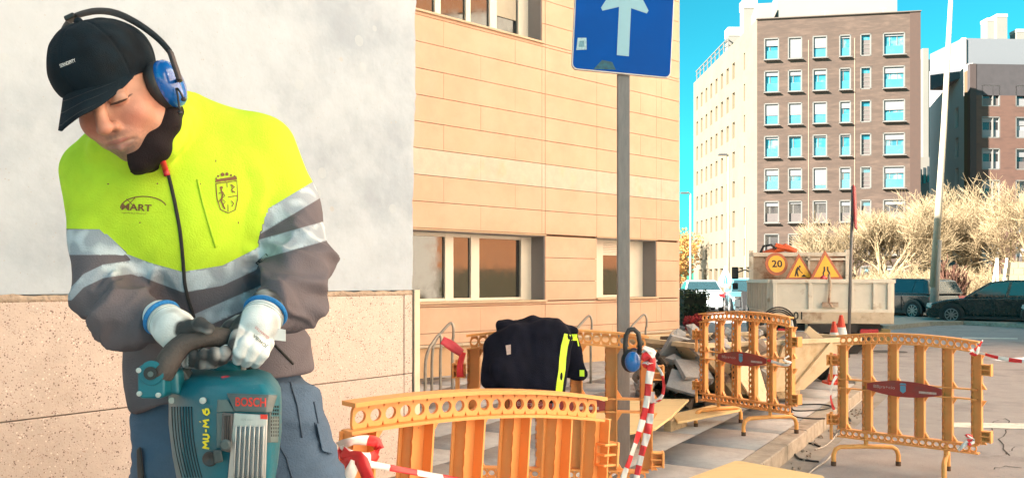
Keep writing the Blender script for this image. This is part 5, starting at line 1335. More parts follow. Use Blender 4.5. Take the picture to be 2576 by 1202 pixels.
# ------------------------------------------------------------------ ear defenders hanging on the barrier
M_earb = mat('blue ear cup', (.012, .13, .42), .3, var=.05, coat=.4)
def hung_muffs():
    p = at(1592, 832, 4.45); t = thing('ear_defenders', 'blue ear defenders hanging by their black band from the jacket barrier', 'ear defenders', p)
    s = 4.45/FPX
    b = MB(); P = [(-16, -66), (-18, -40), (-16, -12), (-8, 2), (4, 4), (15, -6), (19, -30), (18, -60)]
    b.tube([Vector((x*s, .02, z*s)) for x, z in P], .0065, 8, flat=2.0); b.build('headband', M_black, t, smooth='all')
    b = MB(); b.ball((-1*s, -.01, -77*s), (20*s, .030, 26*s), 18, 12); b.build('ear_cup', M_earb, t, smooth='all')
    b = MB(); b.lathe([(.0, -.012), (.046, -.014), (.052, 0), (.046, .012), (0, .012)], (-4*s, .022, -76*s), 20, Matrix.Rotation(R(90), 3, 'X') @ Matrix.Scale(1.2, 3, Vector((0, 1, 0)))); b.build('ear_cushion', M_black, t, smooth='all')
    b = MB(); b.ball((8*s, .075, -70*s), (20*s, .028, 25*s), 14, 10); b.build('ear_cup', mat('dark cup', (.02, .03, .06), .4), t, smooth='all')
hung_muffs()

# ------------------------------------------------------------------ plywood and timber
M_ply = mat('yellow shuttering board', (.72, .52, .26), .7, var=.08, scale=3, col2=(.62, .44, .22), c2scale=2.5, bump=.1, bscale=40, stretch=(1, 6, 1), spots=[(14, .04, (.4, .3, .18), .5)])
def board(name, label, P, th, m, cat='board', bevel=.003):
    c = sum((Vector(p) for p in P), Vector())/len(P); n = (Vector(P[1])-Vector(P[0])).cross(Vector(P[2])-Vector(P[0])).normalized()
    if n.z < 0: n = -n
    b = MB(); k = len(P); V = [Vector(p)-c for p in P]+[Vector(p)-c-n*th for p in P]
    b.add(V, [tuple(range(k)), tuple(range(2*k-1, k-1, -1))]+[(i, i+k, (i+1) % k+k, (i+1) % k) for i in range(k)])
    o = b.build(name, m, None, bevel=bevel); o.location = c; tag(o, label, cat); return o
def G(px, py, z): d = (EYE-z)*FPX/(py-706); return at(px, py, d)
board('plywood_board', 'yellow plywood board lying nearest to us at the bottom of the picture', [G(1700, 1212, .10), G(1848, 1158, .10), G(1862, 1158, .10), G(2070, 1195, .10), G(2160, 1290, .10), G(1700, 1290, .10)], .02, M_ply)
board('plywood_board', 'tilted yellow plywood board behind the sign post, propped up on the left', [G(1440, 1000, .26), G(1733, 1003, .28), G(1690, 1045, .26), G(1648, 1076, .24), G(1430, 1110, .20)], .02, M_ply)
bp = board('plywood_board', 'narrow pale board resting on the timber block behind the barrier feet', [G(1705, 1060, .10), G(1860, 1030, .13), G(1865, 1026, .13), G(1790, 1018, .14), G(1690, 1040, .12)], .02, M_ply)
def block(name, label, px, py, z, size, rz, m, cat):
    b = MB(); b.box((0, 0, size[2]/2), size); o = b.build(name, m, None, bevel=.005); o.location = G(px, py, z); o.rotation_euler = (0, 0, rz); tag(o, label, cat); return o
M_timber = mat('weathered timber', (.50, .38, .24), .8, var=.25, scale=8, col2=(.32, .22, .14), c2scale=4, stretch=(1, 8, 8))
block('timber_block', 'short squared timber end under the narrow pale board', 1700, 1078, 0, (.07, .35, .10), R(-35), M_timber, 'timber')
block('timber_block', 'timber block under the right end of the skip', 1965, 1000, 0, (.10, .5, .12), R(-60), M_timber, 'timber')
block('timber_block', 'timber block beneath the left end of the skip, behind the barrier', 1850, 1010, 0, (.10, .45, .14), R(-65), M_timber, 'timber')
b = MB(); b.cyl((0, 0, 0), (0, .3, 0), .06, 12); o = b.build('drain_pipe', M_chas); o.location = G(1668, 1045, .07); tag(o, 'short dark pipe under the tilted plywood board', 'pipe')

# ------------------------------------------------------------------ rubble heap
M_rub = [mat('broken concrete', (.30, .235, .19), .95, var=.3, scale=8, bump=.8, bscale=30, col2=(.20, .15, .12), c2scale=5),
         mat('grey paving shards', (.30, .30, .31), .9, var=.3, scale=8, bump=.6, bscale=40, col2=(.33, .31, .29), c2scale=6),
         mat('dark earth lumps', (.10, .075, .06), .95, var=.4, scale=10, bump=1, bscale=25, col2=(.06, .045, .04), c2scale=4)]
def rock(rg, r, slab):
    bm = bmesh.new()
    for _ in range(13):
        v = Vector((rg.gauss(0, 1), rg.gauss(0, 1), rg.gauss(0, 1))).normalized(); bm.verts.new((v.x*r, v.y*r*rg.uniform(.7, 1), v.z*r*(.42 if slab else .8)))
    g = bmesh.ops.convex_hull(bm, input=bm.verts)
    bmesh.ops.delete(bm, geom=[e for e in g['geom_interior'] if isinstance(e, bmesh.types.BMVert)], context='VERTS')
    me = bpy.data.meshes.new('rubble'); bm.to_mesh(me); bm.free(); return me
rg = random.Random(41)
prof = lambda px: np.interp(px, [1600, 1650, 1700, 1750, 1800, 1850, 1900, 1960], [925, 862, 838, 835, 838, 835, 842, 880])
n_r = 0
for k in range(210):
    px = rg.uniform(1612, 1930); t_ = rg.random()
    d = rg.uniform(8.3, 9.9); ptop = prof(px); pg = 706+1.3*FPX/d
    maxz = EYE-(ptop-706)/FPX*d
    z = maxz*(1-abs(rg.gauss(0, .35))) if t_ < .75 else rg.uniform(0, maxz)
    edge = min(1, (px-1600)/60, (9.9-d)/.3+.4)
    z = max(.05, min(z, maxz)-.08); r = rg.uniform(.05, .15)*(1.1 if d > 9 else .95); sl = rg.random() < .35
    kind = 0 if rg.random() < .42 else (1 if rg.random() < .65 else 2)
    if 1650 < px < 1740 and ptop+5 > 0 and z > maxz*.7: kind = rg.choice((0, 2))
    me = rock(rg, r, sl); me.materials.append(M_rub[kind])
    o = bpy.data.objects.new('concrete_chunk', me); COL.objects.link(o)
    o.location = at(px, 706, d); o.location.z = z; o.rotation_euler = (rg.uniform(-.9, .9), rg.uniform(-.9, .9), rg.uniform(0, 6))
    wh_ = 'left of the orange barrier' if px < 1755 else 'behind the orange barrier slats'; kd_ = ('brown broken concrete lump', 'grey shard of paving', 'dark lump of earth')[kind]; hi_ = 'on top of' if z > maxz*.6 else 'low in'
    tag(o, f'{kd_} {hi_} the rubble heap, {wh_}', 'rubble', f'{kd_}, {hi_} the heap {wh_}'); n_r += 1
# fill under the heap
b = MB(); V = []; nx_, ny_ = 30, 10; p0 = at(1770, 900, 9.2); c0 = Vector((p0.x, p0.y, 0))
for j in range(ny_+1):
    for i in range(nx_+1):
        px = 1600+360*i/nx_; d = 8.4+1.6*j/ny_; mz = EYE-(prof(px)-706)/FPX*d
        e = min(1, i/4, (nx_-i)/4)*math.sin(math.pi*min(1, .12+j/ny_*.9))**.6
        p = at(px, 706, d); V.append(Vector((p.x, p.y, max(0, (mz-.16)*e*(.9+.25*noise.noise(Vector((i*.7, j*.7, 0)))))))-c0)
b.add(V, [(j*(nx_+1)+i, j*(nx_+1)+i+1, (j+1)*(nx_+1)+i+1, (j+1)*(nx_+1)+i) for j in range(ny_) for i in range(nx_)])
o = b.build('rubble_dirt', M_rub[2]); o.location = c0; tag(o, 'dark earth and fine rubble filling the heap beside the skip', 'rubble', kind='stuff')
# scattered small bits
b = MB()
for k in range(260):
    px = rg.uniform(1590, 1960) if k < 170 else rg.uniform(1890, 2150); py = rg.uniform(975, 1010) if k < 170 else rg.uniform(1040, 1160)
    p = G(px, py, 0); 
    if k >= 170: q = K0+KD*rg.uniform(-1, 4)+KN*rg.uniform(.02, .16); p = Vector((q.x, q.y, ROAD+.01))
    r = rg.uniform(.006, .022); b.ball(p, (r, r*rg.uniform(.6, 1), r*.6), 5, 3, Euler((rg.random()*3, rg.random()*3, 0)).to_matrix())
o = b.build('rubble_crumbs', M_rub[0]); tag(o, 'small crumbs of concrete scattered by the heap and along the gutter', 'rubble', kind='stuff')

# ------------------------------------------------------------------ builder's skip
M_skip = mat('cream painted steel', (.66, .50, .32), .6, var=.12, scale=5, col2=(.52, .36, .20), c2scale=3.5, c2lo=.5, c2hi=.68, spots=[(24, .10, (.24, .14, .08), .7), (7, .07, (.42, .28, .17), .6)])
S0 = Vector((2.55, 9.25, 0)); 
sk = thing('builders_skip', "cream painted steel skip half full of rubble behind the orange barrier", 'skip', S0, R(26))
def skipshape(b, o_=0.0):
    L0, L1 = .55, 1.12; W0 = .50; W1 = .62; Zb, Zt = .13, .66
    return [(-L0, -W0, Zb), (L0*.75, -W0, Zb), (L0*.75, W0, Zb), (-L0, W0, Zb), (-L1, -W1, Zt), (L1, -W1, Zt), (L1, W1, Zt), (-L1, W1, Zt)]
P = [Vector(p) for p in skipshape(None)]
b = MB(); b.add(P, [(0, 3, 2, 1), (0, 1, 5, 4), (2, 3, 7, 6), (1, 2, 6, 5), (3, 0, 4, 7)]); hull = b.build('hull', M_skip, sk); sl_ = hull.modifiers.new('plate', 'SOLIDIFY'); sl_.thickness = .012
b = MB()
for i, j in ((4, 5), (5, 6), (6, 7), (7, 4)): b.beam(P[i]+Vector((0, 0, .0)), P[j], .06, .05)
b.build('rim', M_skip, sk, bevel=.006)
b = MB()
for f_ in (.2, .5, .8):
    b.beam(P[0].lerp(P[1], f_)+Vector((0, -.02, 0)), P[4].lerp(P[5], f_)+Vector((0, -.02, -.03)), .05, .03, up=(0, 1, 0))
b.build('side_rib', M_skip, sk)
b = MB(); b.lathe([(0, -.02), (.035, -.02), (.035, .03), (0, .03)], (.88, -.60, .55), 14, Matrix.Rotation(R(90), 3, 'X')); b.build('lifting_lug', M_skip, sk)
b = MB(); V = []
for j in range(9):
    for i in range(15): V.append((-1.02+2.04*i/14, -.56+1.12*j/8, .58+.10*noise.noise(Vector((i*.8, j*.8, 1)))+.06*math.sin(i*.4)))
b.add(V, [(j*15+i, j*15+i+1, (j+1)*15+i+1, (j+1)*15+i) for j in range(8) for i in range(14)]); o = b.build('rubble_load', M_rub[2], sk); o['kind'] = 'stuff'
Ms_ = Matrix.Translation(S0) @ Matrix.Rotation(R(26), 4, 'Z')
for k in range(26):
    me = rock(rg, rg.uniform(.06, .13), rg.random() < .5); me.materials.append(M_rub[rg.choice((0, 1, 1))]); o = bpy.data.objects.new('concrete_chunk', me); COL.objects.link(o)
    o.location = Ms_ @ Vector((rg.uniform(-.95, .9), rg.uniform(-.5, .5), rg.uniform(.60, .74))); o.rotation_euler = (rg.uniform(-1, 1), rg.uniform(-1, 1), rg.uniform(0, 6)); tag(o, 'broken piece of concrete lying on top of the load in the cream skip', 'rubble', 'broken pieces loaded in the skip')
# pale slabs standing up in the skip, sack
for (px, py, d, sz, rt, lb) in ((2040, 850, 9.3, (.22, .03, .18), (.1, R(38), .2), 'pale pointed shard of board sticking up at the right end of the skip'), (1700, 752+120, 8.6, (.30, .04, .24), (.5, .2, .6), 'flat grey paving slab tipped on the left of the rubble heap'), (1745, 930, 8.3, (.34, .045, .26), (-.9, .1, .4), 'flat grey paving slab standing at the foot of the rubble heap'), (1720, 962, 8.2, (.30, .05, .22), (-.7, .25, -.3), 'squarish grey slab lowest in the rubble heap')):
    b = MB(); b.box((0, 0, 0), sz); o = b.build('broken_slab', M_skip if 'pale' in lb else M_rub[1], None, bevel=.006); o.location = at(px, py, d); o.rotation_euler = rt; tag(o, lb, 'slab')
# long pale board leaning in front of the skip
board('leaning_board', 'tall cream board leaning against the skip, seen through the slats of the barrier', [at(1850, 905, 8.15), at(1895, 868, 8.4), at(1935, 1005, 7.95), at(1905, 1022, 7.75), at(1862, 955, 7.95)], .02, M_skip)

# ------------------------------------------------------------------ wheelbarrow
p = G(2085, 955, 0)
wb = thing('wheelbarrow', 'small two wheeled barrow frame standing behind the right end of the skip', 'wheelbarrow', (p.x, p.y, 0), R(20))
for x_ in (-.12, .10):
    b = MB(); b.lathe([(.12, -.025), (.15, -.03), (.17, 0), (.15, .03), (.12, .025)], (x_, 0, .17), 22, Matrix.Rotation(R(90), 3, 'Y')); wh = b.build('wheel', M_tyre, wb, smooth='all')
    b = MB()
    for k in range(6): a = k*math.pi/3; b.beam((x_, 0, .17), (x_, math.cos(a)*.125, .17+math.sin(a)*.125), .014, .014)
    b.build('spoke', M_rim, wh)
b = MB(); b.cyl((-.16, 0, .17), (.14, 0, .17), .014, 8)
for x_ in (-.2, .18): b.tube([(x_, .5, .08), (x_, .2, .32), (x_, -.1, .42), (x_, -.75, .55)], .014, 6)
b.tube([(-.2, .48, .1), (-.2, .5, .0)], .014, 6); b.tube([(.18, .48, .1), (.18, .5, .0)], .014, 6); b.build('frame', M_chas, wb)
b = MB(); b.add([(-.2, -.3, .36), (.2, -.3, .36), (.2, .25, .30), (-.2, .25, .30), (-.3, -.45, .62), (.3, -.45, .62), (.3, .4, .52), (-.3, .4, .52)], [(0, 3, 2, 1), (0, 1, 5, 4), (1, 2, 6, 5), (2, 3, 7, 6), (3, 0, 4, 7)]); o = b.build('tray', M_chas, wb); o.modifiers.new('s', 'SOLIDIFY').thickness = .006
# ring of hose over the barrier by the truck
b = MB(); p = at(1958, 800, 9.6)
for r_, dz in ((.20, 0), (.215, .012), (.185, -.01)): b.tube([(r_*math.cos(a)*.95, .02*math.sin(a*2), dz+r_*math.sin(a)*.9) for a in np.linspace(0, 2*math.pi, 30)], .010, 6, cap=False)
o = b.build('hose_coil', M_chas, None, smooth='all'); o.location = p+Vector((0, 0, -.08)); tag(o, 'black hose coiled in a ring standing up out of the skip behind the barrier', 'hose')

# ------------------------------------------------------------------ traffic cones
M_cr = mat('red cone plastic', (.62, .045, .02), .5, var=.12, scale=12)
M_cw = mat('white cone band', (.66, .63, .6), .45, var=.12, scale=15)
def cone(px, pyt, pyb, d, label, mr=None, mw=None, name='traffic_cone'):
    a = at(px, pyt, d); zb = at(px, pyb, d).z; t = thing(name, label, 'traffic cone', (a.x, d, zb), 0, 'traffic cones by the skip'); h = a.z-zb; r = h*.26
    seg = [(0, .03, .9), (.03, .40, 0), (.40, .72, 1), (.72, 1.0, 0)]
    b = MB(); b.box((0, 0, .012), (r*2.5, r*2.5, .024)); b.build('base', mr or M_cr, t, bevel=.006)
    R_ = lambda q: r*(1-.80*q)
    for nm, q0, q1, m in (('lower_body', .03, .34, mr or M_cr), ('white_band', .34, .62, mw or M_cw), ('tip', .62, 1.0, mr or M_cr)):
        b = MB(); b.lathe([(R_(q0)+(.001 if nm == 'white_band' else 0), q0*h), (R_(q1)+(.001 if nm == 'white_band' else 0), q1*h)], (0, 0, 0), 18); b.build(nm, m, t, smooth=True)
cone(2098, 808, 880, 11.2, 'red and white traffic cone left of the pair beside the thin pole')
cone(2116, 792, 872, 11.8, 'red and white traffic cone right of the pair, touching the thin pole')
cone(1990, 805, 870, 8.6, 'pale grey and white cone standing on the right end of the barrier by the rubble', mat('grey cone plastic', (.36, .40, .40), .5), M_cw)
cone(2100, 890, 965, 7.9, 'red cone half hidden behind the left post of the right barrier')

# ------------------------------------------------------------------ cables
M_cab = mat('black rubber cable', (.02, .02, .022), .6); M_cabw = mat('dusty white cable', (.45, .40, .36), .7, var=.25, scale=20)
def cable(pts, r, m, label, name='power_cable', zf=lambda p: ROAD):
    Q = []; P = [Vector(p) for p in pts]
    for i in range(len(P)-1):
        p0 = P[max(i-1, 0)]; p1 = P[i]; p2 = P[i+1]; p3 = P[min(i+2, len(P)-1)]
        for k in range(7): t = k/7; Q.append(.5*((2*p1)+(p2-p0)*t+(2*p0-5*p1+4*p2-p3)*t*t+(3*p1-p0-3*p2+p3)*t*t*t))
    Q.append(P[-1]); b = MB(); b.tube([q-P[0] for q in Q], r, 6); o = b.build(name, m, None, smooth='all'); o.location = P[0]; tag(o, label, 'cable')
g_ = lambda px, py, z=ROAD+.012: G(px, py, z)
cable([G(1990, 1018, .012), G(2060, 1016, .012), G(2092, 1022, .012), G(2060, 1030, .012), G(2000, 1032, .012), G(1992, 1020, .012), G(1996, 1045, .012), G(2040, 1052, .012), G(2075, 1052, .012)], .008, M_cab, 'black cable looped on the pavement between the two red plated barriers')
cable([g_(2120, 990), g_(2112, 1010), g_(2128, 1040), g_(2140, 1060), g_(2118, 1075), g_(2100, 1095)], .007, M_cab, 'short black cable lying by the kerb behind the right barrier')
cable([g_(2092, 1143), g_(2076, 1160), g_(2052, 1175), g_(2030, 1195), g_(1990, 1240)], .006, M_cabw, 'pale cable end running out at the bottom of the picture')
cable([g_(2062, 1122), g_(2040, 1114), g_(2010, 1116), g_(1998, 1134), g_(2010, 1152), g_(2040, 1158), g_(2060, 1160)], .0085, M_cab, 'black cable bent into a loop on the asphalt beside the kerb')
cable([g_(2200, 980), g_(2160, 1012), g_(2120, 1050), g_(2105, 1090), g_(2080, 1118), g_(2050, 1130)], .006, M_cabw, 'white cable running along the gutter under the right barrier')
# blue bottle cap / handle seen between the slats
t = thing('hand_tool', 'small tool with a blue grip seen low between the slats of the nearest barrier', 'tool', at(1150, 1190, 3.2))
b = MB(); b.cyl((-.0, 0, 0), (.02, 0, .015), .016, 10); b.build('grip', mat('bright blue grip', (.02, .22, .40), .4), t, bevel=.003)
b = MB(); b.cyl((-.02, 0, -.25), (0, 0, 0), .012, 8); b.build('shaft', M_black, t)
# ------------------------------------------------------------------ the worker
def attr_mat(name, base, layers, rough=.85, bump=.25, bscale=260, var=.10, vscale=9, spec=.3, sheen=0.0, sss=0.0):
    """layers: (attribute, colour, softness, variation); an attribute above zero shows its colour"""
    m = bpy.data.materials.new(name); m.use_nodes = True; N = m.node_tree.nodes; L = m.node_tree.links; p = N['Principled BSDF']
    p.inputs['Roughness'].default_value = rough; p.inputs['Specular IOR Level'].default_value = spec
    if sheen: p.inputs['Sheen Weight'].default_value = sheen
    if sss: p.inputs['Subsurface Weight'].default_value = sss; p.inputs['Subsurface Radius'].default_value = (1, .3, .15); p.inputs['Subsurface Scale'].default_value = .008
    tc = N.new('ShaderNodeTexCoord'); n1 = N.new('ShaderNodeTexNoise'); n1.inputs['Scale'].default_value = vscale; n1.inputs['Detail'].default_value = 7; L.new(tc.outputs['Object'], n1.inputs['Vector'])
    out = None; rgb = N.new('ShaderNodeRGB'); rgb.outputs[0].default_value = (*base, 1); out = rgb.outputs[0]
    for (an, col, soft) in layers:
        a = N.new('ShaderNodeAttribute'); a.attribute_name = an
        r = N.new('ShaderNodeMapRange'); r.inputs[1].default_value = -soft; r.inputs[2].default_value = soft; L.new(a.outputs['Fac'], r.inputs[0])
        x = N.new('ShaderNodeMix'); x.data_type = 'RGBA'; L.new(r.outputs[0], x.inputs[0]); L.new(out, x.inputs[6]); x.inputs[7].default_value = (*col, 1); out = x.outputs[2]
    mr = N.new('ShaderNodeMapRange'); mr.inputs[1].default_value = .3; mr.inputs[2].default_value = .7; mr.inputs[3].default_value = 1-var; mr.inputs[4].default_value = 1+var*.6; L.new(n1.outputs['Fac'], mr.inputs[0])
    x = N.new('ShaderNodeMix'); x.data_type = 'RGBA'; x.blend_type = 'MULTIPLY'; x.inputs[0].default_value = 1; L.new(out, x.inputs[6]); L.new(mr.outputs[0], x.inputs[7]); L.new(x.outputs[2], p.inputs['Base Color'])
    if bump:
        n2 = N.new('ShaderNodeTexNoise'); n2.inputs['Scale'].default_value = bscale; n2.inputs['Detail'].default_value = 3; L.new(tc.outputs['Object'], n2.inputs['Vector'])
        bb_ = N.new('ShaderNodeBump'); bb_.inputs['Strength'].default_value = bump; bb_.inputs['Distance'].default_value = .004; L.new(n2.outputs['Fac'], bb_.inputs['Height']); L.new(bb_.outputs[0], p.inputs['Normal'])
    return m
def set_attr(o, name, vals):
    a = o.data.attributes.new(name, 'FLOAT', 'POINT'); a.data.foreach_set('value', np.asarray(vals, dtype=np.float32))
def sblob(name, fld, m, parent, it=1, disp=None):
    V, F = fld.mesh(); V = smooth_mesh(V, F, it)
    if disp is not None: V = V+vnormals(V, F)*disp(V)[:, None]
    o = blob(name, V-np.array(parent_loc(parent)), F, m, parent); return o, V, F
def topx(V): return 1288+FPX*V[:, 0]/V[:, 1], 706-(V[:, 2]-EYE)*FPX/V[:, 1]
def tree_of(V, F): return BVHTree.FromPolygons([tuple(map(float, v)) for v in V], [tuple(int(i) for i in q) for q in F])
def A3(px, py, d): return np.array(at(px, py, d))
worker = thing('person', 'worker in lime and grey fleece and black cap, looking down, gripping the teal hammer', 'person', (-.58, 1.66, 0))

# --- head (built in its own frame, face towards -y, then turned)
HM = Matrix.Rotation(R(-15), 3, 'Y') @ Matrix.Rotation(R(-6), 3, 'Z') @ Matrix.Rotation(R(33), 3, 'X')
HO = at(294, 218, 1.445)
HS = .97
def hw(p): return HO+HM @ (Vector(p)*HS)
f = Field((-.12, -.15, -.20), (.12, .13, .135), .0021)
f.ell((-.002, .020, .030), (.067, .085, .066), .02)
f.ell((0, -.028, -.042), (.062, .062, .072), .03)
f.ell((0, -.064, -.100), (.026, .022, .018), .025)
for s_ in (-1, 1):
    f.ell((s_*.037, -.058, -.036), (.027, .026, .030), .018)
    f.ell((s_*.050, -.010, -.075), (.018, .035, .025), .03)
    f.ell((s_*.033, -.094, .001), (.019, .012, .012), .010, op='cut')
    f.ell((s_*.032, -.0765, -.001), (.0155, .0125, .0125), .003)
    f.cap((s_*.046, -.082, -.0035), (s_*.020, -.0885, -.0055), .0028, .0028, .003)       # lid edge
    f.cap((s_*.036, -.066, .006), (s_*.016, -.076, .008), .006, .007, .010)
f.cap((0, -.084, .010), (0, -.112, -.030), .0085, .0115, .012)
f.ell((0, -.1125, -.034), (.0125, .0115, .0100), .006)
for s_ in (-1, 1):
    f.ell((s_*.0135, -.101, -.037), (.0085, .0095, .0075), .005); f.ell((s_*.0075, -.108, -.0445), (.0035, .0045, .003), .002, op='cut')
    f.cap((s_*.018, -.096, -.036), (s_*.034, -.078, -.062), .002, .002, .012, op='cut')
f.ell((0, -.079, -.066), (.033, .020, .026), .02)
for s_ in (-1, 1):
    f.cap((s_*.021, -.0905, -.0675), (s_*.004, -.0985, -.0635), .0030, .0052, .004); f.cap((s_*.019, -.0905, -.0725), (0, -.0975, -.0765), .0035, .0068, .004)
for s_ in (-1, 1): f.cap((s_*.025, -.0925, -.0700), (0, -.1065, -.0698), .0022, .0026, .002, op='cut')
for s_ in (-1, 1): f.ell((s_*.066, .010, -.020), (.010, .016, .024), .006)
f.cap((0, .025, -.05), (0, .055, -.19), .058, .056, .03)
f.put(lambda X, Y, Z: np.maximum(.0175-Z, Y+.050)+0*X, (-.12, -.16, .01), (.12, -.04, .14), .006, op='cut')
V, F = f.mesh(); V = smooth_mesh(V, F, 1, .4); L0_ = V.copy()
V = (np.array(HM) @ (V.T*HS)).T+np.array(HO)
M_skin = attr_mat('skin', (.45, .235, .165), [('lips', (.34, .11, .09), .5), ('stubble', (.22, .14, .115), 1.0), ('flush', (.47, .145, .10), 1.3), ('hair', (.10, .075, .06), .35), ('brow', (.07, .04, .03), .4), ('lash', (.05, .025, .02), .3)], rough=.48, bump=.16, bscale=420, var=.12, vscale=45, spec=.45, sss=.10)
head = blob('body', V-np.array(worker.location), F, M_skin, worker)
x_, y_, z_ = L0_[:, 0], L0_[:, 1], L0_[:, 2]
set_attr(head, 'lips', np.maximum(1-np.sqrt((x_/.021)**2+((z_+.0645)/.0042)**2), 1-np.sqrt((x_/.019)**2+((z_+.0760)/.0058)**2))*3*(y_ < -.075)-(y_ >= -.075))
n_ = nz(L0_, (220, 220, 220))
stb = np.maximum(1-np.sqrt((x_/.062)**2+((z_+.088)/.030)**2), (1-np.sqrt((x_/.030)**2+((z_+.054)/.008)**2))*.9)
set_attr(head, 'stubble', stb*2.2+n_*1.0-.75)
set_attr(head, 'flush', np.maximum(1-np.sqrt((x_/.016)**2+((y_+.112)/.016)**2+((z_+.034)/.014)**2), 1-np.sqrt(((np.abs(x_)-.042)/.022)**2+((z_+.038)/.022)**2)*(1.0))*1.1-.55)
set_attr(head, 'hair', (np.minimum(np.minimum(y_+.026-np.maximum(0, .03-z_)*.5, .05-y_)*60, (z_+.03)*60)+n_*.7-.25)*(np.abs(x_) > .045)-(np.abs(x_) <= .045))
set_attr(head, 'brow', (1-np.sqrt(((np.abs(x_)-.033)/.019)**2+((z_-.0165-(.033-np.abs(x_))*.10)/.0042)**2))*2+n_*1.2-.2)
set_attr(head, 'lash', (1-np.sqrt(((np.abs(x_)-.033)/.0165)**2+((z_+.0050)/.0022)**2))*2*(y_ < -.06)-(y_ >= -.06))

# --- cap
M_cap = mat('black cotton twill', (.004, .012, .020), .9, var=.35, scale=30, bump=.25, bscale=500, spec=.2, col2=(.003, .006, .010), c2scale=12)
CT = Matrix.Rotation(R(6), 3, 'X')
cap_rx, cap_ry, cap_rz = .0775, .096, .084
f = Field((-.11, -.12, -.03), (.11, .14, .16), .0024)
f.ell((0, .016, .034), (cap_rx, cap_ry, cap_rz), .01)
f.ell((0, -.020, .060), (.064, .060, .050), .03)
f.ell((0, .016, .030), (cap_rx-.006, cap_ry-.006, cap_rz-.006), .001, op='cut')
f.put(lambda X, Y, Z: (Z-(.026-.16*(Y+.09)*(1)))+0*X, (-.12, -.12, -.05), (.12, .14, .03), .002, pad=.2, op='cut')
V, F = f.mesh(); V = smooth_mesh(V, F, 1); Lc = V.copy()
# panel seams as shallow grooves
ang = np.arctan2(V[:, 0], -(V[:, 1]-.018)); seam = np.min(np.abs((ang[:, None]-np.radians([0, 62, -62, 125, -125, 180])[None, :]+np.pi) % (2*np.pi)-np.pi), 1)*np.hypot(V[:, 0], V[:, 1]-.018)
Nn = vnormals(V, F); V = V-Nn*(.0016*np.exp(-(seam/.0022)**2))[:, None]+Nn*(nz(Lc, (18, 18, 18))*.004+nz(Lc, (45, 45, 20), 4)*.0016)[:, None]
CM = Matrix.Rotation(R(-13), 3, 'Z')
CSH = Vector((-.009, -.003, .0))
Vw = (np.array(HM @ CM) @ (V.T*HS)).T+np.array(HO+HM @ CSH)
cp_ = blob('cap', Vw-np.array(worker.location), F, M_cap, worker)
capT = tree_of(Vw, F)
# brim: curved plate
b = MB(); nu, nv = 34, 10; V = []
for j in range(nv+1):
    for i in range(nu+1):
        uu = -1+2*i/nu; a = R(8+74*uu); t = j/nv
        ex, ey = cap_rx-.006, cap_ry-.006
        bx_, by_ = ex*math.sin(a), .016-ey*math.cos(a)
        L_ = .072*max(0, 1-abs(uu)**2.6)**.75+.002
        x1, y1 = bx_*(1-.10*t*L_/.068), by_-L_*t
        zr = .035-.16*(by_+.09)
        z = zr+.001-t*L_*(.46-.21*min(1, max(0, (x1+.01)/.04)))-(x1/.088)**2*((.060 if x1 < 0 else .006)*(t**.8))*(L_/.068)**(.5 if x1 < 0 else 1)-.10*t*t*L_
        V.append(hw(CM @ Vector((x1, y1, z)))+HM @ CSH)
b.add([v-worker.location for v in V], [(j*(nu+1)+i, j*(nu+1)+i+1, (j+1)*(nu+1)+i+1, (j+1)*(nu+1)+i) for j in range(nv) for i in range(nu)])
br_ = b.build('brim', M_cap, cp_, smooth='all'); q = br_.modifiers.new('s', 'SOLIDIFY'); q.thickness = .0032; q.offset = 0
br_.parent = cp_
b = MB()
for j in (3, 6, 9):
    t = j/nv; b.tube([V[j*(nu+1)+i]-worker.location+(HM @ Vector((0, 0, .0018))) for i in range(1, nu)], .0005, 4)
b.build('brim_stitching', M_black, cp_)
b = MB(); b.ball(hw((-.009, .013, .1175))-worker.location, .008, 10, 6); b.build('button', M_cap, cp_, smooth='all')
project_decal('cap_lettering', [text2d('SERNDIPITY', 152, 171, 9, 42, rot=R(-21), bold=True)], capT, mat('white embroidery', (.6, .6, .6), .7), cp_, 1.4, .0015)

# --- dark neck tube over the chin
M_snood = mat('black stretch fabric', (.012, .008, .010), .85, var=.3, scale=40, bump=.2, bscale=400, spec=.2)
f = Field(tuple(at(225, 450, 1.30)-Vector((0, .0, 0))), (-.50, 1.66, 1.66), .0036)
ch = [hw((-.052, -.030, -.096)), hw((-.030, -.058, -.110)), hw((0, -.070, -.114)), hw((.035, -.056, -.106)), hw((.060, -.022, -.082)), hw((.076, .020, -.050)), hw((.070, .065, -.04))]
f.chain([np.array(p) for p in ch], [.016, .020, .022, .022, .019, .014, .014], .02)
f.chain([np.array(hw((0, -.02, -.09))), np.array(hw((0, .03, -.16)))], [.060, .050], .02)
f.ell(hw((0, .025, -.085)), (.074, .074, .05), .02, HM)
def dsn(V): return nz(V, (16, 16, 40))*.002-np.abs(nz(V, (9, 9, 30), 3))*.003
sn, _, _ = sblob('neck_tube', f, M_snood, worker, 1, dsn)

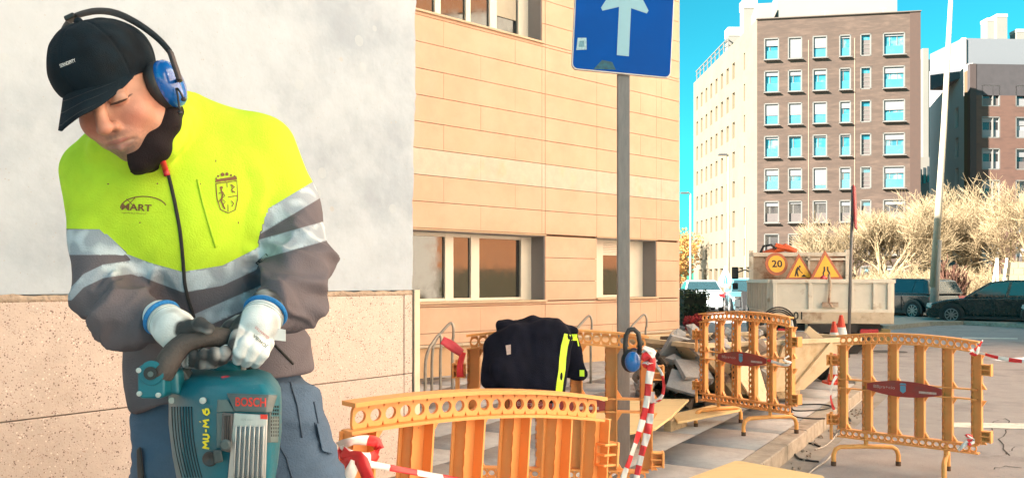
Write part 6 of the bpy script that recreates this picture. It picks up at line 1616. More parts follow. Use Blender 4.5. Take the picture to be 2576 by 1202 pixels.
# --- fleece jacket
JW = .0044
f = Field((-.90, 1.26, .98), (-.27, 1.90, 1.66), JW)
UL = [A3(240, 432, 1.60), A3(266, 600, 1.565), A3(276, 752, 1.505), A3(322, 806, 1.45), A3(364, 812, 1.435)]
UR = [A3(655, 378, 1.66), A3(712, 520, 1.655), A3(757, 640, 1.60), A3(735, 735, 1.52), A3(692, 778, 1.455)]
rL = [.062, .058, .057, .054, .042]; rR = [.071, .067, .063, .061, .049]
TC = [A3(562, 1060, 1.71), A3(560, 960, 1.70), A3(552, 880, 1.685), A3(522, 740, 1.655), A3(462, 560, 1.61), A3(450, 450, 1.605)]
f.chain(TC, [.160, .168, .165, .150, .150, .130], .05, 1.25)
f.cap(A3(285, 430, 1.61), A3(600, 390, 1.65), .066, .078, .05)
f.cap(A3(330, 520, 1.60), A3(600, 500, 1.64), .090, .10, .06)
f.chain([A3(440, 420, 1.60), A3(395, 345, 1.57)], [.085, .068], .05)
f.chain([A3(560, 380, 1.65), A3(460, 300, 1.62)], [.075, .055], .05)
f.chain(UL, rL, .022); f.chain(UR, rR, .022)
# collar standing round the neck
f.chain([A3(398, 388, 1.475), A3(330, 395, 1.49), A3(262, 372, 1.53), A3(245, 352, 1.58)], [.014, .016, .018, .018], .03)
# neck opening
f.cap(np.array(hw((0, .0, -.10))), A3(372, 352, 1.53), .052, .046, .008, op='cut')
colp = [A3(404, 392, 1.475), A3(424, 372, 1.472), A3(440, 345, 1.485), A3(450, 318, 1.505), A3(455, 292, 1.53), A3(455, 268, 1.56), A3(448, 250, 1.60)]
f.chain(colp, [.012, .014, .016, .017, .018, .018, .018], .020)
# hem cut
hp0 = A3(345, 1034, 1.6); hp1 = A3(800, 935, 1.62); hd = hp1-hp0; hn = np.array([hd[2], 0, -hd[0]]); hn /= np.linalg.norm(hn)
f.put(lambda X, Y, Z: -((X-hp0[0])*hn[0]+(Z-hp0[2])*hn[2])+0*Y if False else (-(((X-hp0[0])*(-hn[0])+(Z-hp0[2])*(-hn[2])))*-1)+0*Y, (-1, 1, .8), (0, 2, 1.2), .006, pad=.3, op='cut')
def poly_t(P, V):
    best = np.full(len(V), 9.0); tt = np.zeros(len(V)); acc = 0
    for a, c in zip(P[:-1], P[1:]):
        ab = c-a; L_ = np.linalg.norm(ab); t = np.clip(((V-a)@ab)/(L_*L_), 0, 1); d = np.linalg.norm(V-(a+t[:, None]*ab), axis=1); m_ = d < best; best[m_] = d[m_]; tt[m_] = acc+t[m_]*L_; acc += L_
    return tt, best
def jdisp(V):
    tL, dL = poly_t(UL, V); tR, dR = poly_t(UR, V); px, py = topx(V)
    aL = np.clip((.100-dL)/.02, 0, 1)*(px < 470); aR = np.clip((.110-dR)/.02, 0, 1)*(px > 610)
    w1 = nz(V, (7, 7, 7)); w2 = nz(V, (16, 16, 16), 8)
    def rings(t, a, lo, hi, fr, amp, ph):
        e = np.clip((t-lo)/.04, 0, 1)*np.clip((hi-t)/.04, 0, 1)
        s_ = np.sin((t+w1*.030+(V[:, 0]-V[:, 1])*.30)*fr+ph+w2*1.2); return a*e*amp*(np.abs(s_)**.7*np.sign(s_))
    Qa = np.stack([V[:, 0]*.6+V[:, 2], V[:, 1], V[:, 2]*.6-V[:, 0]], 1)
    rg_ = lambda sc, of: .5-(np.abs(nz(Qa, sc, of))*2.4)**.75
    eL = np.clip((tL-.22)/.1, 0, 1); eR = np.clip((tR-.16)/.1, 0, 1)
    d = aL*eL*(rg_((7, 6, 17), 3)*.0085+rg_((13, 9, 30), 7)*.0042)+aR*eR*(rg_((16, 6, 7), 5)*.0095+rg_((28, 9, 13), 1)*.0045)
    d += rings(tL, aL, .42, .62, 230, .0022, 2)*.8+rings(tR, aR, .40, .60, 220, .0022, 0)*.8
    tor = (1-aL)*(1-aR)
    ang = R(38); u = (V[:, 0]*math.cos(ang)+V[:, 2]*math.sin(ang)); v = (-V[:, 0]*math.sin(ang)+V[:, 2]*math.cos(ang))
    Q = np.stack([u, V[:, 1], v], 1); Q2 = np.stack([v, V[:, 1], u], 1)
    fold = -np.abs(nz(Q, (3.2, 3, 11), 2))*.016*np.clip((px-420)/200, .3, 1)-np.abs(nz(Q2, (3, 3, 9), 12))*.010*np.clip((520-px)/200, .2, 1)
    low = np.clip((py-820)/100, 0, 1)
    fold += low*(nz(V, (9, 6, 3.5), 30)*.010)
    dampc = np.clip((py-380)/60, 0, 1)
    return (d*1.9+fold*tor*1.25+(w1*.003)+w2*.0012)*dampc
V, F = f.mesh(); V = smooth_mesh(V, F, 2)
Vn = V+vnormals(V, F)*jdisp(V)[:, None]; Vn = smooth_mesh(Vn, F, 1, .4)
px, py = topx(Vn); tL, dL = poly_t(UL, V); tR, dR = poly_t(UR, V)
rLt = np.interp(tL, np.cumsum([0]+[np.linalg.norm(b_-a_) for a_, b_ in zip(UL[:-1], UL[1:])]), rL); rRt = np.interp(tR, np.cumsum([0]+[np.linalg.norm(b_-a_) for a_, b_ in zip(UR[:-1], UR[1:])]), rR)
gL = (dL-rLt < .010) & (px < 470) & (py > 470); gR = (dR-rRt < .012) & (px > 600) & (py > 420)
yt = np.interp(px, [300, 380, 460, 560, 640, 700], [632, 662, 684, 668, 628, 585]); yb = yt+np.interp(px, [330, 470, 560, 700], [38, 52, 50, 55])
lime = yt-py; band = np.minimum(py-yt, yb-py)
y2 = np.where(px < 489, 790-(489-px)*.15, 790-(px-489)*.434); band = np.maximum(band, np.minimum(np.minimum(py-y2, y2+44-py), (px-440)))
# left arm
lime_L = 577-py+(px-255)*.02; band_L = np.minimum(py-577, 641-py); yy = np.interp(px, [180, 210, 260, 330, 390], [738, 706, 682, 672, 692]); band_L = np.maximum(band_L, np.minimum(17-np.abs(py-yy), 392-px))
qd = ((px-650)*75+(py-540)*125)/145.8; q2 = py-(592-(px-690)*.28)
lime_R = -qd; band_R = np.maximum(np.minimum(qd, 44-qd), np.minimum(np.minimum(q2, 50-q2), qd-52))
lime = np.where(gL, lime_L, np.where(gR, lime_R, lime)); band = np.where(gL, band_L, np.where(gR, band_R, band))
M_fleece = attr_mat('two tone fleece', (.118, .106, .122), [('lime', (.46, .68, .035), 1.2), ('band', (.30, .345, .40), 1.2), ('scuff', (.47, .54, .60), 1.5)], rough=.9, bump=.35, bscale=330, var=.13, vscale=16, spec=.2)
c0 = np.array(worker.location)
jack = blob('jacket', Vn-c0, F, M_fleece, worker)
set_attr(jack, 'lime', lime); set_attr(jack, 'band', band)
sc_n = nz(Vn, (38, 38, 38), 3); set_attr(jack, 'scuff', np.where(band > 1, (sc_n-.12)*8, -5))
JT = tree_of(Vn, F)
def on_jacket(px_, py_, off=.002):
    o_ = Vector((0, 0, EYE)); dr_ = (at(px_, py_, 1)-o_).normalized(); h = JT.ray_cast(o_, dr_)
    return (h[0]-dr_*off) if h[0] is not None else at(px_, py_, 1.5)
def jtube(name, pts, r, m, par=jack, off=.001, n=6):
    Q = []
    for (a, c) in zip(pts[:-1], pts[1:]):
        for k in range(6): Q.append(on_jacket(a[0]+(c[0]-a[0])*k/6, a[1]+(c[1]-a[1])*k/6, off)-worker.location)
    Q.append(on_jacket(*pts[-1], off)-worker.location)
    for _ in range(2): Q = [Q[0]]+[(Q[i-1]+Q[i]*2+Q[i+1])/4 for i in range(1, len(Q)-1)]+[Q[-1]]
    b = MB(); b.tube(Q, r, n); return b.build(name, m, par, smooth='all')
M_zip = mat('black zip', (.012, .013, .016), .6, var=.2, scale=200, bump=.5, bscale=900)
jtube('zip', [(408, 400), (424, 440), (440, 510), (453, 580), (460, 650), (464, 710), (472, 750), (484, 785), (492, 812)], .0033, M_zip)
jtube('zip_puller', [(405, 395), (412, 415), (421, 442)], .0058, mat('red zip puller', (.50, .02, .03), .5), off=.004)
jtube('pocket_zip', [(497, 452), (510, 510), (530, 580), (543, 622)], .0022, mat('lime seam', (.38, .60, .015), .8))
jtube('pocket_zip', [(692, 868), (712, 888), (738, 915)], .0028, M_zip)
jtube('side_seam', [(728, 455), (648, 520), (640, 480)], .0012, mat('lime seam', (.38, .60, .015), .8)) if False else None
M_prt = mat('dark brown print', (.16, .075, .03), .8)
arcp = [(303+58*(1-math.cos(t)), 524-30*math.sin(t)) for t in np.linspace(0, math.pi*.92, 16)]
project_decal('chest_print', [strip2d(arcp, 2.6), strip2d([(318, 500), (330, 512), (342, 524)], 1.8), strip2d([(340, 497), (328, 510), (312, 524)], 1.8), text2d('MART', 305, 528, 17, 76, rot=R(3), bold=True), text2d('ingenieria y obras s.l.', 306, 537, 4.5, 62, rot=R(3))], JT, M_prt, jack, 1.5, .0016)
shield = [(543, 462), (596, 455), (598, 500), (592, 528), (574, 536), (555, 527), (546, 500), (543, 462)]
crown = [([(541, 459), (543, 451), (595, 443), (597, 452)], [(0, 1, 2, 3)])]+[disc2d(x, y, r, 10) for x, y, r in ((544, 449, 2.2), (549, 443, 3), (560, 439, 5), (571, 438, 4.4), (581, 441, 3), (590, 443, 2.4))]
project_decal('crest_print', crown+[strip2d(shield, 2.6), strip2d([(571, 459), (574, 533)], 2), strip2d([(573, 496), (597, 492)], 2), strip2d([(556, 475), (560, 490), (556, 505), (563, 520), (566, 526)], 4), strip2d([(551, 486), (560, 482), (566, 492), (558, 500), (567, 508), (560, 516)], 2.2), strip2d([(556, 500), (548, 510)], 2), disc2d(557, 472, 4, 10), strip2d([(580, 465), (590, 470), (582, 478), (591, 484)], 3.4), strip2d([(584, 463), (584, 485)], 2), strip2d([(582, 505), (588, 512), (583, 520)], 2.6)], JT, M_prt, jack, 1.5, .0016)
project_decal('side_label', [strip2d([(645, 664), (672, 640)], 8)], JT, mat('dark label', (.02, .025, .04), .6), jack, 1.5, .002)
project_decal('label_text', [text2d('VELILLA', 649, 664, 4.5, 26, rot=R(-42))], JT, M_plw, jack, 1.5, .003)
for q_ in (disc2d(396, 462, 2.2, 6), disc2d(504, 463, 1.8, 6), disc2d(543, 405, 1.6, 5, 2.4), disc2d(425, 452, 1.4, 6), disc2d(272, 463, 3, 6, .6), disc2d(352, 560, 2, 6), disc2d(600, 560, 1.6, 6, 2)): project_decal('dirt_mark', [q_], JT, M_prt, jack, 1.5, .0014)
# elastic cuffs
M_cuffj = mat('grey knitted cuff', (.11, .088, .10), .9, var=.2, scale=60, bump=.6, bscale=180)

# --- gloves
M_glove = attr_mat('knitted work glove', (.60, .66, .68), [('palm', (.045, .05, .055), .3), ('bluecuff', (.02, .20, .44), .3), ('dirt', (.34, .36, .37), 1.2)], rough=.85, bump=.3, bscale=420, var=.15, vscale=30, spec=.25)
def glove(name, fld, palm_fn, cuff_axis, it=1):
    V, F = fld.mesh(); V = smooth_mesh(V, F, it)
    V = V+vnormals(V, F)*(nz(V, (60, 60, 60))*.0008)[:, None]
    o = blob(name, V-c0, F, M_glove, worker)
    set_attr(o, 'palm', palm_fn(V)); a, d_, w_ = cuff_axis; s_ = (V-np.array(a))@np.array(d_)
    set_attr(o, 'bluecuff', np.where(s_ < w_, 1.0, -1.0)*np.minimum(1, np.abs(s_-w_)/.002)); set_attr(o, 'dirt', nz(V, (40, 40, 40), 7)*4-1.2)
    return o, V, F
# handle path of the hammer, needed by the grips
HP = [(405, 945, 1.335), (418, 918, 1.335), (436, 888, 1.34), (460, 864, 1.345), (498, 850, 1.352), (540, 846, 1.362), (580, 851, 1.378), (614, 868, 1.405), (632, 900, 1.45), (612, 936, 1.50), (580, 955, 1.52)]
HPv = [at(*q) for q in HP]
# viewer's left hand: comes from the left, palm over the bar, fingers under it pointing right
f = Field((at(372, 735, 1.46).x, 1.295, at(0, 940, 1.30).z), (at(602, 735, 1.30).x, 1.46, at(0, 735, 1.46).z+.03), .0018)
f.cap(A3(405, 797, 1.400), A3(440, 828, 1.376), .0285, .030, .012)
f.cap(A3(440, 828, 1.376), A3(462, 858, 1.378), .030, .026, .015)
f.ell(A3(470, 872, 1.392), (.028, .024, .022), .012)
f.cap(A3(446, 822, 1.362), A3(480, 826, 1.352), .017, .013, .012)
f.chain([A3(476, 826, 1.352), A3(502, 815, 1.340), A3(524, 826, 1.334)], [.0130, .0112, .0098], .004)
finL = [([(496, 888, 1.405), (530, 912, 1.395), (560, 900, 1.36), (568, 882, 1.343)], [.0125, .0118, .0112, .0105]),
       ([(484, 890, 1.40), (508, 918, 1.392), (532, 908, 1.357), (541, 888, 1.340)], [.0125, .0120, .0115, .0108]),
       ([(476, 892, 1.40), (490, 918, 1.392), (507, 911, 1.357), (514, 891, 1.341)], [.0120, .0115, .0110, .0102]),
       ([(466, 890, 1.40), (474, 912, 1.388), (483, 908, 1.360), (489, 893, 1.345)], [.0110, .0100, .0098, .0092])]
for P, r in finL: f.chain([A3(*p) for p in P], r, .0015)
thumbL = [A3(470, 828, 1.352), A3(502, 815, 1.340), A3(524, 826, 1.334)]
def palmL(V):
    _, dt = poly_t(thumbL, V); d = .0185-dt+nz(V, (90, 90, 90))*.003
    px, py = topx(V)
    d2_ = np.where(px > 474, (1.374-V[:, 1]), -.01); d2_ = np.where(py > 868, d2_, -.02)
    return np.maximum(d, d2_)*120
def ringmesh(name, c, nrm, r, tr, m, par, flat=1.0):
    nrm = Vector(nrm).normalized(); u = nrm.cross(Vector((0, 0, 1))).normalized(); v = nrm.cross(u); c = Vector(c)-worker.location
    b = MB(); b.tube([c+u*(r*math.cos(a))+v*(r*math.sin(a)) for a in np.linspace(0, 2*math.pi, 40)], tr, 8, cap=False); return b.build(name, m, par, smooth='all')
M_bcuff = mat('blue knitted cuff', (.01, .17, .46), .8, var=.15, scale=60, bump=.5, bscale=300)
axL = (A3(440, 828, 1.376)-A3(405, 797, 1.400)); axL = axL/np.linalg.norm(axL)
gL_, VL, FL = glove('glove', f, palmL, (A3(405, 797, 1.400), axL, -.05))
ringmesh('glove_cuff', A3(408, 799, 1.396), axL, .0290, .0042, M_bcuff, gL_)
for k, (a, rr_) in enumerate(((.28, .0295), (.42, .0298), (.56, .030))): 
    q = A3(405, 797, 1.400)*(1-a)+A3(440, 828, 1.376)*a; ringmesh('cuff_rib', q, axL, rr_, .0011, mat('glove rib', (.34, .42, .44), .9), gL_)
f = Field((at(545, 940, 1.46).x, 1.30, at(0, 945, 1.30).z), (at(740, 740, 1.30).x, 1.485, at(0, 735, 1.48).z+.03), .0018)
f.cap(A3(672, 775, 1.425), A3(652, 818, 1.392), .0325, .034, .012)
f.ell(A3(650, 822, 1.398), (.033, .017, .018), .008, Matrix.Rotation(R(32), 3, 'Y'))
f.cap(A3(612, 818, 1.392), A3(594, 836, 1.38), .016, .013, .010)
fin = [([(610, 822, 1.384), (597, 845, 1.352), (590, 866, 1.346), (584, 886, 1.364)], [.0120, .0112, .0106, .0096]),
       ([(632, 836, 1.378), (616, 863, 1.345), (605, 886, 1.345), (598, 904, 1.366)], [.0120, .0112, .0106, .0096]),
       ([(653, 850, 1.378), (638, 877, 1.349), (627, 897, 1.353), (619, 911, 1.374)], [.0118, .0110, .0102, .0092]),
       ([(673, 862, 1.386), (661, 888, 1.362), (650, 904, 1.368), (642, 914, 1.388)], [.0112, .0104, .0096, .0088])]
for P, r in fin: f.chain([A3(*p) for p in P], r, .0012)
for (P1, _), (P2, _) in ():
    M_ = [(A3(*a)+A3(*c))/2 for a, c in zip(P1, P2)]
    for a, c in zip(M_[1:-1], M_[2:]): f.cap(a-np.array([0, .010, 0]), c-np.array([0, .006, 0]), .0020, .0032, .0015, op='cut')
f.chain([A3(602, 812, 1.402), A3(578, 824, 1.398), A3(562, 840, 1.402)], [.0145, .0125, .0105], .003)   # thumb beyond the bar
def palmR(V):
    px, py = topx(V); return np.maximum((V[:, 1]-1.400)*60, (596-px-(py-840)*.25)*.15)
axR = (A3(652, 818, 1.392)-A3(672, 775, 1.425)); axR = axR/np.linalg.norm(axR)
gR_, VR, FR = glove('glove', f, palmR, (A3(672, 775, 1.425), axR, -.05))
ringmesh('glove_cuff', A3(668, 785, 1.415), axR, .0335, .0042, M_bcuff, gR_)
for a in (.5, .62):
    q = A3(672, 775, 1.425)*(1-a)+A3(652, 818, 1.392)*a; ringmesh('cuff_rib', q, axR, .0334, .0010, mat('glove rib', (.34, .42, .44), .9), gR_)
GT = tree_of(VR, FR)
project_decal('glove_lettering', [text2d('JOMIBA', 676, 868, 11, 46, rot=R(222), bold=True)], GT, mat('grey glove print', (.16, .20, .20), .8), gR_, 1.37, .001)
project_decal('glove_lettering', [text2d('GUANTES', 678, 848, 6, 44, rot=R(220))], GT, mat('red glove print', (.55, .12, .12), .8), gR_, 1.37, .001)
b = MB(); q = at(702, 840, 1.385)-worker.location; b.prism([(-.006, -.012), (.014, -.008), (.008, .010), (-.010, .008)], .001, Euler((0, R(18), 0)).to_matrix(), q); b.build('care_label', mat('white label', (.7, .7, .7), .6), gR_)

# --- trousers and boots
M_trou = mat('blue work trousers', (.075, .120, .19), .9, var=.2, scale=12, bump=.3, bscale=260, col2=(.085, .115, .16), c2scale=4, spec=.25)
f = Field((-.86, 1.48, .05), (-.22, 1.93, 1.16), .0075)
kneeL = A3(425, 1740, 1.66); kneeR = A3(800, 1740, 1.66)
f.cap(A3(570, 960, 1.72), A3(575, 1060, 1.72), .140, .145, .05, 1.2)
f.chain([A3(455, 1050, 1.71), A3(446, 1220, 1.70), kneeL, A3(418, 2190, 1.74)], [.096, .088, .070, .062], .04)
f.chain([A3(692, 1040, 1.72), A3(742, 1220, 1.70), kneeR, A3(835, 2190, 1.74)], [.104, .094, .072, .062], .04)
def dtr(V):
    return nz(V, (8, 8, 14))*.008-np.abs(nz(V, (6, 6, 20), 5))*.016-np.abs(nz(V, (14, 10, 34), 9))*.007
tr_, VT, FT = sblob('trousers', f, M_trou, worker, 2, dtr); TT = tree_of(VT, FT)
def on_tr(px_, py_, off=.002):
    o_ = Vector((0, 0, EYE)); dr_ = (at(px_, py_, 1)-o_).normalized(); h = TT.ray_cast(o_, dr_); return ((h[0]-dr_*off) if h[0] is not None else at(px_, py_, 1.63))-worker.location
M_trs = mat('trouser seam', (.035, .06, .10), .9)
for pts in ([(730, 960), (748, 1020), (760, 1100)], [(792, 1062), (800, 1105), (826, 1140)], [(690, 1100), (720, 1150), (735, 1202)], [(790, 1010), (800, 1060), (812, 1120)]):
    b = MB(); Q = [on_tr(a[0]+(c[0]-a[0])*k/5, a[1]+(c[1]-a[1])*k/5) for a, c in zip(pts[:-1], pts[1:]) for k in range(5)]+[on_tr(*pts[-1])]; b.tube(Q, .0016, 5); b.build('seam', M_trs, tr_, smooth='all')
for (q, s_) in (([(798, 1062), (824, 1070), (838, 1140), (812, 1132)], .010), ([(346, 1128), (356, 1120), (364, 1195), (350, 1230)], .008)):
    P = [on_tr(*p, .004) for p in q]; b = MB(); n = Vector((0, -s_, 0)); b.add(P+[p+n for p in P], [(3, 2, 1, 0), (4, 5, 6, 7), (0, 1, 5, 4), (1, 2, 6, 5), (2, 3, 7, 6), (3, 0, 4, 7)]); b.build('cargo_pocket', M_trou if s_ > .009 else M_black, tr_, bevel=.004)
for (px_, s_) in ((418, -1), (838, 1)):
    f = Field((at(px_, 706, 1.74).x-.09, 1.45, -.01), (at(px_, 706, 1.74).x+.09, 1.86, .22), .005)
    fx = at(px_, 706, 1.74).x
    f.cap((fx, 1.75, .19), (fx, 1.76, .07), .058, .05, .02); f.chain([(fx, 1.78, .055), (fx+s_*.01, 1.66, .055), (fx+s_*.02, 1.56, .048)], [.045, .048, .046], .03); f.put(lambda X, Y, Z: Z+0*X+0*Y, (-2, 1, -.1), (0, 2, 0), .004, pad=.1, op='cut')
    sblob('boot', f, mat('black leather boot', (.02, .017, .015), .6, var=.3, scale=20), worker, 1)

# --- ear defenders worn by the worker
M_cupb = mat('glossy blue ear cup', (.005, .11, .42), .22, var=.04, coat=.6)
em = thing('ear_defenders', 'blue ear defenders with a black headband worn over the black cap', 'ear defenders', HO)
def hl(p): return hw(p)-HO
Mx90 = HM @ Matrix.Rotation(R(90), 3, 'Y')
b = MB(); prof = [(.0, -.010), (.026, -.012), (.032, -.009), (.0345, 0), (.033, .011), (.026, .013), (0, .012)]
def elathe(b, prof, c, M, sx=1.0, sz=1.25, n=28):
    V = []; c = Vector(c); k = len(prof)
    for (r, z) in prof:
        for j in range(n):
            a = 2*math.pi*j/n; V.append(M @ Vector((r*math.cos(a)*sz, r*math.sin(a)*sx, z))+c)
    b.add(V, [(i*n+j, i*n+(j+1) % n, (i+1)*n+(j+1) % n, (i+1)*n+j) for i in range(k-1) for j in range(n)])
for s_ in (1, -1):
    Mt_ = HM @ Matrix.Rotation(R(90*s_), 3, 'Y')
    b = MB(); elathe(b, prof, hl((.070, .006, -.024) if s_ > 0 else (-.078, .050, -.008)), Mt_); b.build('ear_cushion', M_black, em, smooth='all')
    b = MB(); elathe(b, [(.0325, 0), (.0345, .005), (.0335, .014), (.029, .021), (.020, .026), (.009, .0285), (.0005, .029)], hl((.080, .006, -.024) if s_ > 0 else (-.086, .050, -.008)), Mt_); cu_ = b.build('ear_cup', M_cupb, em, smooth='all')
    if s_ > 0:
        b = MB(); b.tube([hl((.1095-.004*abs(t), .006+.010*math.cos(a), -.028+.016*math.sin(a))) for t, a in zip(np.linspace(-1, 1, 14), np.linspace(0, 5.4, 14))], .0007, 4); b.build('pen_mark', M_black, cu_)
dmap = lambda px_, py_, d: at(px_, py_, d)-HO
bp_ = [(150, 105, 1.57), (156, 80, 1.565), (166, 62, 1.55), (180, 47, 1.53), (190, 41, 1.52), (210, 34, 1.505), (245, 27, 1.485), (293, 32, 1.46), (349, 60, 1.44), (401, 99, 1.425), (428, 132, 1.415)]
b = MB(); Q = [dmap(*q) for q in bp_]
for _ in range(2): Q = [Q[0]]+[p for a, c in zip(Q[:-1], Q[1:]) for p in (a.lerp(c, .25), a.lerp(c, .75))]+[Q[-1]]
b.tube(Q, .0030, 8, flat=2.0); b.build('headband', M_black, em, smooth='all')
b = MB(); b.beam(dmap(427, 128, 1.412), dmap(453, 205, 1.408), .008, .014, up=(0, 1, 0)); b.build('slider_arm', mat('dark brown plastic', (.03, .018, .02), .35), em, bevel=.003)
b = MB(); b.beam(dmap(452, 204, 1.408), hl((.102, .006, -.022)), .005, .005); b.build('pivot_wire', M_black, em)
b = MB(); b.box(dmap(180, 46, 1.52), (.020, .02, .010), rot=(0, R(-25), 0)); b.build('band_clip', M_black, em, bevel=.003)
for P in ([(443, 222, 1.43), (447, 240, 1.43), (450, 262, 1.43), (453, 284, 1.43)], [(446, 222, 1.43), (455, 235, 1.43), (462, 250, 1.43)]):
    b = MB(); b.tube([dmap(*q) for q in P], .0018, 6); b.ball(dmap(*P[-1]), (.005, .005, .004), 8, 5); b.build('cord', M_black, em, smooth='all')

# ------------------------------------------------------------------ breaker hammer
M_teal = mat('teal tool plastic', (.005, .125, .175), .38, var=.12, scale=8, bump=.06, bscale=200, col2=(.02, .10, .125), c2scale=7, spots=[(60, .08, (.12, .2, .22), .5)])
M_tdark = mat('dark grey tool plastic', (.055, .075, .08), .5, var=.2, scale=12, col2=(.10, .13, .135), c2scale=8)
M_grip = mat('worn rubber grip', (.055, .048, .046), .65, var=.35, scale=14, col2=(.20, .15, .12), c2scale=7, c2lo=.5, c2hi=.8, bump=.2, bscale=200)
M_silv = mat('brushed silver plate', (.50, .50, .49), .38, .55, var=.1, scale=20, stretch=(20, 1, 1))
M_redt = mat('red lettering', (.55, .035, .02), .5)
ham = thing('breaker_hammer', 'teal electric breaker hammer with a silver front plate, held upright by the worker', 'power tool', at(560, 1100, 1.38))
c1 = ham.location
hl2 = lambda px_, py_, d: at(px_, py_, d)-c1
# housing: rings of a plan outline, given at several heights
def ring(py_, sc, dx=0):
    base_ = [(424, 1.46), (428, 1.40), (455, 1.345), (505, 1.312), (560, 1.298), (625, 1.292), (680, 1.296), (704, 1.325), (709, 1.40), (700, 1.50), (570, 1.53), (445, 1.51)]
    z = at(0, py_, 1.31).z; P = []
    for (px_, d_) in base_:
        q = at(px_+dx, 706, d_); cx = at(566, 706, 1.40); P.append(Vector((cx.x+(q.x-cx.x)*sc[0], cx.y+(q.y-cx.y)*sc[1], z)))
    return P
rings_ = [ring(953, (.62, .62)), ring(968, (.84, .86)), ring(994, (.985, .985)), ring(1030, (1, 1)), ring(1110, (1.0, 1)), ring(1200, (.93, .95)), ring(1300, (.80, .85)), ring(1390, (.62, .7))]
b = MB(); n = 12; V = [p-c1 for r_ in rings_ for p in r_]; b.add(V, [(i*n+j, i*n+(j+1) % n, (i+1)*n+(j+1) % n, (i+1)*n+j) for i in range(len(rings_)-1) for j in range(n)]+[tuple(range(n-1, -1, -1)), tuple((len(rings_)-1)*n+j for j in range(n))])
hs = b.build('housing', M_teal, ham, bevel=.007, seg=4)
dg = bpy.context.evaluated_depsgraph_get(); dg.update(); hev = hs.evaluated_get(dg); hm = hev.to_mesh()
HT = BVHTree.FromPolygons([tuple(v.co+c1) for v in hm.vertices], [tuple(p.vertices) for p in hm.polygons]); hev.to_mesh_clear()
def on_h(px_, py_, off=.0):
    o_ = Vector((0, 0, EYE)); dr_ = (at(px_, py_, 1)-o_).normalized(); h = HT.ray_cast(o_, dr_); return ((h[0]-dr_*off) if h[0] is not None else at(px_, py_, 1.33))-c1
def hpatch(name, poly, m, off, th=.004, bevel=.0012, par=ham, sub=6):
    """raised panel that follows the housing: quad given by 4 corners (picture), filled with a grid"""
    a, b_, c, d = [Vector((*p, 0)) for p in poly]; V = []; F = []
    for j in range(sub+1):
        for i in range(sub+1):
            p = a.lerp(b_, i/sub).lerp(d.lerp(c, i/sub), j/sub); V.append(on_h(p.x, p.y, off))
    k = len(V); B = [on_h(*(lambda p: (p.x, p.y))(a.lerp(b_, i/sub).lerp(d.lerp(c, i/sub), j/sub)), off-th) for j in range(sub+1) for i in range(sub+1)]
    s1 = sub+1; F = [(j*s1+i, j*s1+i+1, (j+1)*s1+i+1, (j+1)*s1+i) for j in range(sub) for i in range(sub)]
    F += [tuple(k+q for q in reversed(t)) for t in F]; per = [i for i in range(sub)]+[j*s1+sub for j in range(sub)]+[sub*s1+sub-i for i in range(sub)]+[(sub-j)*s1 for j in range(sub)]
    for u, v in zip(per, per[1:]+per[:1]): F.append((u, u+k, v+k, v))
    b = MB(); b.add(V+B, F); return b.build(name, m, par, bevel=bevel)
M_tgrey = mat('grey green tool plastic', (.085, .125, .13), .45, var=.15, scale=10, col2=(.11, .15, .15), c2scale=8)
hpatch('front_shell', [(547, 1004), (572, 1004), (592, 1036), (545, 1036)], M_tgrey, .003, .004); hpatch('front_shell', [(545, 1038), (592, 1038), (580, 1126), (545, 1126)], M_tgrey, .003, .004)
hpatch('grille_panel', [(676, 1046), (703, 1046), (700, 1112), (672, 1112)], M_tgrey, .002, .003)
hpatch('badge_panel', [(570, 988), (698, 993), (684, 1037), (590, 1034)], M_tdark, .006, .006)
project_decal('badge_lettering', [text2d('BOSCH', 592, 1021, 23, 77, rot=R(1.5), bold=True)], HT, M_redt, ham, 1.29, .0075)
fp = hpatch('front_plate', [(588, 1038), (674, 1043), (668, 1215), (572, 1215)], M_silv, .011, .010, .002)
for k in range(7):
    x0 = 594+k*11.6; x1 = 587+k*11.9
    b = MB(); Q = [on_h(x0+(x1-x0)*t, 1070+142*t, .0125) for t in np.linspace(0, 1, 6)]; b.tube(Q, .0014, 6); b.build('plate_rib', M_silv, fp, smooth='all')
for k in range(6):
    x0 = 599.5+k*11.6; x1 = 593+k*11.9; b = MB(); Q = [on_h(x0+(x1-x0)*t, 1072+140*t, .0112) for t in np.linspace(0, 1, 6)]; b.tube(Q, .0016, 6); b.build('groove_shade', mat('groove shadow grey', (.12, .15, .17), .5), fp, smooth='all')  # dark strips between the ribs; the groove shade is put into their colour
project_decal('plate_print', [([(655, 1041), (673, 1042), (673, 1054), (655, 1053)], [(0, 1, 2, 3)])], HT, M_redt, fp, 1.29, .0125)
project_decal('plate_text', [text2d('SDS max', 606, 1057, 5, 30)], HT, mat('faint grey print', (.30, .32, .33), .6), fp, 1.29, .0125)
hpatch('lever_plate', [(559, 1036), (586, 1040), (582, 1138), (556, 1132)], mat('brown grey lever', (.11, .095, .095), .5, var=.2, scale=20), .010, .008, .002)
b = MB()
for x0 in (566, 572, 578): b.tube([on_h(x0, 1045, .012), on_h(x0, 1080, .012), on_h(x0-1, 1108, .012)], .0009, 5)
b.build('lever_ridge', M_black, ham)
b = MB(); b.lathe([(0, 0), (.008, 0), (.009, .004), (.006, .006), (0, .006)], on_h(569, 1117, .016), 16, Matrix.Rotation(R(90), 3, 'X')); b.build('lever_screw', M_tdark, ham)
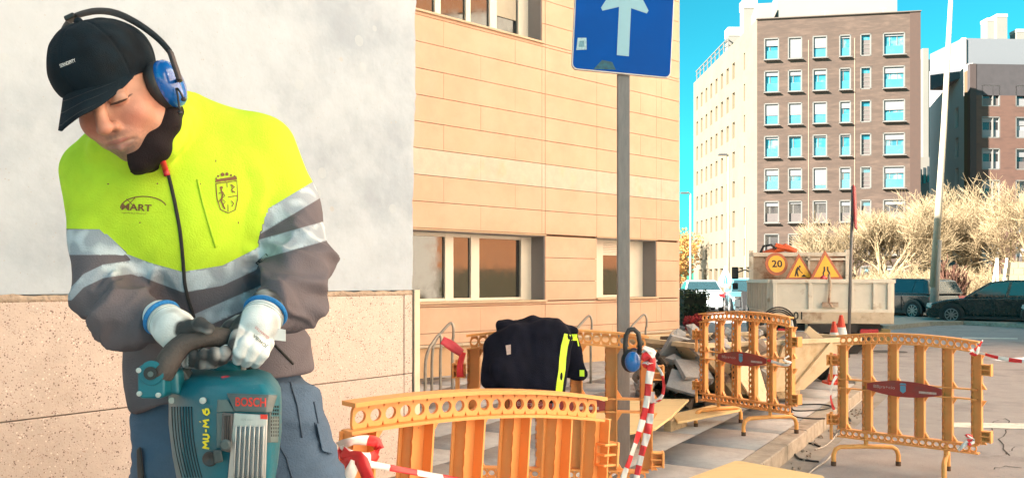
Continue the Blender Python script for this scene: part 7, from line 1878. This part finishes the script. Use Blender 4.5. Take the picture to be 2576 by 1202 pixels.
# ribbed vents on the left flank
for k in range(8):
    x0 = 433+k*7; b = MB(); Q = [on_h(x0+(t*t*26), 1022+t*(178), .0006) for t in np.linspace(0, 1, 10)]; b.tube(Q, .0013, 5); b.build('vent_rib', mat('vent black teal', (.004, .022, .03), .6), ham, smooth='all')
for r_ in range(9):
    for c_ in range(4):
        b = MB(); b.box(on_h(683+c_*5.5, 1022+r_*9, .001), (.0018, .003, .0032)); b.build('vent_hole', M_black, ham) if (r_*4+c_) % 1 == 0 else None
hpatch('side_grille_frame', [(678, 1005), (682, 1005), (682, 1110), (678, 1110)], M_tdark, .003, .004, 0)
hpatch('lower_boss', [(535, 1130), (556, 1130), (562, 1160), (540, 1165)], M_tdark, .014, .014, .003)
b = MB(); b.lathe([(0, 0), (.010, 0), (.012, .004), (.010, .006), (0, .003)], on_h(530, 1152, .008), 18, Matrix.Rotation(R(90), 3, 'X')); b.build('bolt_socket', M_black, ham)
for (px_, py_) in ((434, 1006), (512, 1006)):
    b = MB(); b.lathe([(0, 0), (.0048, 0), (.0052, .004), (0, .0045)], on_h(px_, py_, .005), 14, Matrix.Rotation(R(90), 3, 'X')); b.build('screw', M_silv, ham)
M_yw = mat('yellow marker paint', (.80, .66, .02), .5)
def stroke(pts, w): return strip2d(pts, w)
# hand painted MU-M6 reading upwards
def up(pts): return [(508+y, 1127-x) for x, y in pts]   # x along the writing (upwards), y across (right)
st = [up([(0, 18), (2, 2), (8, 12), (14, 2), (17, 18)]), up([(22, 2), (21, 14), (26, 18), (31, 14), (31, 2)]), up([(36, 10), (42, 10)]), up([(48, 18), (50, 3), (56, 12), (62, 3), (64, 18)]), up([(66, 22-30), (67, -6)]), up([(86, 2), (76, 6), (73, 13), (79, 18), (87, 15), (86, 9), (78, 9)])]
st = [up([(x*1.12, y) for x, y in [(0, 18), (2, 2), (8, 12), (14, 2), (17, 18)]]), up([(x*1.12, y) for x, y in [(22, 2), (21, 14), (26, 18), (31, 14), (31, 2)]]), up([(41, 10), (48, 10)]), up([(x*1.12, y) for x, y in [(48, 18), (50, 3), (56, 12), (62, 3), (64, 18)]]), up([(66, -5), (68, -4)]), up([(x*1.12, y) for x, y in [(88, 2), (79, 5), (75, 12), (80, 18), (88, 16), (88, 9), (80, 8)]])]
def dense(P, k=4): return [(a[0]+(c[0]-a[0])*t/k, a[1]+(c[1]-a[1])*t/k) for a, c in zip(P[:-1], P[1:]) for t in range(k)]+[P[-1]]
project_decal('painted_number', [stroke(dense(s_), 4.6) for s_ in st], HT, M_yw, ham, 1.31, .0022)
# grip and its mounts
b = MB(); Q = [p-c1 for p in HPv]
for _ in range(2): Q = [Q[0]]+[p for a, c in zip(Q[:-1], Q[1:]) for p in (a.lerp(c, .25), a.lerp(c, .75))]+[Q[-1]]
rr = [np.interp(i/(len(Q)-1), [0, .1, .22, .35, .6, .8, 1], [.018, .0195, .0185, .0165, .0160, .0155, .015]) for i in range(len(Q))]
b.tube(Q, rr, 16); b.build('handle', M_grip, ham, smooth='all')
def mount(name, px_, py_, d, w, h, dp, hole=True):
    q = hl2(px_, py_, d); b = MB()
    P = rrect(w, h, min(w, h)*.22, 4); b.prism(P, dp, c=q, off=-dp/2); o = b.build(name, M_teal, ham, bevel=.004)
    for (dx, dz) in ((-.40, .34), (-.38, -.34), (.30, -.38)):
        s_ = MB(); s_.lathe([(0, 0), (.0038, 0), (.0042, .003), (0, .0035)], q+Vector((w*dx, -dp/2+.002-.003, h*dz)), 12, Matrix.Rotation(R(90), 3, 'X')); s_.build('screw', M_silv, o)
    return o, q
o, q = mount('handle_mount', 396, 955, 1.345, .044, .054, .05)
b = MB(); b.lathe([(0, -.004), (.019, -.004), (.020, .002), (0, .002)], q+Vector((0.002, -.026, .014)), 20, Matrix.Rotation(R(90), 3, 'X')); b.build('pivot_ring', M_teal, o, bevel=.0015)
b = MB(); b.lathe([(0, -.001), (.0105, -.001), (.0105, .0015), (0, .0015)], q+Vector((0.002, -.0305, .014)), 18, Matrix.Rotation(R(90), 3, 'X')); b.build('pivot_bore', M_black, o)
b = MB(); b.lathe([(0, -.001), (.0045, -.001), (.0045, .002), (0, .002)], q+Vector((0.003, -.0315, .013)), 12, Matrix.Rotation(R(90), 3, 'X')); b.build('pivot_pin', M_tgrey, o)
b = MB(); b.prism([(at(418, 706, 1.36).x-c1.x, hl2(0, 985, 1.36).z), (at(462, 706, 1.36).x-c1.x, hl2(0, 992, 1.36).z), (at(455, 706, 1.36).x-c1.x, hl2(0, 928, 1.36).z), (at(420, 706, 1.36).x-c1.x, hl2(0, 930, 1.36).z)], .06, c=(0, 1.345-c1.y, 0)); b.build('mount_arm', M_teal, ham, bevel=.006)
b = MB(); b.prism([(at(455, 706, 1.37).x-c1.x, hl2(0, 985, 1.37).z), (at(485, 706, 1.37).x-c1.x, hl2(0, 965, 1.37).z), (at(458, 706, 1.37).x-c1.x, hl2(0, 925, 1.37).z)], .03, c=(0, 1.37-c1.y, 0)); b.build('mount_web', M_tdark, ham, bevel=.003)
q = hl2(575, 945, 1.45); b = MB(); b.lathe([(0, -.018), (.022, -.018), (.026, -.014), (.026, .014), (.022, .018), (0, .018)], q, 24, Matrix.Rotation(R(90), 3, 'X')); b.box(q+Vector((.012, .01, -.02)), (.05, .03, .05)); o = b.build('rear_mount', M_teal, ham, bevel=.003)
b = MB(); b.lathe([(0, 0), (.008, 0), (.009, .004), (0, .005)], q+Vector((-.004, -.022, 0)), 16, Matrix.Rotation(R(90), 3, 'X')); b.build('mount_bolt', M_tdark, o)
b = MB(); b.box(hl2(622, 935, 1.47), (.008, .05, .055)); b.build('mount_plate', mat('pale grey metal', (.35, .35, .34), .5), ham, bevel=.002)
b = MB(); b.box(hl2(577, 953, 1.345), (.022, .02, .008), rot=(0, R(8), 0)); b.build('red_switch', mat('red switch', (.5, .03, .05), .4), ham, bevel=.002)
# lower barrel and chisel down to the pavement
b = MB(); zb_ = lambda z: z-c1.z
b.lathe([(.045, zb_(.88)), (.05, zb_(.80)), (.038, zb_(.62)), (.034, zb_(.50)), (.025, zb_(.46)), (0.001, zb_(.46))], (0.004, .02, 0), 20); b.build('barrel', M_tdark, ham, smooth=True)
b = MB(); b.lathe([(.013, zb_(.47)), (.012, zb_(.08)), (.002, zb_(0.0))], (0.004, .02, 0), 10); b.build('chisel', M_galv, ham, smooth=True)
